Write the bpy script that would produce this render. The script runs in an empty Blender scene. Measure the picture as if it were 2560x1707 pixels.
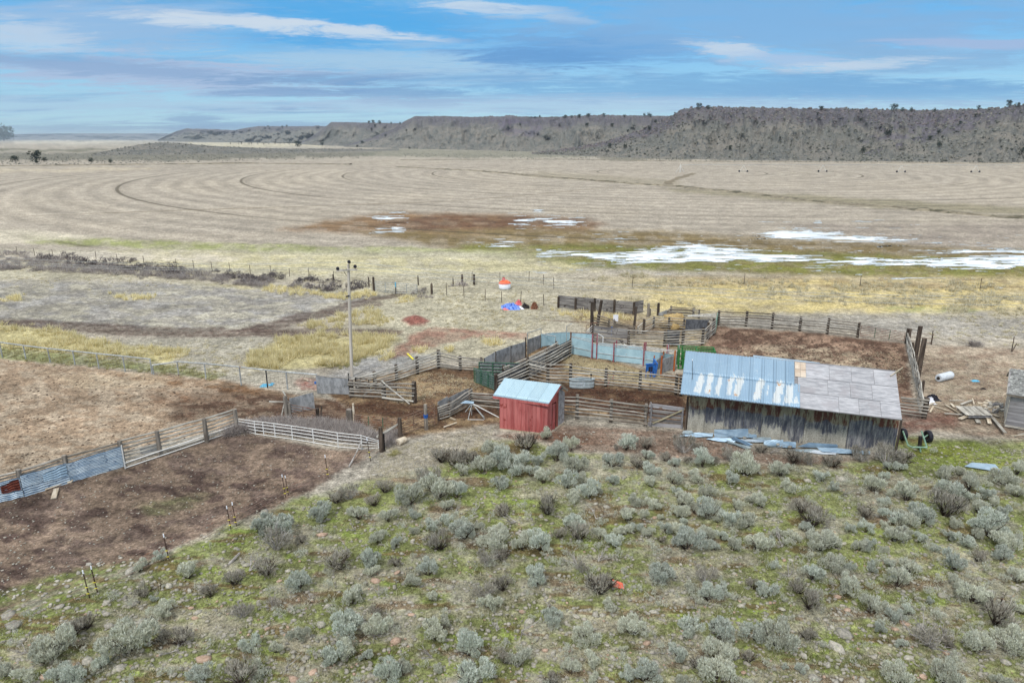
import bpy, math, random
import numpy as np
from mathutils import Vector, Matrix
random.seed(7)
rng = np.random.default_rng(7)
sc = bpy.context.scene
C = sc.collection

# ------------------------------------------------------------------ camera
CAM_H, PITCH, FPX = 16.0, math.radians(16.54), 1706.7      # metres, down tilt, focal length in photo pixels
cam_d = bpy.data.cameras.new('camera'); cam = bpy.data.objects.new('camera', cam_d); C.objects.link(cam)
cam_d.sensor_width = 36.0; cam_d.lens = 24.0; cam_d.clip_start = 0.5; cam_d.clip_end = 60000
cam.location = (0, 0, CAM_H); cam.rotation_euler = (math.radians(90) - PITCH, 0, 0)
sc.camera = cam
# ------------------------------------------------------------------ light
SUN_EL, SUN_AZ = math.radians(52), math.radians(205)        # azimuth clockwise from +Y
w = bpy.data.worlds.new('World'); sc.world = w; w.use_nodes = True
SKY_STRENGTH = 0.15
sun_d = bpy.data.lights.new('sun', 'SUN'); sun = bpy.data.objects.new('sun', sun_d); C.objects.link(sun)
sun_d.energy = 2.1; sun_d.angle = math.radians(10); sun_d.color = (1.0, 0.98, 0.95)
sdir = Vector((math.sin(SUN_AZ)*math.cos(SUN_EL), math.cos(SUN_AZ)*math.cos(SUN_EL), math.sin(SUN_EL)))
sun.rotation_euler = (-sdir).to_track_quat('-Z', 'Y').to_euler()
sun.location = (0, 0, 300)
sc.view_settings.view_transform = 'Standard'; sc.view_settings.look = 'None'
sc.view_settings.gamma = 1.0; sc.view_settings.use_curve_mapping = False
sc.view_settings.exposure = 0.20

# ------------------------------------------------------------------ node helpers
def lin(r, g, b, k=1.0):
    f = lambda c: (c/255/12.92 if c/255 <= 0.04045 else ((c/255+0.055)/1.055)**2.4)
    return (f(r)*k, f(g)*k, f(b)*k, 1.0)
class NT:
    def __init__(s, tree): s.t = tree; s.n = tree.nodes; s.l = tree.links
    def add(s, typ, **kw):
        nd = s.n.new(typ)
        for k, v in kw.items(): setattr(nd, k, v)
        return nd
    def put(s, sock, v):
        if hasattr(v, 'is_output') or isinstance(v, bpy.types.NodeSocket): s.l.new(v, sock)
        else: sock.default_value = v
    def math(s, op, a, b=None, c=None, clamp=False):
        nd = s.add('ShaderNodeMath', operation=op, use_clamp=clamp)
        s.put(nd.inputs[0], a)
        if b is not None: s.put(nd.inputs[1], b)
        if c is not None: s.put(nd.inputs[2], c)
        return nd.outputs[0]
    def vmath(s, op, a, b=None):
        nd = s.add('ShaderNodeVectorMath', operation=op); s.put(nd.inputs[0], a)
        if b is not None: s.put(nd.inputs[1], b)
        return nd
    def mix(s, f, a, b, mode='MIX'):
        nd = s.add('ShaderNodeMix', data_type='RGBA', blend_type=mode, clamp_factor=True)
        s.put(nd.inputs[0], f); s.put(nd.inputs[6], a); s.put(nd.inputs[7], b); return nd.outputs[2]
    def ramp(s, f, lo, hi, o0=0.0, o1=1.0, smooth=True):
        nd = s.add('ShaderNodeMapRange', interpolation_type='SMOOTHSTEP' if smooth else 'LINEAR')
        s.put(nd.inputs[0], f); nd.inputs[1].default_value = lo; nd.inputs[2].default_value = hi
        nd.inputs[3].default_value = o0; nd.inputs[4].default_value = o1; return nd.outputs[0]
    def noise(s, vec, scale, detail=3.0, rough=0.55, dist=0.0):
        nd = s.add('ShaderNodeTexNoise'); s.put(nd.inputs['Vector'], vec)
        nd.inputs['Scale'].default_value = scale; nd.inputs['Detail'].default_value = detail
        nd.inputs['Roughness'].default_value = rough; nd.inputs['Distortion'].default_value = dist
        return nd.outputs[0]
    def mapping(s, vec, scale=(1, 1, 1), loc=(0, 0, 0), rot=(0, 0, 0)):
        nd = s.add('ShaderNodeMapping'); s.put(nd.inputs[0], vec)
        nd.inputs['Scale'].default_value = scale; nd.inputs['Location'].default_value = loc
        nd.inputs['Rotation'].default_value = rot; return nd.outputs[0]
MATS = {}
def new_mat(name):
    m = bpy.data.materials.new(name); m.use_nodes = True; t = NT(m.node_tree)
    b = next(n for n in t.n if n.type == 'BSDF_PRINCIPLED'); MATS[name] = m
    b.inputs['Specular IOR Level'].default_value = 0.25
    return m, t, b
def bump(t, b, h, strength, dist=0.02):
    nd = t.add('ShaderNodeBump'); nd.inputs['Strength'].default_value = strength
    nd.inputs['Distance'].default_value = dist; t.put(nd.inputs['Height'], h)
    t.l.new(nd.outputs[0], b.inputs['Normal'])
def rnd_vec(t):
    """object coordinates shifted per object, so shared meshes do not repeat"""
    co = t.add('ShaderNodeTexCoord').outputs['Object']; oi = t.add('ShaderNodeObjectInfo').outputs['Random']
    return t.vmath('ADD', co, t.math('MULTIPLY', oi, 37.0)).outputs[0], oi
def simple(name, c1, c2, scale=4.0, stretch=(1, 1, 1), rough=0.85, metal=0.0, vary=0.25, bmp=0.3, c3=None, c3lo=0.58, c3scale=2.0, det=5.0):
    m, t, b = new_mat(name)
    v, oi = rnd_vec(t)
    n = t.noise(t.mapping(v, stretch), scale, det, 0.65)
    col = t.mix(t.ramp(n, 0.35, 0.65), c1, c2)
    if c3:
        n3 = t.noise(v, c3scale, 5.0, 0.7); col = t.mix(t.ramp(n3, c3lo, c3lo+0.06), col, c3)
    val = t.ramp(oi, 0, 1, 1-vary, 1+vary, False)
    hs = t.add('ShaderNodeHueSaturation'); t.put(hs.inputs['Value'], val); t.put(hs.inputs['Color'], col)
    t.l.new(hs.outputs[0], b.inputs['Base Color'])
    b.inputs['Roughness'].default_value = rough; b.inputs['Metallic'].default_value = metal
    if bmp: bump(t, b, n, bmp)
    return m
# weathered timber, steel, paint and so on
simple('grey_rail', lin(112, 106, 98), lin(168, 163, 154), 9, (0.15, 1, 1), vary=0.28)
simple('pale_rail', lin(140, 135, 126), lin(190, 187, 178), 9, (0.15, 1, 1), vary=0.2)
simple('dark_rail', lin(82, 74, 66), lin(135, 126, 114), 9, (0.15, 1, 1), vary=0.25)
simple('dark_post', lin(52, 44, 38), lin(96, 84, 74), 7, (1, 1, 0.12), vary=0.25)
simple('grey_post', lin(98, 90, 82), lin(152, 144, 134), 7, (1, 1, 0.12), vary=0.2)
simple('board_grey', lin(92, 88, 88), lin(150, 146, 142), 5, (0.1, 1, 1), vary=0.15, c3=lin(60, 52, 50))
simple('bare_wood', lin(165, 150, 128), lin(210, 200, 182), 6, (0.2, 1, 1), vary=0.2)
simple('plywood_grey', lin(120, 122, 124), lin(158, 160, 162), 3, (1, 1, 0.5), vary=0.1, c3=lin(100, 99, 98), c3lo=0.6)
simple('plywood_dark', lin(70, 72, 78), lin(105, 108, 114), 4, (1, 1, 0.5), vary=0.1)
simple('white_pipe', lin(205, 203, 198), lin(228, 228, 226), 6, vary=0.05, rough=0.5, c3=lin(150, 125, 105), c3lo=0.66)
simple('galv_pipe', lin(140, 144, 144), lin(182, 186, 186), 6, vary=0.1, rough=0.5, metal=0.2, c3=lin(115, 88, 72), c3lo=0.62)
simple('rust_pipe', lin(105, 82, 70), lin(140, 118, 104), 6, vary=0.15, rough=0.7, c3=lin(120, 66, 46), c3lo=0.55)
simple('green_pipe', lin(38, 84, 62), lin(62, 108, 84), 5, vary=0.1, rough=0.5, c3=lin(95, 110, 100), c3lo=0.62)
simple('pale_green_pipe', lin(105, 140, 118), lin(140, 168, 150), 5, vary=0.1, rough=0.5)
simple('green_steel', lin(36, 98, 48), lin(58, 128, 66), 3, vary=0.05, rough=0.5, c3=lin(70, 92, 62), c3lo=0.6)
simple('blue_steel', lin(28, 76, 148), lin(48, 112, 190), 3, vary=0.05, rough=0.5, c3=lin(66, 72, 88), c3lo=0.58)
simple('sky_blue_steel', lin(146, 178, 190), lin(170, 200, 210), 1.2, vary=0.05, rough=0.55, c3=lin(150, 92, 58), c3lo=0.68, c3scale=1.6)
simple('maroon_steel', lin(132, 62, 72), lin(170, 110, 120), 5, vary=0.08, rough=0.6)
simple('orange_steel', lin(160, 78, 36), lin(186, 112, 62), 5, (1, 1, 0.3), vary=0.08, rough=0.7)
simple('black_rubber', lin(26, 26, 34), lin(44, 44, 54), 5, vary=0.05, rough=0.7)
simple('black_steel', lin(30, 28, 28), lin(56, 50, 46), 5, vary=0.05, rough=0.6)
simple('tpost_steel', lin(48, 36, 32), lin(76, 56, 48), 5, vary=0.1, rough=0.7)
simple('wire', lin(105, 92, 82), lin(140, 128, 116), 5, vary=0.1, rough=0.6, metal=0.3)
simple('yellow_plastic', lin(220, 205, 50), lin(235, 222, 70), 5, vary=0.05, rough=0.5)
simple('white_plastic', lin(225, 228, 238), lin(238, 240, 248), 5, vary=0.02, rough=0.45)
simple('faded_orange', lin(196, 88, 66), lin(214, 116, 92), 6, vary=0.05, rough=0.7, c3=lin(150, 90, 76))
simple('orange_plastic', lin(226, 92, 58), lin(240, 122, 82), 3, vary=0.02, rough=0.45)
simple('blue_tarp', lin(50, 110, 210), lin(150, 175, 232), 5, vary=0.1, rough=0.5, c3=lin(28, 52, 130), c3lo=0.56, c3scale=3)
simple('red_tarp', lin(200, 80, 84), lin(226, 140, 140), 5, vary=0.1, rough=0.5)
simple('clod', lin(62, 50, 42), lin(98, 80, 66), 6, vary=0.2, rough=0.95)
simple('rusty_scrap', lin(90, 58, 42), lin(140, 96, 74), 6, vary=0.2, rough=0.85)
simple('teal_plastic', lin(70, 160, 200), lin(120, 190, 215), 6, vary=0.1, rough=0.5)
simple('galv_tank', lin(160, 174, 180), lin(190, 202, 206), 3, vary=0.03, rough=0.45, metal=0.3)
simple('pale_tank', lin(190, 198, 206), lin(216, 222, 228), 3, vary=0.03, rough=0.5)
simple('red_board', lin(156, 78, 76), lin(182, 108, 104), 5, (1, 1, 0.12), vary=0.09, c3=lin(134, 60, 54), c3lo=0.60)
simple('red_board_worn', lin(140, 70, 62), lin(166, 96, 84), 6, (1, 1, 0.1), vary=0.12, c3=lin(122, 96, 80), c3lo=0.52)
simple('grey_board', lin(120, 118, 120), lin(162, 160, 162), 5, (0.08, 1, 1), vary=0.14, c3=lin(124, 108, 96), c3lo=0.6)
simple('tin', lin(138, 162, 182), lin(166, 188, 204), 1.5, (1, 1, 1), vary=0.07, rough=0.42, metal=0.35, bmp=0.05)  # blue of the reflected sky is put into the base colour
simple('tin_worn', lin(135, 156, 176), lin(190, 202, 210), 5, (0.2, 1, 1), vary=0.15, rough=0.5, metal=0.25, c3=lin(92, 112, 138), c3lo=0.58, c3scale=5)
simple('tin_rusted', lin(92, 46, 38), lin(118, 62, 48), 5, vary=0.1, rough=0.85)
simple('shingle', lin(112, 112, 112), lin(150, 152, 148), 6, vary=0.38)
simple('stone_grey', lin(132, 130, 122), lin(178, 172, 160), 5, vary=0.22, c3=lin(150, 150, 128), c3lo=0.56)
simple('stone_pink', lin(152, 128, 110), lin(184, 160, 142), 5, vary=0.16)
simple('dead_wood', lin(120, 116, 112), lin(172, 168, 164), 8, (0.3, 0.3, 1), vary=0.15)
simple('pole_wood', lin(168, 160, 150), lin(200, 193, 182), 6, (1, 1, 0.04), vary=0.05)
simple('hay', lin(148, 122, 80), lin(186, 164, 116), 6, vary=0.1)
simple('tree_trunk', lin(70, 58, 50), lin(100, 86, 74), 4, (1, 1, .2), vary=0.1)
simple('concrete', lin(150, 140, 125), lin(175, 165, 150), 4, vary=0.05)

def foliage_mat(name, c1, c2, c3, vary=0.15, dk=0.62, scale=6.0):
    m, t, b = new_mat(name); v, oi = rnd_vec(t); ri = t.add('ShaderNodeNewGeometry').outputs['Random Per Island']
    n = t.noise(v, scale, 3.0, 0.6)
    col = t.mix(t.ramp(n, 0.36, 0.62), c1, c2); col = t.mix(t.ramp(ri, 0.45, 0.95), col, c3); col = t.mix(1.0, col, t.ramp(ri, 0, .5, dk, 1.0), 'MULTIPLY')
    hs = t.add('ShaderNodeHueSaturation'); t.put(hs.inputs['Value'], t.ramp(oi, 0, 1, 1-vary, 1+vary, False)); t.put(hs.inputs['Color'], col)
    t.l.new(hs.outputs[0], b.inputs['Base Color']); b.inputs['Roughness'].default_value = 0.9
    b.inputs['Specular IOR Level'].default_value = 0.1
    out = next(n for n in t.n if n.type == 'OUTPUT_MATERIAL'); tr = t.add('ShaderNodeBsdfTranslucent'); t.l.new(hs.outputs[0], tr.inputs[0]); ms = t.add('ShaderNodeMixShader'); ms.inputs[0].default_value = .45; t.l.new(b.outputs[0], ms.inputs[1]); t.l.new(tr.outputs[0], ms.inputs[2]); t.l.new(ms.outputs[0], out.inputs[0])
    return m
foliage_mat('sage_leaf', lin(182, 183, 168), lin(206, 208, 192), lin(234, 236, 222), 0.12, .74)
foliage_mat('sage_leaf_blue', lin(178, 183, 172), lin(202, 208, 196), lin(232, 236, 226), 0.12, .74)
foliage_mat('sage_dry', lin(150, 145, 134), lin(180, 175, 162), lin(208, 202, 190), 0.15)
foliage_mat('sage_wood', lin(58, 48, 42), lin(92, 80, 72), lin(116, 106, 98), 0.2)
foliage_mat('grey_brush', lin(140, 132, 130), lin(176, 168, 164), lin(204, 196, 190), 0.2)
foliage_mat('straw', lin(206, 194, 142), lin(228, 216, 168), lin(244, 236, 202), 0.12, .8, scale=1.5)
foliage_mat('straw_pale', lin(180, 170, 138), lin(206, 198, 168), lin(228, 222, 200), 0.1, .9, scale=1.0)
foliage_mat('straw_green', lin(146, 148, 104), lin(178, 174, 126), lin(204, 196, 150), 0.12, scale=1.0)
foliage_mat('moss_tuft', lin(124, 128, 84), lin(148, 150, 104), lin(180, 176, 140), 0.1, .7, scale=0.7)
foliage_mat('juniper', lin(30, 40, 30), lin(50, 60, 46), lin(70, 80, 62), 0.15, scale=0.9)
foliage_mat('juniper_near', lin(26, 46, 24), lin(44, 70, 36), lin(64, 92, 52), 0.1, scale=1.0)
foliage_mat('hill_shrub', lin(108, 110, 100), lin(134, 134, 124), lin(160, 158, 148), 0.1, scale=0.05)
foliage_mat('bare_tree', lin(120, 112, 100), lin(150, 142, 128), lin(160, 152, 140), 0.1)

# ------------------------------------------------------------------ object helpers
ORD = ['first', 'second', 'third', 'fourth', 'fifth', 'sixth', 'seventh', 'eighth', 'ninth', 'tenth', 'eleventh', 'twelfth', 'thirteenth', 'fourteenth', 'fifteenth', 'sixteenth', 'seventeenth', 'eighteenth', 'nineteenth', 'twentieth', 'twenty-first', 'twenty-second', 'twenty-third', 'twenty-fourth', 'twenty-fifth', 'twenty-sixth', 'twenty-seventh', 'twenty-eighth', 'twenty-ninth', 'thirtieth', 'thirty-first', 'thirty-second', 'thirty-third', 'thirty-fourth', 'thirty-fifth', 'thirty-sixth', 'thirty-seventh', 'thirty-eighth', 'thirty-ninth', 'fortieth']
def tag(o, label=None, cat=None, group=None, kind=None, category=None):
    cat = cat or category
    for k, v in (('label', label), ('category', cat), ('group', group), ('kind', kind)):
        if v: o[k] = v
    return o
class MB:
    def __init__(s): s.v = []; s.f = []
    def quad(s, a, b, c, d):
        i = len(s.v); s.v += [tuple(a), tuple(b), tuple(c), tuple(d)]; s.f.append((i, i+1, i+2, i+3))
    def hexa(s, p):                                  # 8 corners: bottom 4 then top 4
        i = len(s.v); s.v += [tuple(q) for q in p]
        s.f += [(i, i+3, i+2, i+1), (i+4, i+5, i+6, i+7), (i, i+1, i+5, i+4), (i+1, i+2, i+6, i+5), (i+2, i+3, i+7, i+6), (i+3, i, i+4, i+7)]
        return s
    def box(s, x0, x1, y0, y1, z0, z1):
        return s.hexa([(x0, y0, z0), (x1, y0, z0), (x1, y1, z0), (x0, y1, z0), (x0, y0, z1), (x1, y0, z1), (x1, y1, z1), (x0, y1, z1)])
    def slab(s, a, b, c, d, th):                     # a b c d corners of a face, thickness along its normal
        a, b, c, d = map(Vector, (a, b, c, d)); n = (b-a).cross(d-a).normalized()*th
        return s.hexa([a, b, c, d, a+n, b+n, c+n, d+n])
    def tube(s, pts, rad, n=6, cap=True):
        pts = [Vector(p) for p in pts]
        rad = rad if isinstance(rad, (list, tuple)) else [rad]*len(pts); i0 = len(s.v)
        for k, p in enumerate(pts):
            d = (pts[min(k+1, len(pts)-1)]-pts[max(k-1, 0)]).normalized()
            u = d.cross(Vector((0, 0, 1)));
            if u.length < 1e-3: u = Vector((1, 0, 0))
            u.normalize(); v = d.cross(u)
            for j in range(n):
                a = 2*math.pi*j/n; s.v.append(tuple(p+u*(math.cos(a)*rad[k])+v*(math.sin(a)*rad[k])))
        for k in range(len(pts)-1):
            for j in range(n):
                a = i0+k*n+j; b = i0+k*n+(j+1) % n; s.f.append((a, b, b+n, a+n))
        if cap:
            s.f.append(tuple(range(i0+n-1, i0-1, -1))); e = i0+(len(pts)-1)*n; s.f.append(tuple(range(e, e+n)))
        return s
    def mesh(s, name, m, smooth=False):
        me = bpy.data.meshes.new(name); me.from_pydata(s.v, [], s.f); me.materials.append(MATS[m] if isinstance(m, str) else m)
        if smooth: me.polygons.foreach_set('use_smooth', [True]*len(me.polygons))
        me.update(); return me
    def build(s, name, m, parent=None, smooth=False):
        """vertices given in world space; made local to the parent"""
        if parent is not None:
            o = Vector(parent.location) if parent.parent is None else Vector(parent.location)+Vector(parent.parent.location)
            s.v = [tuple(Vector(q)-o) for q in s.v]
        ob = bpy.data.objects.new(name, s.mesh(name, m, smooth)); C.objects.link(ob)
        if parent is not None: ob.parent = parent
        return ob
def inst(name, me, parent, loc, rot=(0, 0, 0), scale=(1, 1, 1)):
    ob = bpy.data.objects.new(name, me); C.objects.link(ob)
    o = Vector((0, 0, 0))
    if parent is not None: ob.parent = parent; o = Vector(parent.location)
    ob.location = Vector(loc)-o; ob.rotation_euler = rot; ob.scale = scale; return ob
def thing(name, loc, label, cat, group=None):
    o = bpy.data.objects.new(name, None); o.empty_display_size = 0.3; C.objects.link(o); o.location = Vector(loc)
    return tag(o, label, cat, group)
def solid(name, mb, m, label, cat, group=None, loc=None, smooth=False):
    """a thing that is one mesh, origin at its base"""
    loc = Vector(loc if loc is not None else mb.v[0]); mb.v = [tuple(Vector(q)-loc) for q in mb.v]
    ob = bpy.data.objects.new(name, mb.mesh(name, m, smooth)); C.objects.link(ob); ob.location = loc
    return tag(ob, label, cat, group)
def np_mesh(name, V, F, m, colors=None, smooth=False):
    """fast mesh from numpy: V (n,3), F (k,3|4)"""
    me = bpy.data.meshes.new(name); n = len(V); k, w_ = F.shape
    me.vertices.add(n); me.vertices.foreach_set('co', V.astype(np.float32).ravel())
    me.loops.add(k*w_); me.loops.foreach_set('vertex_index', F.astype(np.int32).ravel())
    me.polygons.add(k); me.polygons.foreach_set('loop_start', np.arange(0, k*w_, w_, dtype=np.int32))
    if smooth: me.polygons.foreach_set('use_smooth', np.ones(k, dtype=bool))
    if colors:
        for nm, arr in colors.items():
            if arr.ndim == 2:
                a = me.attributes.new(nm, 'FLOAT_COLOR', 'POINT'); a.data.foreach_set('color', arr.astype(np.float32).ravel())
            else:
                a = me.attributes.new(nm, 'FLOAT', 'POINT'); a.data.foreach_set('value', arr.astype(np.float32).ravel())
    me.materials.append(MATS[m] if isinstance(m, str) else m); me.update(calc_edges=True); return me
def link(name, me, **kw):
    ob = bpy.data.objects.new(name, me); C.objects.link(ob); return tag(ob, **kw)

# ------------------------------------------------------------------ survey: the photograph's sight lines onto level ground
SP, CP = math.sin(PITCH), math.cos(PITCH)
def W(u, v, z=0.0):
    a, b = (u-1280.0)/FPX, (v-853.5)/FPX
    dx, dy, dz = a, CP-b*SP, -SP-b*CP
    t = (z-CAM_H)/dz
    return Vector((dx*t, dy*t, z))
def P(p):
    x, y, z = p[0], p[1], p[2]-CAM_H
    d = y*CP-z*SP; return (1280+FPX*x/d, 853.5-FPX*(y*SP+z*CP)/d)
def Pn(V):
    z = V[:, 2]-CAM_H; d = np.maximum(V[:, 1]*CP-z*SP, 0.5)
    return 1280+FPX*V[:, 0]/d, 853.5-FPX*(V[:, 1]*SP+z*CP)/d, d
def hgt(xy, vt):
    """height above xy that is sighted at row vt"""
    b = (vt-853.5)/FPX; y = xy[1]      # (y SP + Z CP) = -b (y CP - Z SP)
    Z = -(y*SP+b*y*CP)/(CP-b*SP); return Z+CAM_H
def crop(x0, y0, s): return lambda x, y: (x0+x/s, y0+y/s)
S = 3.4588
c1, c2, c3, c4 = crop(1180, 720, S), crop(1660, 720, S), crop(660, 820, S), crop(0, 820, S)
c5, c6, c7, c8 = crop(2040, 740, 3.508), crop(1380, 720, 5.6), crop(0, 600, S), crop(640, 600, S)
cL = crop(0, 1200, S)
def ppm(p):                                           # photo pixels per metre at a world point
    return FPX/(p[1]*CP-(p[2]-CAM_H)*SP)
# ------------------------------------------------------------------ world: Nishita sky with a broken deck of cloud
def build_world():
    t = NT(w.node_tree); bg = next(n for n in t.n if n.type == 'BACKGROUND')
    sky = t.add('ShaderNodeTexSky', sky_type='NISHITA'); sky.sun_disc = False
    sky.sun_elevation = SUN_EL; sky.sun_rotation = SUN_AZ; sky.altitude = 1400; sky.air_density = 1.0
    sky.dust_density = 0.3; sky.ozone_density = 3.0
    d = t.add('ShaderNodeTexCoord').outputs['Generated']
    sep = t.add('ShaderNodeSeparateXYZ'); t.l.new(d, sep.inputs[0]); x, y, z = sep.outputs
    zz = t.math('ADD', t.math('MAXIMUM', z, 0.0), 0.06)
    cx, cy = t.math('DIVIDE', x, zz), t.math('DIVIDE', y, zz)      # the cloud deck as a level sheet overhead
    cmb = t.add('ShaderNodeCombineXYZ'); t.l.new(cx, cmb.inputs[0]); t.l.new(cy, cmb.inputs[1]); v = cmb.outputs[0]
    s = 0.80/SKY_STRENGTH
    cc = lambda r, g, b_: tuple(q*s for q in lin(r, g, b_)[:3])+(1,)
    blue = t.mix(t.ramp(z, 0.0, 0.16), cc(166, 218, 240), cc(88, 180, 240))
    clear = t.mix(0.85, sky.outputs[0], blue)
    n1 = t.noise(t.mapping(v, (0.42, 0.75, 1), (2.2, 3.1, 0), (0, 0, 0.30)), 1.0, 9, 0.64, 0.6)
    n2 = t.noise(t.mapping(v, (0.30, 1.1, 1), (7.3, 1.7, 0), (0, 0, -0.12)), 1.0, 9, 0.62, 0.9)
    n3 = t.noise(t.mapping(v, (0.9, 2.0, 1), (1.0, 9.0, 0)), 1.0, 7, 0.62, 0.3)
    grey = t.mix(t.ramp(n3, .35, .65), cc(118, 168, 218), cc(166, 198, 232))
    col = t.mix(t.math('MULTIPLY', t.ramp(n1, 0.46, 0.66), 0.75), clear, grey)
    col = t.mix(t.math('MULTIPLY', t.ramp(n2, 0.56, 0.76), 0.55), col, cc(206, 224, 244))
    # the larger cloud banks, each where it hangs in the sky (azimuth and height as slopes)
    ysafe = t.math('MAXIMUM', y, 0.05); a_ = t.math('DIVIDE', x, ysafe); e_ = t.math('DIVIDE', z, ysafe); front = t.ramp(y, 0.1, 0.3)
    wn = t.noise(t.mapping(v, (0.8, 1.5, 1), (4, 2, 0)), 1.0, 10, 0.7, 1.2); wn2 = t.noise(t.mapping(v, (3.0, 4.6, 1), (9, 5, 0)), 1.0, 8, .7, .8)
    wob = t.math('ADD', t.math('MULTIPLY', t.math('SUBTRACT', wn, 0.5), 2.8), t.math('MULTIPLY', t.math('SUBTRACT', wn2, 0.5), 2.0))
    def bank(u, v_, ru, rv, slope, colr, op, base=1.2):
        b_ = (v_-853.5)/FPX; dy = CP-b_*SP; dz = -SP-b_*CP; a0 = (u-1280)/FPX/dy; e0 = dz/dy
        da = t.math('SUBTRACT', a_, a0); de = t.math('SUBTRACT', t.math('SUBTRACT', e_, e0), t.math('MULTIPLY', da, -slope))
        q = t.math('SQRT', t.math('ADD', t.math('POWER', t.math('ABSOLUTE', t.math('DIVIDE', da, ru/FPX*1.05)), 2.0), t.math('POWER', t.math('ABSOLUTE', t.math('DIVIDE', de, rv/FPX*1.05)), 2.0)))
        return t.math('MULTIPLY', t.math('MULTIPLY', t.ramp(t.math('ADD', t.math('SUBTRACT', base, q), wob), 0.0, 0.8), op), front), colr
    W_, G_, L_ = cc(212, 228, 244), cc(126, 168, 214), cc(168, 196, 230)
    for u, v_, ru, rv, sl, c_, op in [(880, 60, 330, 75, 0.02, cc(80, 176, 242), .8), (250, 60, 330, 60, .05, L_, .6), (60, 95, 150, 40, 0.1, W_, .6), (620, 58, 300, 20, .07, W_, .95), (880, 82, 230, 16, .09, W_, .9), (1220, 18, 240, 20, .08, W_, .85), (1430, 50, 90, 9, .1, W_, .6),
            (1000, 155, 460, 26, .02, cc(176, 212, 240), .8), (420, 190, 520, 42, .05, cc(180, 200, 232), .9), (300, 172, 420, 20, .08, G_, .55), (760, 200, 240, 14, 0, G_, .8), (700, 232, 170, 14, 0, G_, .75), (1000, 232, 190, 22, .03, G_, .75), (1060, 258, 120, 10, 0, G_, .6), (715, 272, 40, 5, 0, G_, .8),
            (1500, 120, 320, 46, -.02, cc(108, 166, 224), .8), (1950, 60, 700, 80, .02, cc(138, 186, 232), .75), (1350, 150, 170, 25, 0, cc(104, 164, 222), .8), (2250, 150, 420, 34, .0, cc(142, 188, 230), .7), (1800, 220, 700, 34, 0, cc(118, 178, 228), .75), (2300, 235, 500, 28, 0, cc(124, 182, 230), .7),
            (1830, 125, 100, 20, .12, W_, .8), (1980, 150, 160, 18, .05, cc(178, 208, 242), .8), (2150, 162, 180, 12, -.05, W_, .7), (2440, 110, 200, 14, 0, cc(172, 196, 234), .8), (600, 315, 260, 12, 0, cc(130, 172, 212), .7), (480, 300, 80, 16, 0, cc(132, 172, 214), .7), (200, 320, 240, 8, 0, cc(140, 178, 214), .6), (1000, 310, 500, 10, 0, cc(158, 200, 232), .5), (1500, 262, 1200, 20, 0, cc(184, 210, 238), .55), (150, 262, 400, 22, 0, cc(178, 214, 240), .6)]:
        m, c2_ = bank(u, v_, ru, rv, sl, c_, op); col = t.mix(m, col, c2_)
    # higher up, above the picture, the cloud closes to a pale overcast: the source of the soft light
    col = t.mix(t.ramp(z, 0.20, 0.42, 0.0, 0.92), col, (0.96/SKY_STRENGTH, 0.96/SKY_STRENGTH, 0.95/SKY_STRENGTH, 1))
    t.l.new(col, bg.inputs['Color']); bg.inputs['Strength'].default_value = SKY_STRENGTH
build_world()

# ------------------------------------------------------------------ numpy noise
def vnoise(x, y, seed=0):
    xi = np.floor(x).astype(np.int64); yi = np.floor(y).astype(np.int64); fx = x-xi; fy = y-yi
    fx = fx*fx*(3-2*fx); fy = fy*fy*(3-2*fy)
    def h(a, b):
        n = (a*374761393+b*668265263+seed*974634777) & 0x7fffffff
        n = ((n ^ (n >> 13))*1274126177) & 0x7fffffff
        return ((n ^ (n >> 16)) & 0xffff)/65535.0
    return (h(xi, yi)*(1-fx)+h(xi+1, yi)*fx)*(1-fy)+(h(xi, yi+1)*(1-fx)+h(xi+1, yi+1)*fx)*fy
def fbm(x, y, o=4, seed=0):
    s = 0; a = 0.5; t_ = 0
    for k in range(o):
        s = s+a*vnoise(x*2**k+13.1*k, y*2**k+7.7*k, seed+k); t_ += a; a *= 0.55
    return s/t_
def inside(px, py, poly):
    """signed distance-like value (positive inside) to a polygon, photo rows stretched to even out foreshortening"""
    P_ = np.array(poly, float); n = len(P_); ins = np.zeros(px.shape, bool); dm = np.full(px.shape, 1e9)
    for i in range(n):
        x1, y1 = P_[i]; x2, y2 = P_[(i+1) % n]
        c = ((y1 > py) != (y2 > py)); xx = (x2-x1)*(py-y1)/((y2-y1) if y2 != y1 else 1e-9)+x1
        ins ^= c & (px < xx)
        ex, ey = x2-x1, (y2-y1)*3; wx, wy = px-x1, (py-y1)*3
        tt = np.clip((wx*ex+wy*ey)/(ex*ex+ey*ey+1e-9), 0, 1)
        dm = np.minimum(dm, np.hypot(wx-ex*tt, wy-ey*tt))
    return np.where(ins, dm, -dm)

# ------------------------------------------------------------------ ground: one sheet, fine where it is looked at
az = np.concatenate([np.radians(np.arange(-180, -52, 6)), np.linspace(math.radians(-52), math.radians(52), 960), np.radians(np.arange(54, 181, 6))])
az[-1] = math.radians(180)
vr = np.concatenate([np.arange(1900, 460, -3.3), np.arange(460, 362, -2.0), [360, 358, 356, 354, 352, 350.5, 349.4, 348.6]])
dep = PITCH+np.arctan((vr-853.5)/FPX); rr = CAM_H/np.tan(dep)
rr = np.concatenate([[0.05, 3, 6], rr[rr > 6.5], [40000]])
A, R = np.meshgrid(az, rr); GX, GY = (R*np.sin(A)).ravel(), (R*np.cos(A)).ravel()
nr, na = A.shape
idx = np.arange(nr*na).reshape(nr, na)
F = np.stack([idx[:-1, :-1], idx[:-1, 1:], idx[1:, 1:], idx[1:, :-1]], -1).reshape(-1, 4)[:, ::-1]
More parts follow.
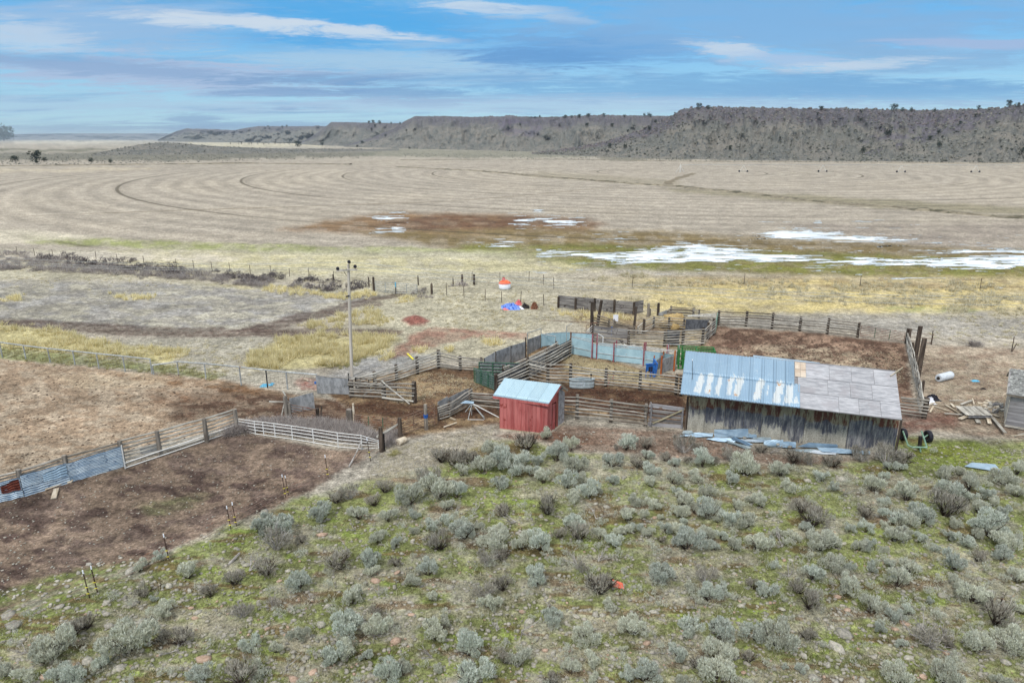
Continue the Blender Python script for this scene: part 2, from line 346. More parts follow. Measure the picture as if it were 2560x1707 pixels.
def chart(GX, GY):
    d = np.maximum(GY*CP+CAM_H*SP, 0.5)
    u = 1280+FPX*GX/d; v = 853.5-FPX*(GY*SP-CAM_H*CP)/d
    back = GY < 4
    v = np.where(back, 1850, np.clip(v, 345, 2600)); u = np.where(back, 1280, np.clip(u, -3000, 5600)); return u, v
U, V_ = chart(GX, GY)
R1 = R.ravel()
wob = fbm(U*0.02, V_*0.06, 4, 3)-0.5; wob2 = fbm(U*0.07, V_*0.2, 3, 9)-0.5
Uw, Vw = U+wob*30+wob2*14, V_+wob*10+wob2*6
K = 0.80
def L3(r, g, b): return np.array(lin(r, g, b, K)[:3])
col = np.zeros((len(U), 3)); col[:] = L3(172, 164, 150)
def lay(c, wgt):
    global col
    col = col*(1-wgt[:, None])+np.array(c)[None, :]*wgt[:, None]
sm = lambda x, a, b: np.clip((x-a)/(b-a), 0, 1)**2*(3-2*np.clip((x-a)/(b-a), 0, 1))
def zone(c, poly, soft=14, op=1.0, breakup=0.0, seed=0, fu=0.03, fv=0.12):
    P_ = np.array(poly, float); m = (Uw > P_[:, 0].min()-60) & (Uw < P_[:, 0].max()+60) & (Vw > P_[:, 1].min()-25) & (Vw < P_[:, 1].max()+25)
    d = np.full(len(U), -999.0); d[m] = inside(Uw[m], Vw[m], poly)
    wg = sm(d, -soft, soft)*op
    if breakup:
        n = fbm(U*fu, V_*fv, 4, seed+20); wg = wg*(1-breakup+breakup*sm(n, 0.42, 0.56))
    lay(c, wg); return wg
band = lambda v0, v1, s: sm(Vw, v0-s, v0+s)*(1-sm(Vw, v1-s, v1+s))
big = fbm(U*0.004, V_*0.03, 4, 31)
# far plain and far fields
lay(L3(158, 154, 142), band(0, 358, 3)); lay(L3(176, 170, 156), band(352, 372, 3)*sm(big, 0.4, 0.55))
zone(L3(205, 198, 180), [(40, 352), (380, 352), (300, 357), (40, 360)], 6, 0.8)
zone(L3(120, 118, 100), [(-500, 372), (300, 372), (260, 377), (-500, 378)], 5, 0.9)
zone(L3(118, 116, 104), [(-900, 384), (240, 380), (700, 378), (960, 380), (940, 392), (600, 398), (300, 412), (-900, 424)], 10, 0.9)      # sage flat
zone(L3(196, 188, 164), [(470, 355), (830, 357), (830, 366), (560, 368), (470, 362)], 6, 0.9)
zone(L3(128, 128, 112), [(940, 372), (1700, 380), (1700, 394), (900, 392)], 8, 0.7)
zone(L3(112, 110, 96), [(1500, 392), (2700, 398), (2700, 408), (1500, 402)], 6, 0.6)
# pivot field
fld = sm(Vw, 398, 404)*(1-sm(Vw, 590, 640)); fld *= 1-sm(-Uw, 100, 900)*sm(-Vw, -440, -400)
lay(L3(172, 163, 149), fld); lay(L3(178, 168, 152), fld*sm(big, 0.45, 0.62)*0.6)
zone(L3(192, 180, 158), [(-50, 424), (400, 418), (380, 424), (-50, 432)], 8, 0.7)
zone(L3(128, 122, 92), [(1650, 470), (2250, 500), (2700, 530), (2700, 545), (2200, 520), (1700, 482)], 16, 0.6)
zone(L3(150, 142, 122), [(1350, 428), (1700, 452), (1700, 466), (1300, 440)], 14, 0.6)
# wet brown ground
zone(L3(138, 112, 84), [(700, 575), (860, 545), (1000, 532), (1300, 536), (1500, 558), (1480, 580), (1250, 585), (1100, 600), (900, 585)], 26, 0.95, 0.3, 1)
zone(L3(108, 80, 62), [(950, 560), (1120, 535), (1470, 545), (1510, 560), (1300, 572), (1050, 575)], 22, 0.8, 0.5, 2)
zone(L3(128, 112, 78), [(900, 580), (1300, 572), (1700, 578), (2000, 600), (2600, 625), (2800, 700), (2000, 690), (1200, 640)], 26, 0.95, 0.35, 3)
zone(L3(122, 124, 62), [(1150, 612), (1500, 610), (1900, 625), (2600, 650), (2700, 700), (2100, 688), (1500, 672), (1150, 640)], 22, 0.85, 0.5, 4)
zone(L3(148, 138, 128), [(1950, 560), (2700, 560), (2700, 622), (2300, 615)], 22, 0.7, 0.4, 5)
# meadow band, green then straw
zone(L3(150, 158, 92), [(60, 588), (500, 606), (900, 618), (1250, 625), (1300, 645), (900, 640), (400, 622), (60, 606)], 14, 0.75, 0.5, 6)
lay(L3(186, 180, 158), band(628, 700, 10)*(1-sm(Uw, 1150, 1500))*0.9)
zone(L3(200, 192, 172), [(-900, 570), (60, 575), (240, 590), (0, 610), (-900, 615)], 14, 0.8)
zone(L3(196, 188, 148), [(280, 625), (900, 640), (1400, 650), (1500, 680), (900, 690), (300, 660)], 22, 0.75, 0.7, 7)
zone(L3(205, 196, 184), [(-400, 640), (300, 630), (620, 640), (560, 655), (100, 650), (-400, 660)], 14, 0.6, 0.3, 8)
lay(L3(200, 184, 132), band(694, 790, 14)*sm(Uw, 1350, 1750)*(0.55+0.45*sm(fbm(U*0.02, V_*0.12, 4, 40), 0.35, 0.6)))
zone(L3(150, 128, 92), [(1650, 690), (2700, 700), (2700, 730), (2100, 722), (1700, 712)], 20, 0.55, 0.7, 9)
lay(L3(178, 172, 150), band(690, 900, 16)*(1-sm(Uw, 1250, 1600))*sm(Uw, 700, 1000)*0.9)
zone(L3(160, 156, 148), [(1750, 788), (2700, 770), (2700, 860), (2200, 830), (1800, 810)], 26, 0.85, 0.3, 10)
zone(L3(128, 142, 72), [(2200, 762), (2450, 772), (2440, 784), (2220, 778)], 14, 0.5, 0.6, 11)
# left flats, lilac grey
zone(L3(162, 160, 156), [(-2000, 700), (400, 705), (800, 715), (960, 740), (830, 790), (500, 830), (200, 812), (-2000, 800)], 24, 0.9, 0.25, 12); zone(L3(184, 178, 158), [(-2000, 700), (400, 705), (800, 715), (960, 740), (830, 790), (500, 830), (200, 812), (-2000, 800)], 24, 0.7, 1.0, 71, .02, .12); zone(L3(132, 128, 122), [(-2000, 700), (400, 705), (800, 715), (960, 740), (830, 790), (500, 830), (200, 812), (-2000, 800)], 24, 0.6, 1.0, 72, .03, .2)
zone(L3(196, 186, 142), [(380, 700), (800, 720), (900, 725), (600, 722)], 12, 0.6, 0.6, 13)
zone(L3(150, 152, 155), [(980, 880), (1100, 890), (1000, 930), (850, 960), (760, 965), (880, 905)], 20, 0.7, 0.3, 14)
zone(L3(170, 165, 150), [(300, 850), (700, 835), (760, 930), (650, 960), (450, 930), (300, 890)], 20, 0.9, 0.2, 15)
# roads
road = zone(L3(96, 80, 72), [(-2200, 770), (0, 795), (300, 812), (640, 822), (900, 820), (1010, 825), (1010, 838), (700, 843), (300, 840), (0, 812), (-2200, 790)], 9, 0.85, 0.35, 16, 0.01, 0.5)
zone(L3(92, 76, 70), [(560, 828), (700, 795), (850, 762), (960, 735), (1010, 727), (1020, 738), (930, 765), (780, 800), (640, 834)], 9, 0.85, 0.35, 17, 0.01, 0.4)
zone(L3(144, 108, 94), [(985, 870), (1040, 826), (1090, 818), (1320, 832), (1310, 848), (1170, 842), (1080, 868), (960, 900)], 12, 0.85, 0.35, 18)
zone(L3(146, 98, 88), [(1000, 802), (1015, 792), (1035, 788), (1064, 800), (1060, 812), (1020, 813)], 10, 1.0)
zone(L3(140, 82, 70), [(740, 955), (770, 945), (830, 950), (800, 972), (750, 972)], 9, 0.85, 0.5, 19)
# tuft beds
zone(L3(192, 182, 134), [(-800, 800), (60, 815), (310, 862), (460, 872), (430, 910), (300, 890), (0, 870), (-800, 850)], 14, 0.9)
zone(L3(138, 146, 92), [(-800, 862), (0, 868), (200, 888), (420, 915), (560, 935), (540, 948), (300, 920), (0, 898), (-800, 890)], 10, 0.8, 0.3, 21)
zone(L3(196, 186, 138), [(700, 842), (990, 842), (960, 880), (880, 905), (790, 920), (640, 925), (650, 880)], 16, 0.85)
# left pen: trampled tan ground
pen = [(-1500, 860), (0, 898), (300, 925), (560, 950), (720, 985), (830, 1000), (900, 1030), (940, 1080), (620, 1085), (590, 1070), (300, 1130), (0, 1215), (-1500, 1500)]
zone(L3(172, 156, 136), pen, 14, 1.0); zone(L3(150, 128, 106), pen, 14, 0.7, 1.0, 22)
zone(L3(188, 172, 146), [(100, 930), (380, 935), (460, 965), (200, 975)], 24, 0.5, 0.5, 23)
zone(L3(88, 68, 56), [(420, 1010), (560, 965), (700, 985), (900, 1020), (960, 1050), (860, 1075), (640, 1070), (560, 1035), (430, 1060)], 34, 0.95, 0.4, 24)
zone(L3(122, 92, 66), [(230, 930), (360, 940), (560, 955), (760, 990), (600, 985), (400, 960)], 16, 0.8, 0.7, 25)
zone(L3(112, 84, 64), [(360, 985), (480, 975), (470, 1005), (380, 1008)], 18, 0.7, 0.5, 26)
# lower brown pen
low = [(-600, 1420), (0, 1250), (170, 1205), (320, 1165), (560, 1088), (620, 1082), (800, 1120), (960, 1130), (930, 1160), (760, 1230), (600, 1300), (420, 1375), (230, 1450), (0, 1530), (-500, 1700)]
zone(L3(110, 95, 86), low, 14, 1.0); zone(L3(82, 68, 62), low, 14, 0.9, 1.0, 27, 0.006, 0.02); zone(L3(148, 130, 112), low, 20, 0.5, 1.0, 28, 0.02, 0.05)
zone(L3(122, 124, 88), [(330, 1260), (520, 1235), (480, 1270), (380, 1290)], 24, 0.5, 0.5, 29)
zone(L3(118, 132, 74), [(-300, 1500), (0, 1480), (120, 1440), (330, 1400), (300, 1430), (100, 1500), (-300, 1560)], 20, 0.8, 0.6, 30)
# corral floor
yard = [(790, 965), (1090, 915), (1130, 925), (1260, 905), (1330, 850), (1440, 870), (1640, 935), (1760, 940), (1800, 1000), (1720, 1070), (1500, 1040), (1400, 1040), (1100, 1100), (960, 1090), (900, 1040)]
zone(L3(150, 128, 100), yard, 10, 1.0); zone(L3(108, 84, 66), yard, 10, 0.85, 1.0, 32)
zone(L3(172, 158, 122), [(1420, 885), (1600, 925), (1680, 950), (1600, 960), (1400, 925)], 14, 0.8, 0.3, 33)
zone(L3(74, 52, 42), [(1400, 962), (1520, 970), (1700, 985), (1730, 1040), (1600, 1040), (1400, 1010)], 12, 0.95, 0.25, 34)
zone(L3(84, 60, 48), [(800, 1000), (1000, 1010), (1180, 1025), (1260, 1000), (1250, 1040), (1000, 1045), (850, 1030)], 14, 0.85, 0.4, 35)
zone(L3(82, 60, 50), [(1170, 985), (1260, 985), (1260, 1010), (1170, 1012)], 8, 0.8)
zone(L3(150, 132, 96), [(1450, 760), (1640, 790), (1780, 830), (1760, 880), (1660, 870), (1520, 850), (1430, 800)], 12, 0.8, 0.5, 36)
zone(L3(96, 76, 66), [(1560, 800), (1720, 815), (1700, 845), (1560, 835)], 10, 0.6, 0.5, 37)
back = [(1780, 815), (2000, 828), (2270, 860), (2275, 960), (2300, 1040), (1900, 960), (1740, 890)]
zone(L3(146, 122, 104), back, 10, 1.0); zone(L3(98, 76, 64), back, 10, 0.9, 1.0, 38); zone(L3(192, 176, 152), [(1800, 870), (2050, 860), (2230, 910), (2100, 930), (1900, 900)], 20, 0.6, 1.0, 39)
# yard in front of the sheds
zone(L3(164, 158, 146), [(960, 1110), (1080, 1080), (1250, 1060), (1250, 1100), (1180, 1150), (1000, 1230), (860, 1260), (780, 1230)], 20, 1.0, 0.2, 42)
zone(L3(132, 112, 98), [(1370, 1060), (1720, 1080), (1900, 1130), (2200, 1150), (2000, 1165), (1700, 1140), (1500, 1130), (1380, 1120)], 20, 0.95, 0.2, 43)
zone(L3(112, 84, 68), [(1230, 1085), (1380, 1080), (1540, 1100), (1500, 1115), (1400, 1105), (1290, 1100)], 12, 0.8, 0.4, 44)
zone(L3(168, 154, 136), [(2280, 860), (2800, 880), (2800, 1110), (2560, 1100), (2350, 1080), (2290, 1020)], 20, 1.0); zone(L3(136, 116, 100), [(2280, 860), (2800, 880), (2800, 1110), (2350, 1080)], 20, 0.7, 1.0, 45)
zone(L3(124, 92, 80), [(2250, 1020), (2400, 1035), (2400, 1060), (2300, 1080), (2245, 1090)], 16, 0.9, 0.3, 46)
# sage hillside: moss, pale duff, bare earth
hill = [(2250, 1090), (2400, 1100), (2900, 1110), (5000, 1400), (5000, 2600), (-2500, 2600), (-2500, 1800), (0, 1530), (420, 1385), (760, 1240), (930, 1200), (1100, 1160), (1230, 1105), (1320, 1100), (1400, 1130), (1700, 1155), (2000, 1165), (2200, 1150)]
hw = zone(L3(150, 148, 130), hill, 22, 1.0)
m1 = fbm(U*0.012, V_*0.03, 5, 51); m2 = fbm(U*0.03, V_*0.07, 4, 52); m3 = fbm(U*0.008, V_*0.03, 4, 53)
lay(L3(130, 137, 86), hw*sm(m1, 0.32, 0.52)*0.95); lay(L3(132, 150, 70), hw*sm(m2, 0.58, 0.72)*sm(m1, 0.45, 0.6)*0.7)
lay(L3(166, 160, 142), hw*sm(m3, 0.54, 0.68)*0.7); lay(L3(108, 84, 62), hw*sm(fbm(U*0.010, V_*0.06, 4, 54), 0.58, 0.68)*0.7)
zone(L3(128, 142, 60), [(2300, 1105), (2900, 1120), (2900, 1190), (2500, 1190), (2250, 1150)], 26, 0.7, 0.4, 55)
grass_w = np.clip(hw, 0, 1)
# distant mottle so nothing is one flat tone
mt = fbm(GX*0.35, GY*0.35, 4, 60)-0.5; mt2 = fbm(GX*0.05, GY*0.05, 4, 61)-0.5
col = col*(1+0.5*mt+0.25*mt2)[:, None]
relief = (fbm(GX*1.6, GY*1.6, 4, 70)-0.5)*0.09*np.clip(hw+0.35*sm(V_, 850, 1000), 0, 1)*(R1 < 90)
relief += 0.35*np.exp(-(((U-1035)/28)**2+((V_-801)/9)**2))       # the red mound
GZ = relief
mG, t, b = new_mat('ground')
att = t.add('ShaderNodeAttribute', attribute_name='col').outputs['Color']
geo = t.add('ShaderNodeNewGeometry').outputs['Position']
fa = t.add('ShaderNodeAttribute', attribute_name='field').outputs['Fac']; ha = t.add('ShaderNodeAttribute', attribute_name='moss').outputs['Fac']
nf = t.noise(geo, 9.0, 5, 0.8); nm = t.noise(geo, 1.3, 6, 0.7); nb = t.noise(t.mapping(geo, (0.06, 0.22, 1)), 1.0, 6, 0.68)
dist_w = t.add('ShaderNodeCameraData').outputs['View Distance'] if False else None
c = t.mix(1.0, att, t.ramp(nf, 0.32, 0.68, 0.36, 1.7, False), 'MULTIPLY')
c = t.mix(1.0, c, t.ramp(nm, 0.3, 0.7, 0.62, 1.38, False), 'MULTIPLY'); c = t.mix(1.0, c, t.ramp(nb, 0.3, 0.7, 0.88, 1.12, False), 'MULTIPLY'); c = t.mix(1.0, c, t.ramp(t.noise(geo, 3.2, 3, 0.7), 0.32, 0.68, 0.66, 1.34, False), 'MULTIPLY'); c = t.mix(1.0, c, t.ramp(t.noise(geo, 0.4, 5, 0.75), 0.3, 0.7, 0.72, 1.28, False), 'MULTIPLY')
# blades and straw litter: pale flecks and dark gaps
vo = t.add('ShaderNodeTexVoronoi'); t.put(vo.inputs['Vector'], t.mapping(geo, (5.0, 3.2, 1), (0, 0, 0), (0, 0, 0.4))); vo.inputs['Scale'].default_value = 1.3
fl = t.math('MULTIPLY', t.ramp(vo.outputs['Distance'], 0.10, 0.24, 1, 0), t.ramp(t.noise(geo, 0.9, 3, 0.6), 0.48, 0.6))
c = t.mix(t.math('MULTIPLY', fl, 0.55), c, lin(196, 190, 172, 0.8))
dk = t.math('MULTIPLY', t.ramp(t.noise(geo, 3.1, 4, 0.7), 0.58, 0.70), 0.5)
c = t.mix(dk, c, t.mix(1.0, c, (0.40, 0.38, 0.34, 1), 'MULTIPLY'))
# circles drawn by the centre pivot: bands of stubble, wheel tracks every span
PIV = W(1700, 431)
rad = t.vmath('LENGTH', t.vmath('SUBTRACT', geo, (PIV.x, PIV.y, 0)).outputs[0]).outputs['Value']
rj = t.math('ADD', rad, t.math('MULTIPLY', t.noise(geo, 0.02, 3, 0.5), 9.0))
wv = t.math('SINE', t.math('MULTIPLY', rj, 2*math.pi/8.3)); wv2 = t.math('SINE', t.math('MULTIPLY', rj, 2*math.pi/2.7))
c = t.mix(1.0, c, t.ramp(t.math('MULTIPLY', wv, fa), -1, 1, 0.88, 1.09, False), 'MULTIPLY'); c = t.mix(1.0, c, t.ramp(t.math('MULTIPLY', wv2, fa), -1, 1, 0.97, 1.03, False), 'MULTIPLY')
md = t.math('ABSOLUTE', t.math('SUBTRACT', t.math('MODULO', t.math('ADD', rad, 20.0), 40.6), 20.0))
trk = t.math('MULTIPLY', t.math('MULTIPLY', t.ramp(md, 0.3, 0.75, 1, 0), fa), t.ramp(t.noise(geo, 0.012, 2, 0.5), 0.36, 0.48))
c = t.mix(t.math('MULTIPLY', trk, 0.7), c, lin(84, 76, 62, 0.8))
t.l.new(c, b.inputs['Base Color']); b.inputs['Roughness'].default_value = 0.95; b.inputs['Specular IOR Level'].default_value = 0.08
bump(t, b, t.math('ADD', t.math('MULTIPLY', nf, 0.6), nm), 0.55, 0.12)
gme = np_mesh('ground', np.stack([GX, GY, GZ], 1), F, mG, {'col': np.concatenate([np.clip(col, 0.01, 0.9), np.ones((len(U), 1))], 1), 'field': fld*(R1 > 95), 'moss': grass_w}, smooth=True)
ground = link('ground', gme, kind='structure')

# ------------------------------------------------------------------ late snow and ice on the flooded meadow
mS, t, b = new_mat('snow'); geo = t.add('ShaderNodeNewGeometry').outputs['Position']
t.l.new(t.mix(t.ramp(t.noise(t.mapping(geo, (0.2, 0.6, 1)), 1, 5, .6), 0.35, 0.65), lin(190, 200, 208), lin(236, 240, 244)), b.inputs['Base Color'])
b.inputs['Roughness'].default_value = 0.6
gi = np.arange(len(U)).reshape(nr, na)
snow = [([(1890, 585), (1960, 573), (2010, 570), (2110, 582), (2290, 597), (2240, 606), (2000, 602), (1920, 593)], 0.41),
        ([(1335, 622), (1430, 628), (1560, 632), (1660, 612), (1720, 606), (1810, 612), (1900, 630), (2100, 645), (2330, 640), (2600, 632), (3000, 640), (3000, 672), (2560, 670), (2450, 676), (2300, 668), (2100, 661), (1900, 655), (1660, 660), (1480, 650), (1345, 637)], 0.42),
        ([(1290, 548), (1350, 544), (1455, 555), (1430, 561), (1310, 557)], 0.36), ([(935, 545), (1000, 542), (1012, 547), (950, 550)], 0.36), ([(935, 572), (1000, 569), (1005, 574), (940, 577)], 0.36),
        ([(1160, 606), (1290, 595), (1335, 608), (1260, 624), (1190, 616)], 0.52), ([(1500, 597), (1585, 596), (1585, 600), (1500, 601)], 0.42), ([(2260, 622), (2600, 622), (3000, 630), (2600, 640), (2350, 634)], 0.50),
        ([(2180, 688), (2420, 693), (2400, 700), (2200, 696)], 0.53), ([(2450, 712), (2700, 716), (2700, 722), (2480, 720)], 0.5)]
mW_, t, b = new_mat('melt_water'); b.inputs['Base Color'].default_value = lin(172, 178, 178); b.inputs['Roughness'].default_value = .35; b.inputs['Specular IOR Level'].default_value = .6
snow = [(p_, t_, 'snow_patch', mS, .03) for p_, t_ in snow]+[(p_, t_-.09, 'water', mW_, .012) for p_, t_ in snow]
for poly, thr, nm_, mt_, zz_ in snow:
    P_ = np.array(poly, float); u0, v0 = P_.min(0)-20; u1, v1 = P_.max(0)+12
    us = np.arange(u0, u1, 2.4); vs = np.arange(v0, v1, 0.6); uu, vv = np.meshgrid(us, vs)
    d_ = inside(uu+(fbm(uu*0.03, vv*0.15, 3, 80)-0.5)*40, vv+(fbm(uu*0.02, vv*0.1, 3, 81)-0.5)*8, poly)
    nn = fbm(uu*0.02, vv*0.42, 5, 82); q = sm(d_, -22, 40)*0.42+nn*1.0 > thr+0.36
    ii = np.arange(uu.size).reshape(uu.shape); qq = q[:-1, :-1] & q[1:, :-1] & q[:-1, 1:] & q[1:, 1:]
    f = np.stack([ii[:-1, :-1][qq], ii[:-1, 1:][qq], ii[1:, 1:][qq], ii[1:, :-1][qq]], -1)[:, ::-1]
    if not len(f): continue
    used, inv = np.unique(f, return_inverse=True); pts = [W(a, b_, zz_) for a, b_ in zip(uu.ravel()[used], vv.ravel()[used])]
    o = link(nm_, np_mesh(nm_, np.array([tuple(p) for p in pts]), inv.reshape(f.shape), mt_), kind='structure')

# low strips raised on the field: the ditch bank and tracks
def strip(name, pts, width, m, h=0.25, seed=0, step=6.0, jag=0.5):
    r = random.Random(seed); P2 = [W(*p) for p in pts]; mb = MB(); rows = []
    for a, b_ in zip(P2[:-1], P2[1:]):
        n = max(1, int((b_-a).length/step)); d_ = (b_-a).normalized(); s_ = Vector((-d_.y, d_.x, 0))
        for k in range(n):
            p = a+(b_-a)*(k/n); wl, wr = width*(0.5+jag*(r.random()-0.5)), width*(0.5+jag*(r.random()-0.5)); hh = h*(0.5+r.random())
            rows.append([p+s_*wl+Vector((0, 0, -0.1)), p+s_*wl*0.3+Vector((0, 0, hh)), p-s_*wr*0.3+Vector((0, 0, hh*0.8)), p-s_*wr+Vector((0, 0, -0.1))])
    for a, b_ in zip(rows[:-1], rows[1:]):
        for k in range(3): mb.quad(a[k], a[k+1], b_[k+1], b_[k])
    o = mb.build(name, m); return tag(o, kind='structure')
simple('bank_dry', lin(112, 104, 88, 0.8), lin(160, 150, 128, 0.8), 0.5, vary=0.02, c3=lin(84, 80, 62, 0.8), c3lo=0.52, c3scale=0.3)
simple('track_dirt', lin(118, 108, 88, 0.8), lin(142, 130, 108, 0.8), 0.2, vary=0.02)
strip('ditch_bank', [(1000, 418), (1200, 428), (1290, 436), (1560, 458), (1700, 467), (1900, 487), (2050, 505), (2240, 518), (2420, 536), (2600, 548), (2900, 575)], 5.0, 'bank_dry', 0.35, 1, 3.0, 0.8)
strip('field_track', [(1670, 462), (1672, 455), (1690, 448), (1720, 438), (1740, 432)], 5.5, 'track_dirt', 0.06, 2, 4)
strip('field_track', [(80, 540), (400, 528), (800, 515), (1100, 505), (1300, 490), (1550, 466)], 0.9, 'track_dirt', 0.05, 3, 4)
strip('field_edge', [(1000, 400), (1400, 399), (1700, 404), (2100, 406), (2600, 409), (3200, 414)], 2.5, 'bank_dry', 0.3, 4, 5, 0.8)
strip('field_edge', [(-200, 418), (150, 414), (420, 411), (620, 409), (900, 412)], 5.0, 'bank_dry', 0.5, 5, 6, 0.8)
# ------------------------------------------------------------------ table-lands
mH, t, b = new_mat('rimrock_hill')
geo = t.add('ShaderNodeNewGeometry').outputs['Position']; sl = t.add('ShaderNodeAttribute', attribute_name='rim').outputs['Fac']; gu = t.add('ShaderNodeAttribute', attribute_name='gully').outputs['Fac']
n1 = t.noise(geo, 0.22, 6, 0.75); n2 = t.noise(geo, 0.03, 4, 0.6); n3 = t.noise(geo, 0.8, 3, 0.7)
c = t.mix(t.ramp(n2, 0.38, 0.62), lin(114, 114, 108, .9), lin(136, 131, 122, .9)); c = t.mix(t.ramp(n1, 0.5, 0.62), c, lin(78, 84, 86, .9)); c = t.mix(t.ramp(n3, 0.56, 0.66), c, lin(158, 158, 154, .9))
rk = t.mix(t.ramp(n1, 0.42, 0.6), lin(66, 66, 76, .9), lin(120, 116, 122, .9)); c = t.mix(t.math('MULTIPLY', sl, t.ramp(n1, 0.35, 0.5)), c, rk)
c = t.mix(t.math('MULTIPLY', gu, 0.4), c, lin(104, 94, 120, .9))
t.l.new(c, b.inputs['Base Color']); b.inputs['Roughness'].default_value = 0.95; b.inputs['Specular IOR Level'].default_value = 0.05
bump(t, b, n1, 0.9, 2.5)
RIDGE_PTS = []
def ridge(name, base, crest, depth, back=500, du=2.2, nt=44, seed=0, gul=9.0, gpoly=None, rocky=1.0, prof=1.15, edge=0.0):
    base, crest = np.array(base, float), np.array(crest, float)
    u = np.arange(base[0, 0], base[-1, 0], du); vb = np.interp(u, base[:, 0], base[:, 1]); vc = np.interp(u, crest[:, 0], crest[:, 1])
    dep = np.interp(u, [q[0] for q in depth], [q[1] for q in depth])
    B = np.array([tuple(W(a, c_)) for a, c_ in zip(u, vb)]); D = np.hypot(B[:, 0], B[:, 1]); dirx, diry = B[:, 0]/D, B[:, 1]/D
    Dc = D+dep
    zc = np.array([hgt((dx*dd, dy*dd), v) for dx, dy, dd, v in zip(dirx, diry, Dc, vc)])
    zc = np.maximum(zc, 0.3)
    tt = np.concatenate([np.linspace(0, 1, nt), [1.02, 1.06, 1.15, 1.4, 2.0, 3.0]])
    T, Uu = np.meshgrid(tt, u, indexing='ij'); V0 = np.zeros((len(tt), len(u), 3)); rim = np.zeros_like(T)
    # radial gullies and buttresses
    s_ = u*0.9
    g1 = fbm(s_*0.020, T*0.9+seed, 4, seed+5)-0.5; g2 = fbm(s_*0.05, T*3.5, 4, seed+6)-0.5
    tc = np.clip(T, 0, 1)
    shift = (g1*gul*2.6+g2*gul*1.3)*np.sin(np.pi*np.clip(tc, 0, 1))**0.7*(dep/90)
    rim_lo = 0.82+0.12*(fbm(s_*0.03, s_*0+2, 4, seed+7)-0.5)
    h = np.where(tc < rim_lo, tc**prof*0.80/(rim_lo**prof), 0.80+0.20*((tc-rim_lo)/(1-rim_lo))**0.55)
    if rocky < 0.5: h = np.sin(tc*np.pi/2)**1.1
    rad_ = D+dep*np.where(T <= 1, T, 1)+np.where(T > 1, (T-1)*back, 0)+shift
    # broken ledges of rimrock
    led = sm(np.sin((tc*5.5+0.8*(fbm(s_*0.02, s_*0+1, 3, seed+12)-0.5))*2*np.pi), 0.2, 0.9)*sm(tc, 0.35, 0.8)*sm(fbm(s_*0.06, T*3, 3, seed+13), 0.4, 0.6)
    z = zc*h+led*zc*0.035*(tc < 0.97)*rocky+(fbm(s_*0.15, T*9, 4, seed+8)-0.5)*zc*0.085*np.where((tc > 0.02) & (tc < 0.985), 1, 0)+(fbm(s_*0.22, T*26, 3, seed+9)-0.5)*zc*0.05*np.where((tc > 0.02) & (tc < 0.985), 1, 0)
    z = np.where(T > 1, zc*(1-0.0*(T-1))-np.minimum((T-1)*6, 2.5), z); z += np.where(np.abs(T-1) < 0.001, (fbm(s_*0.4, s_*0, 3, seed+3)-0.5)*zc*0.035, 0)
    z = np.where(tc == 0, -0.5, z)
    z[-1] = np.where(True, -5, z[-1])
    V0[..., 0] = dirx*rad_; V0[..., 1] = diry*rad_; V0[..., 2] = z
    n_t, n_u = T.shape; ix = np.arange(n_t*n_u).reshape(n_t, n_u)
    f = np.stack([ix[:-1, :-1], ix[:-1, 1:], ix[1:, 1:], ix[1:, :-1]], -1).reshape(-1, 4)
    Vf = V0.reshape(-1, 3); pu, pv, pd = Pn(Vf)
    rim = (sm(tc+0.25*(g2+g1), 0.58, 0.86)*rocky).ravel(); gy = np.zeros(len(Vf))
    if gpoly:
        d_ = inside(pu+(fbm(pu*0.03, pv*0.1, 3, 2)-0.5)*50, pv, gpoly); gy = sm(d_, -10, 20)*sm(fbm(pu*0.05, pv*0.15, 3, 4), 0.35, 0.55)
    o = link(name, np_mesh(name, Vf, f, mH, {'rim': rim, 'gully': gy}, smooth=False), kind='structure')
    RIDGE_PTS.append(V0[:nt].reshape(-1, 3)); return o
ridge('far_tableland', [(-700, 349.6), (600, 349.6), (800, 349.6)], [(-700, 338), (30, 337), (80, 335), (200, 334), (410, 334), (560, 338), (800, 346)], [(-700, 900), (800, 900)], 3000, 8, 20, 1, 60)
ridge('tableland', [(395, 353.5), (520, 356), (700, 358), (900, 361), (1000, 362)], [(395, 350), (440, 330), (468, 322), (520, 323), (560, 325), (590, 326), (620, 320), (650, 316), (740, 316), (860, 316), (1000, 318)], [(395, 300), (1000, 500)], 1200, 2.2, 32, 3, 60)
ridge('tableland', [(745, 361), (800, 364), (950, 368), (1150, 372)], [(745, 360), (775, 345), (800, 330), (832, 306), (880, 306), (960, 308), (1010, 309), (1150, 312)], [(745, 120), (1150, 300)], 900, 2.2, 36, 5, 30)
ridge('tableland', [(860, 368), (1100, 374), (1400, 381), (1750, 388)], [(860, 364), (930, 345), (985, 322), (1010, 306), (1040, 291), (1130, 291), (1210, 294), (1262, 291), (1370, 293), (1480, 288), (1580, 289), (1750, 292)], [(860, 120), (1100, 230), (1750, 260)], 900, 2.2, 44, 7, 24, [(1230, 295), (1380, 300), (1350, 345), (1260, 340)])
ridge('tableland', [(1330, 386), (1600, 396), (1900, 402), (2200, 404), (2700, 406), (3300, 412)], [(1330, 384), (1420, 372), (1520, 352), (1600, 325), (1650, 300), (1690, 281), (1722, 270), (1850, 269), (2000, 272), (2180, 274), (2300, 276), (2400, 274), (2560, 268), (3300, 262)], [(1330, 60), (1720, 170), (2200, 230), (3300, 240)], 700, 2.2, 56, 9, 20, [(2240, 300), (2420, 280), (2450, 300), (2330, 340), (2160, 360), (2180, 330)])
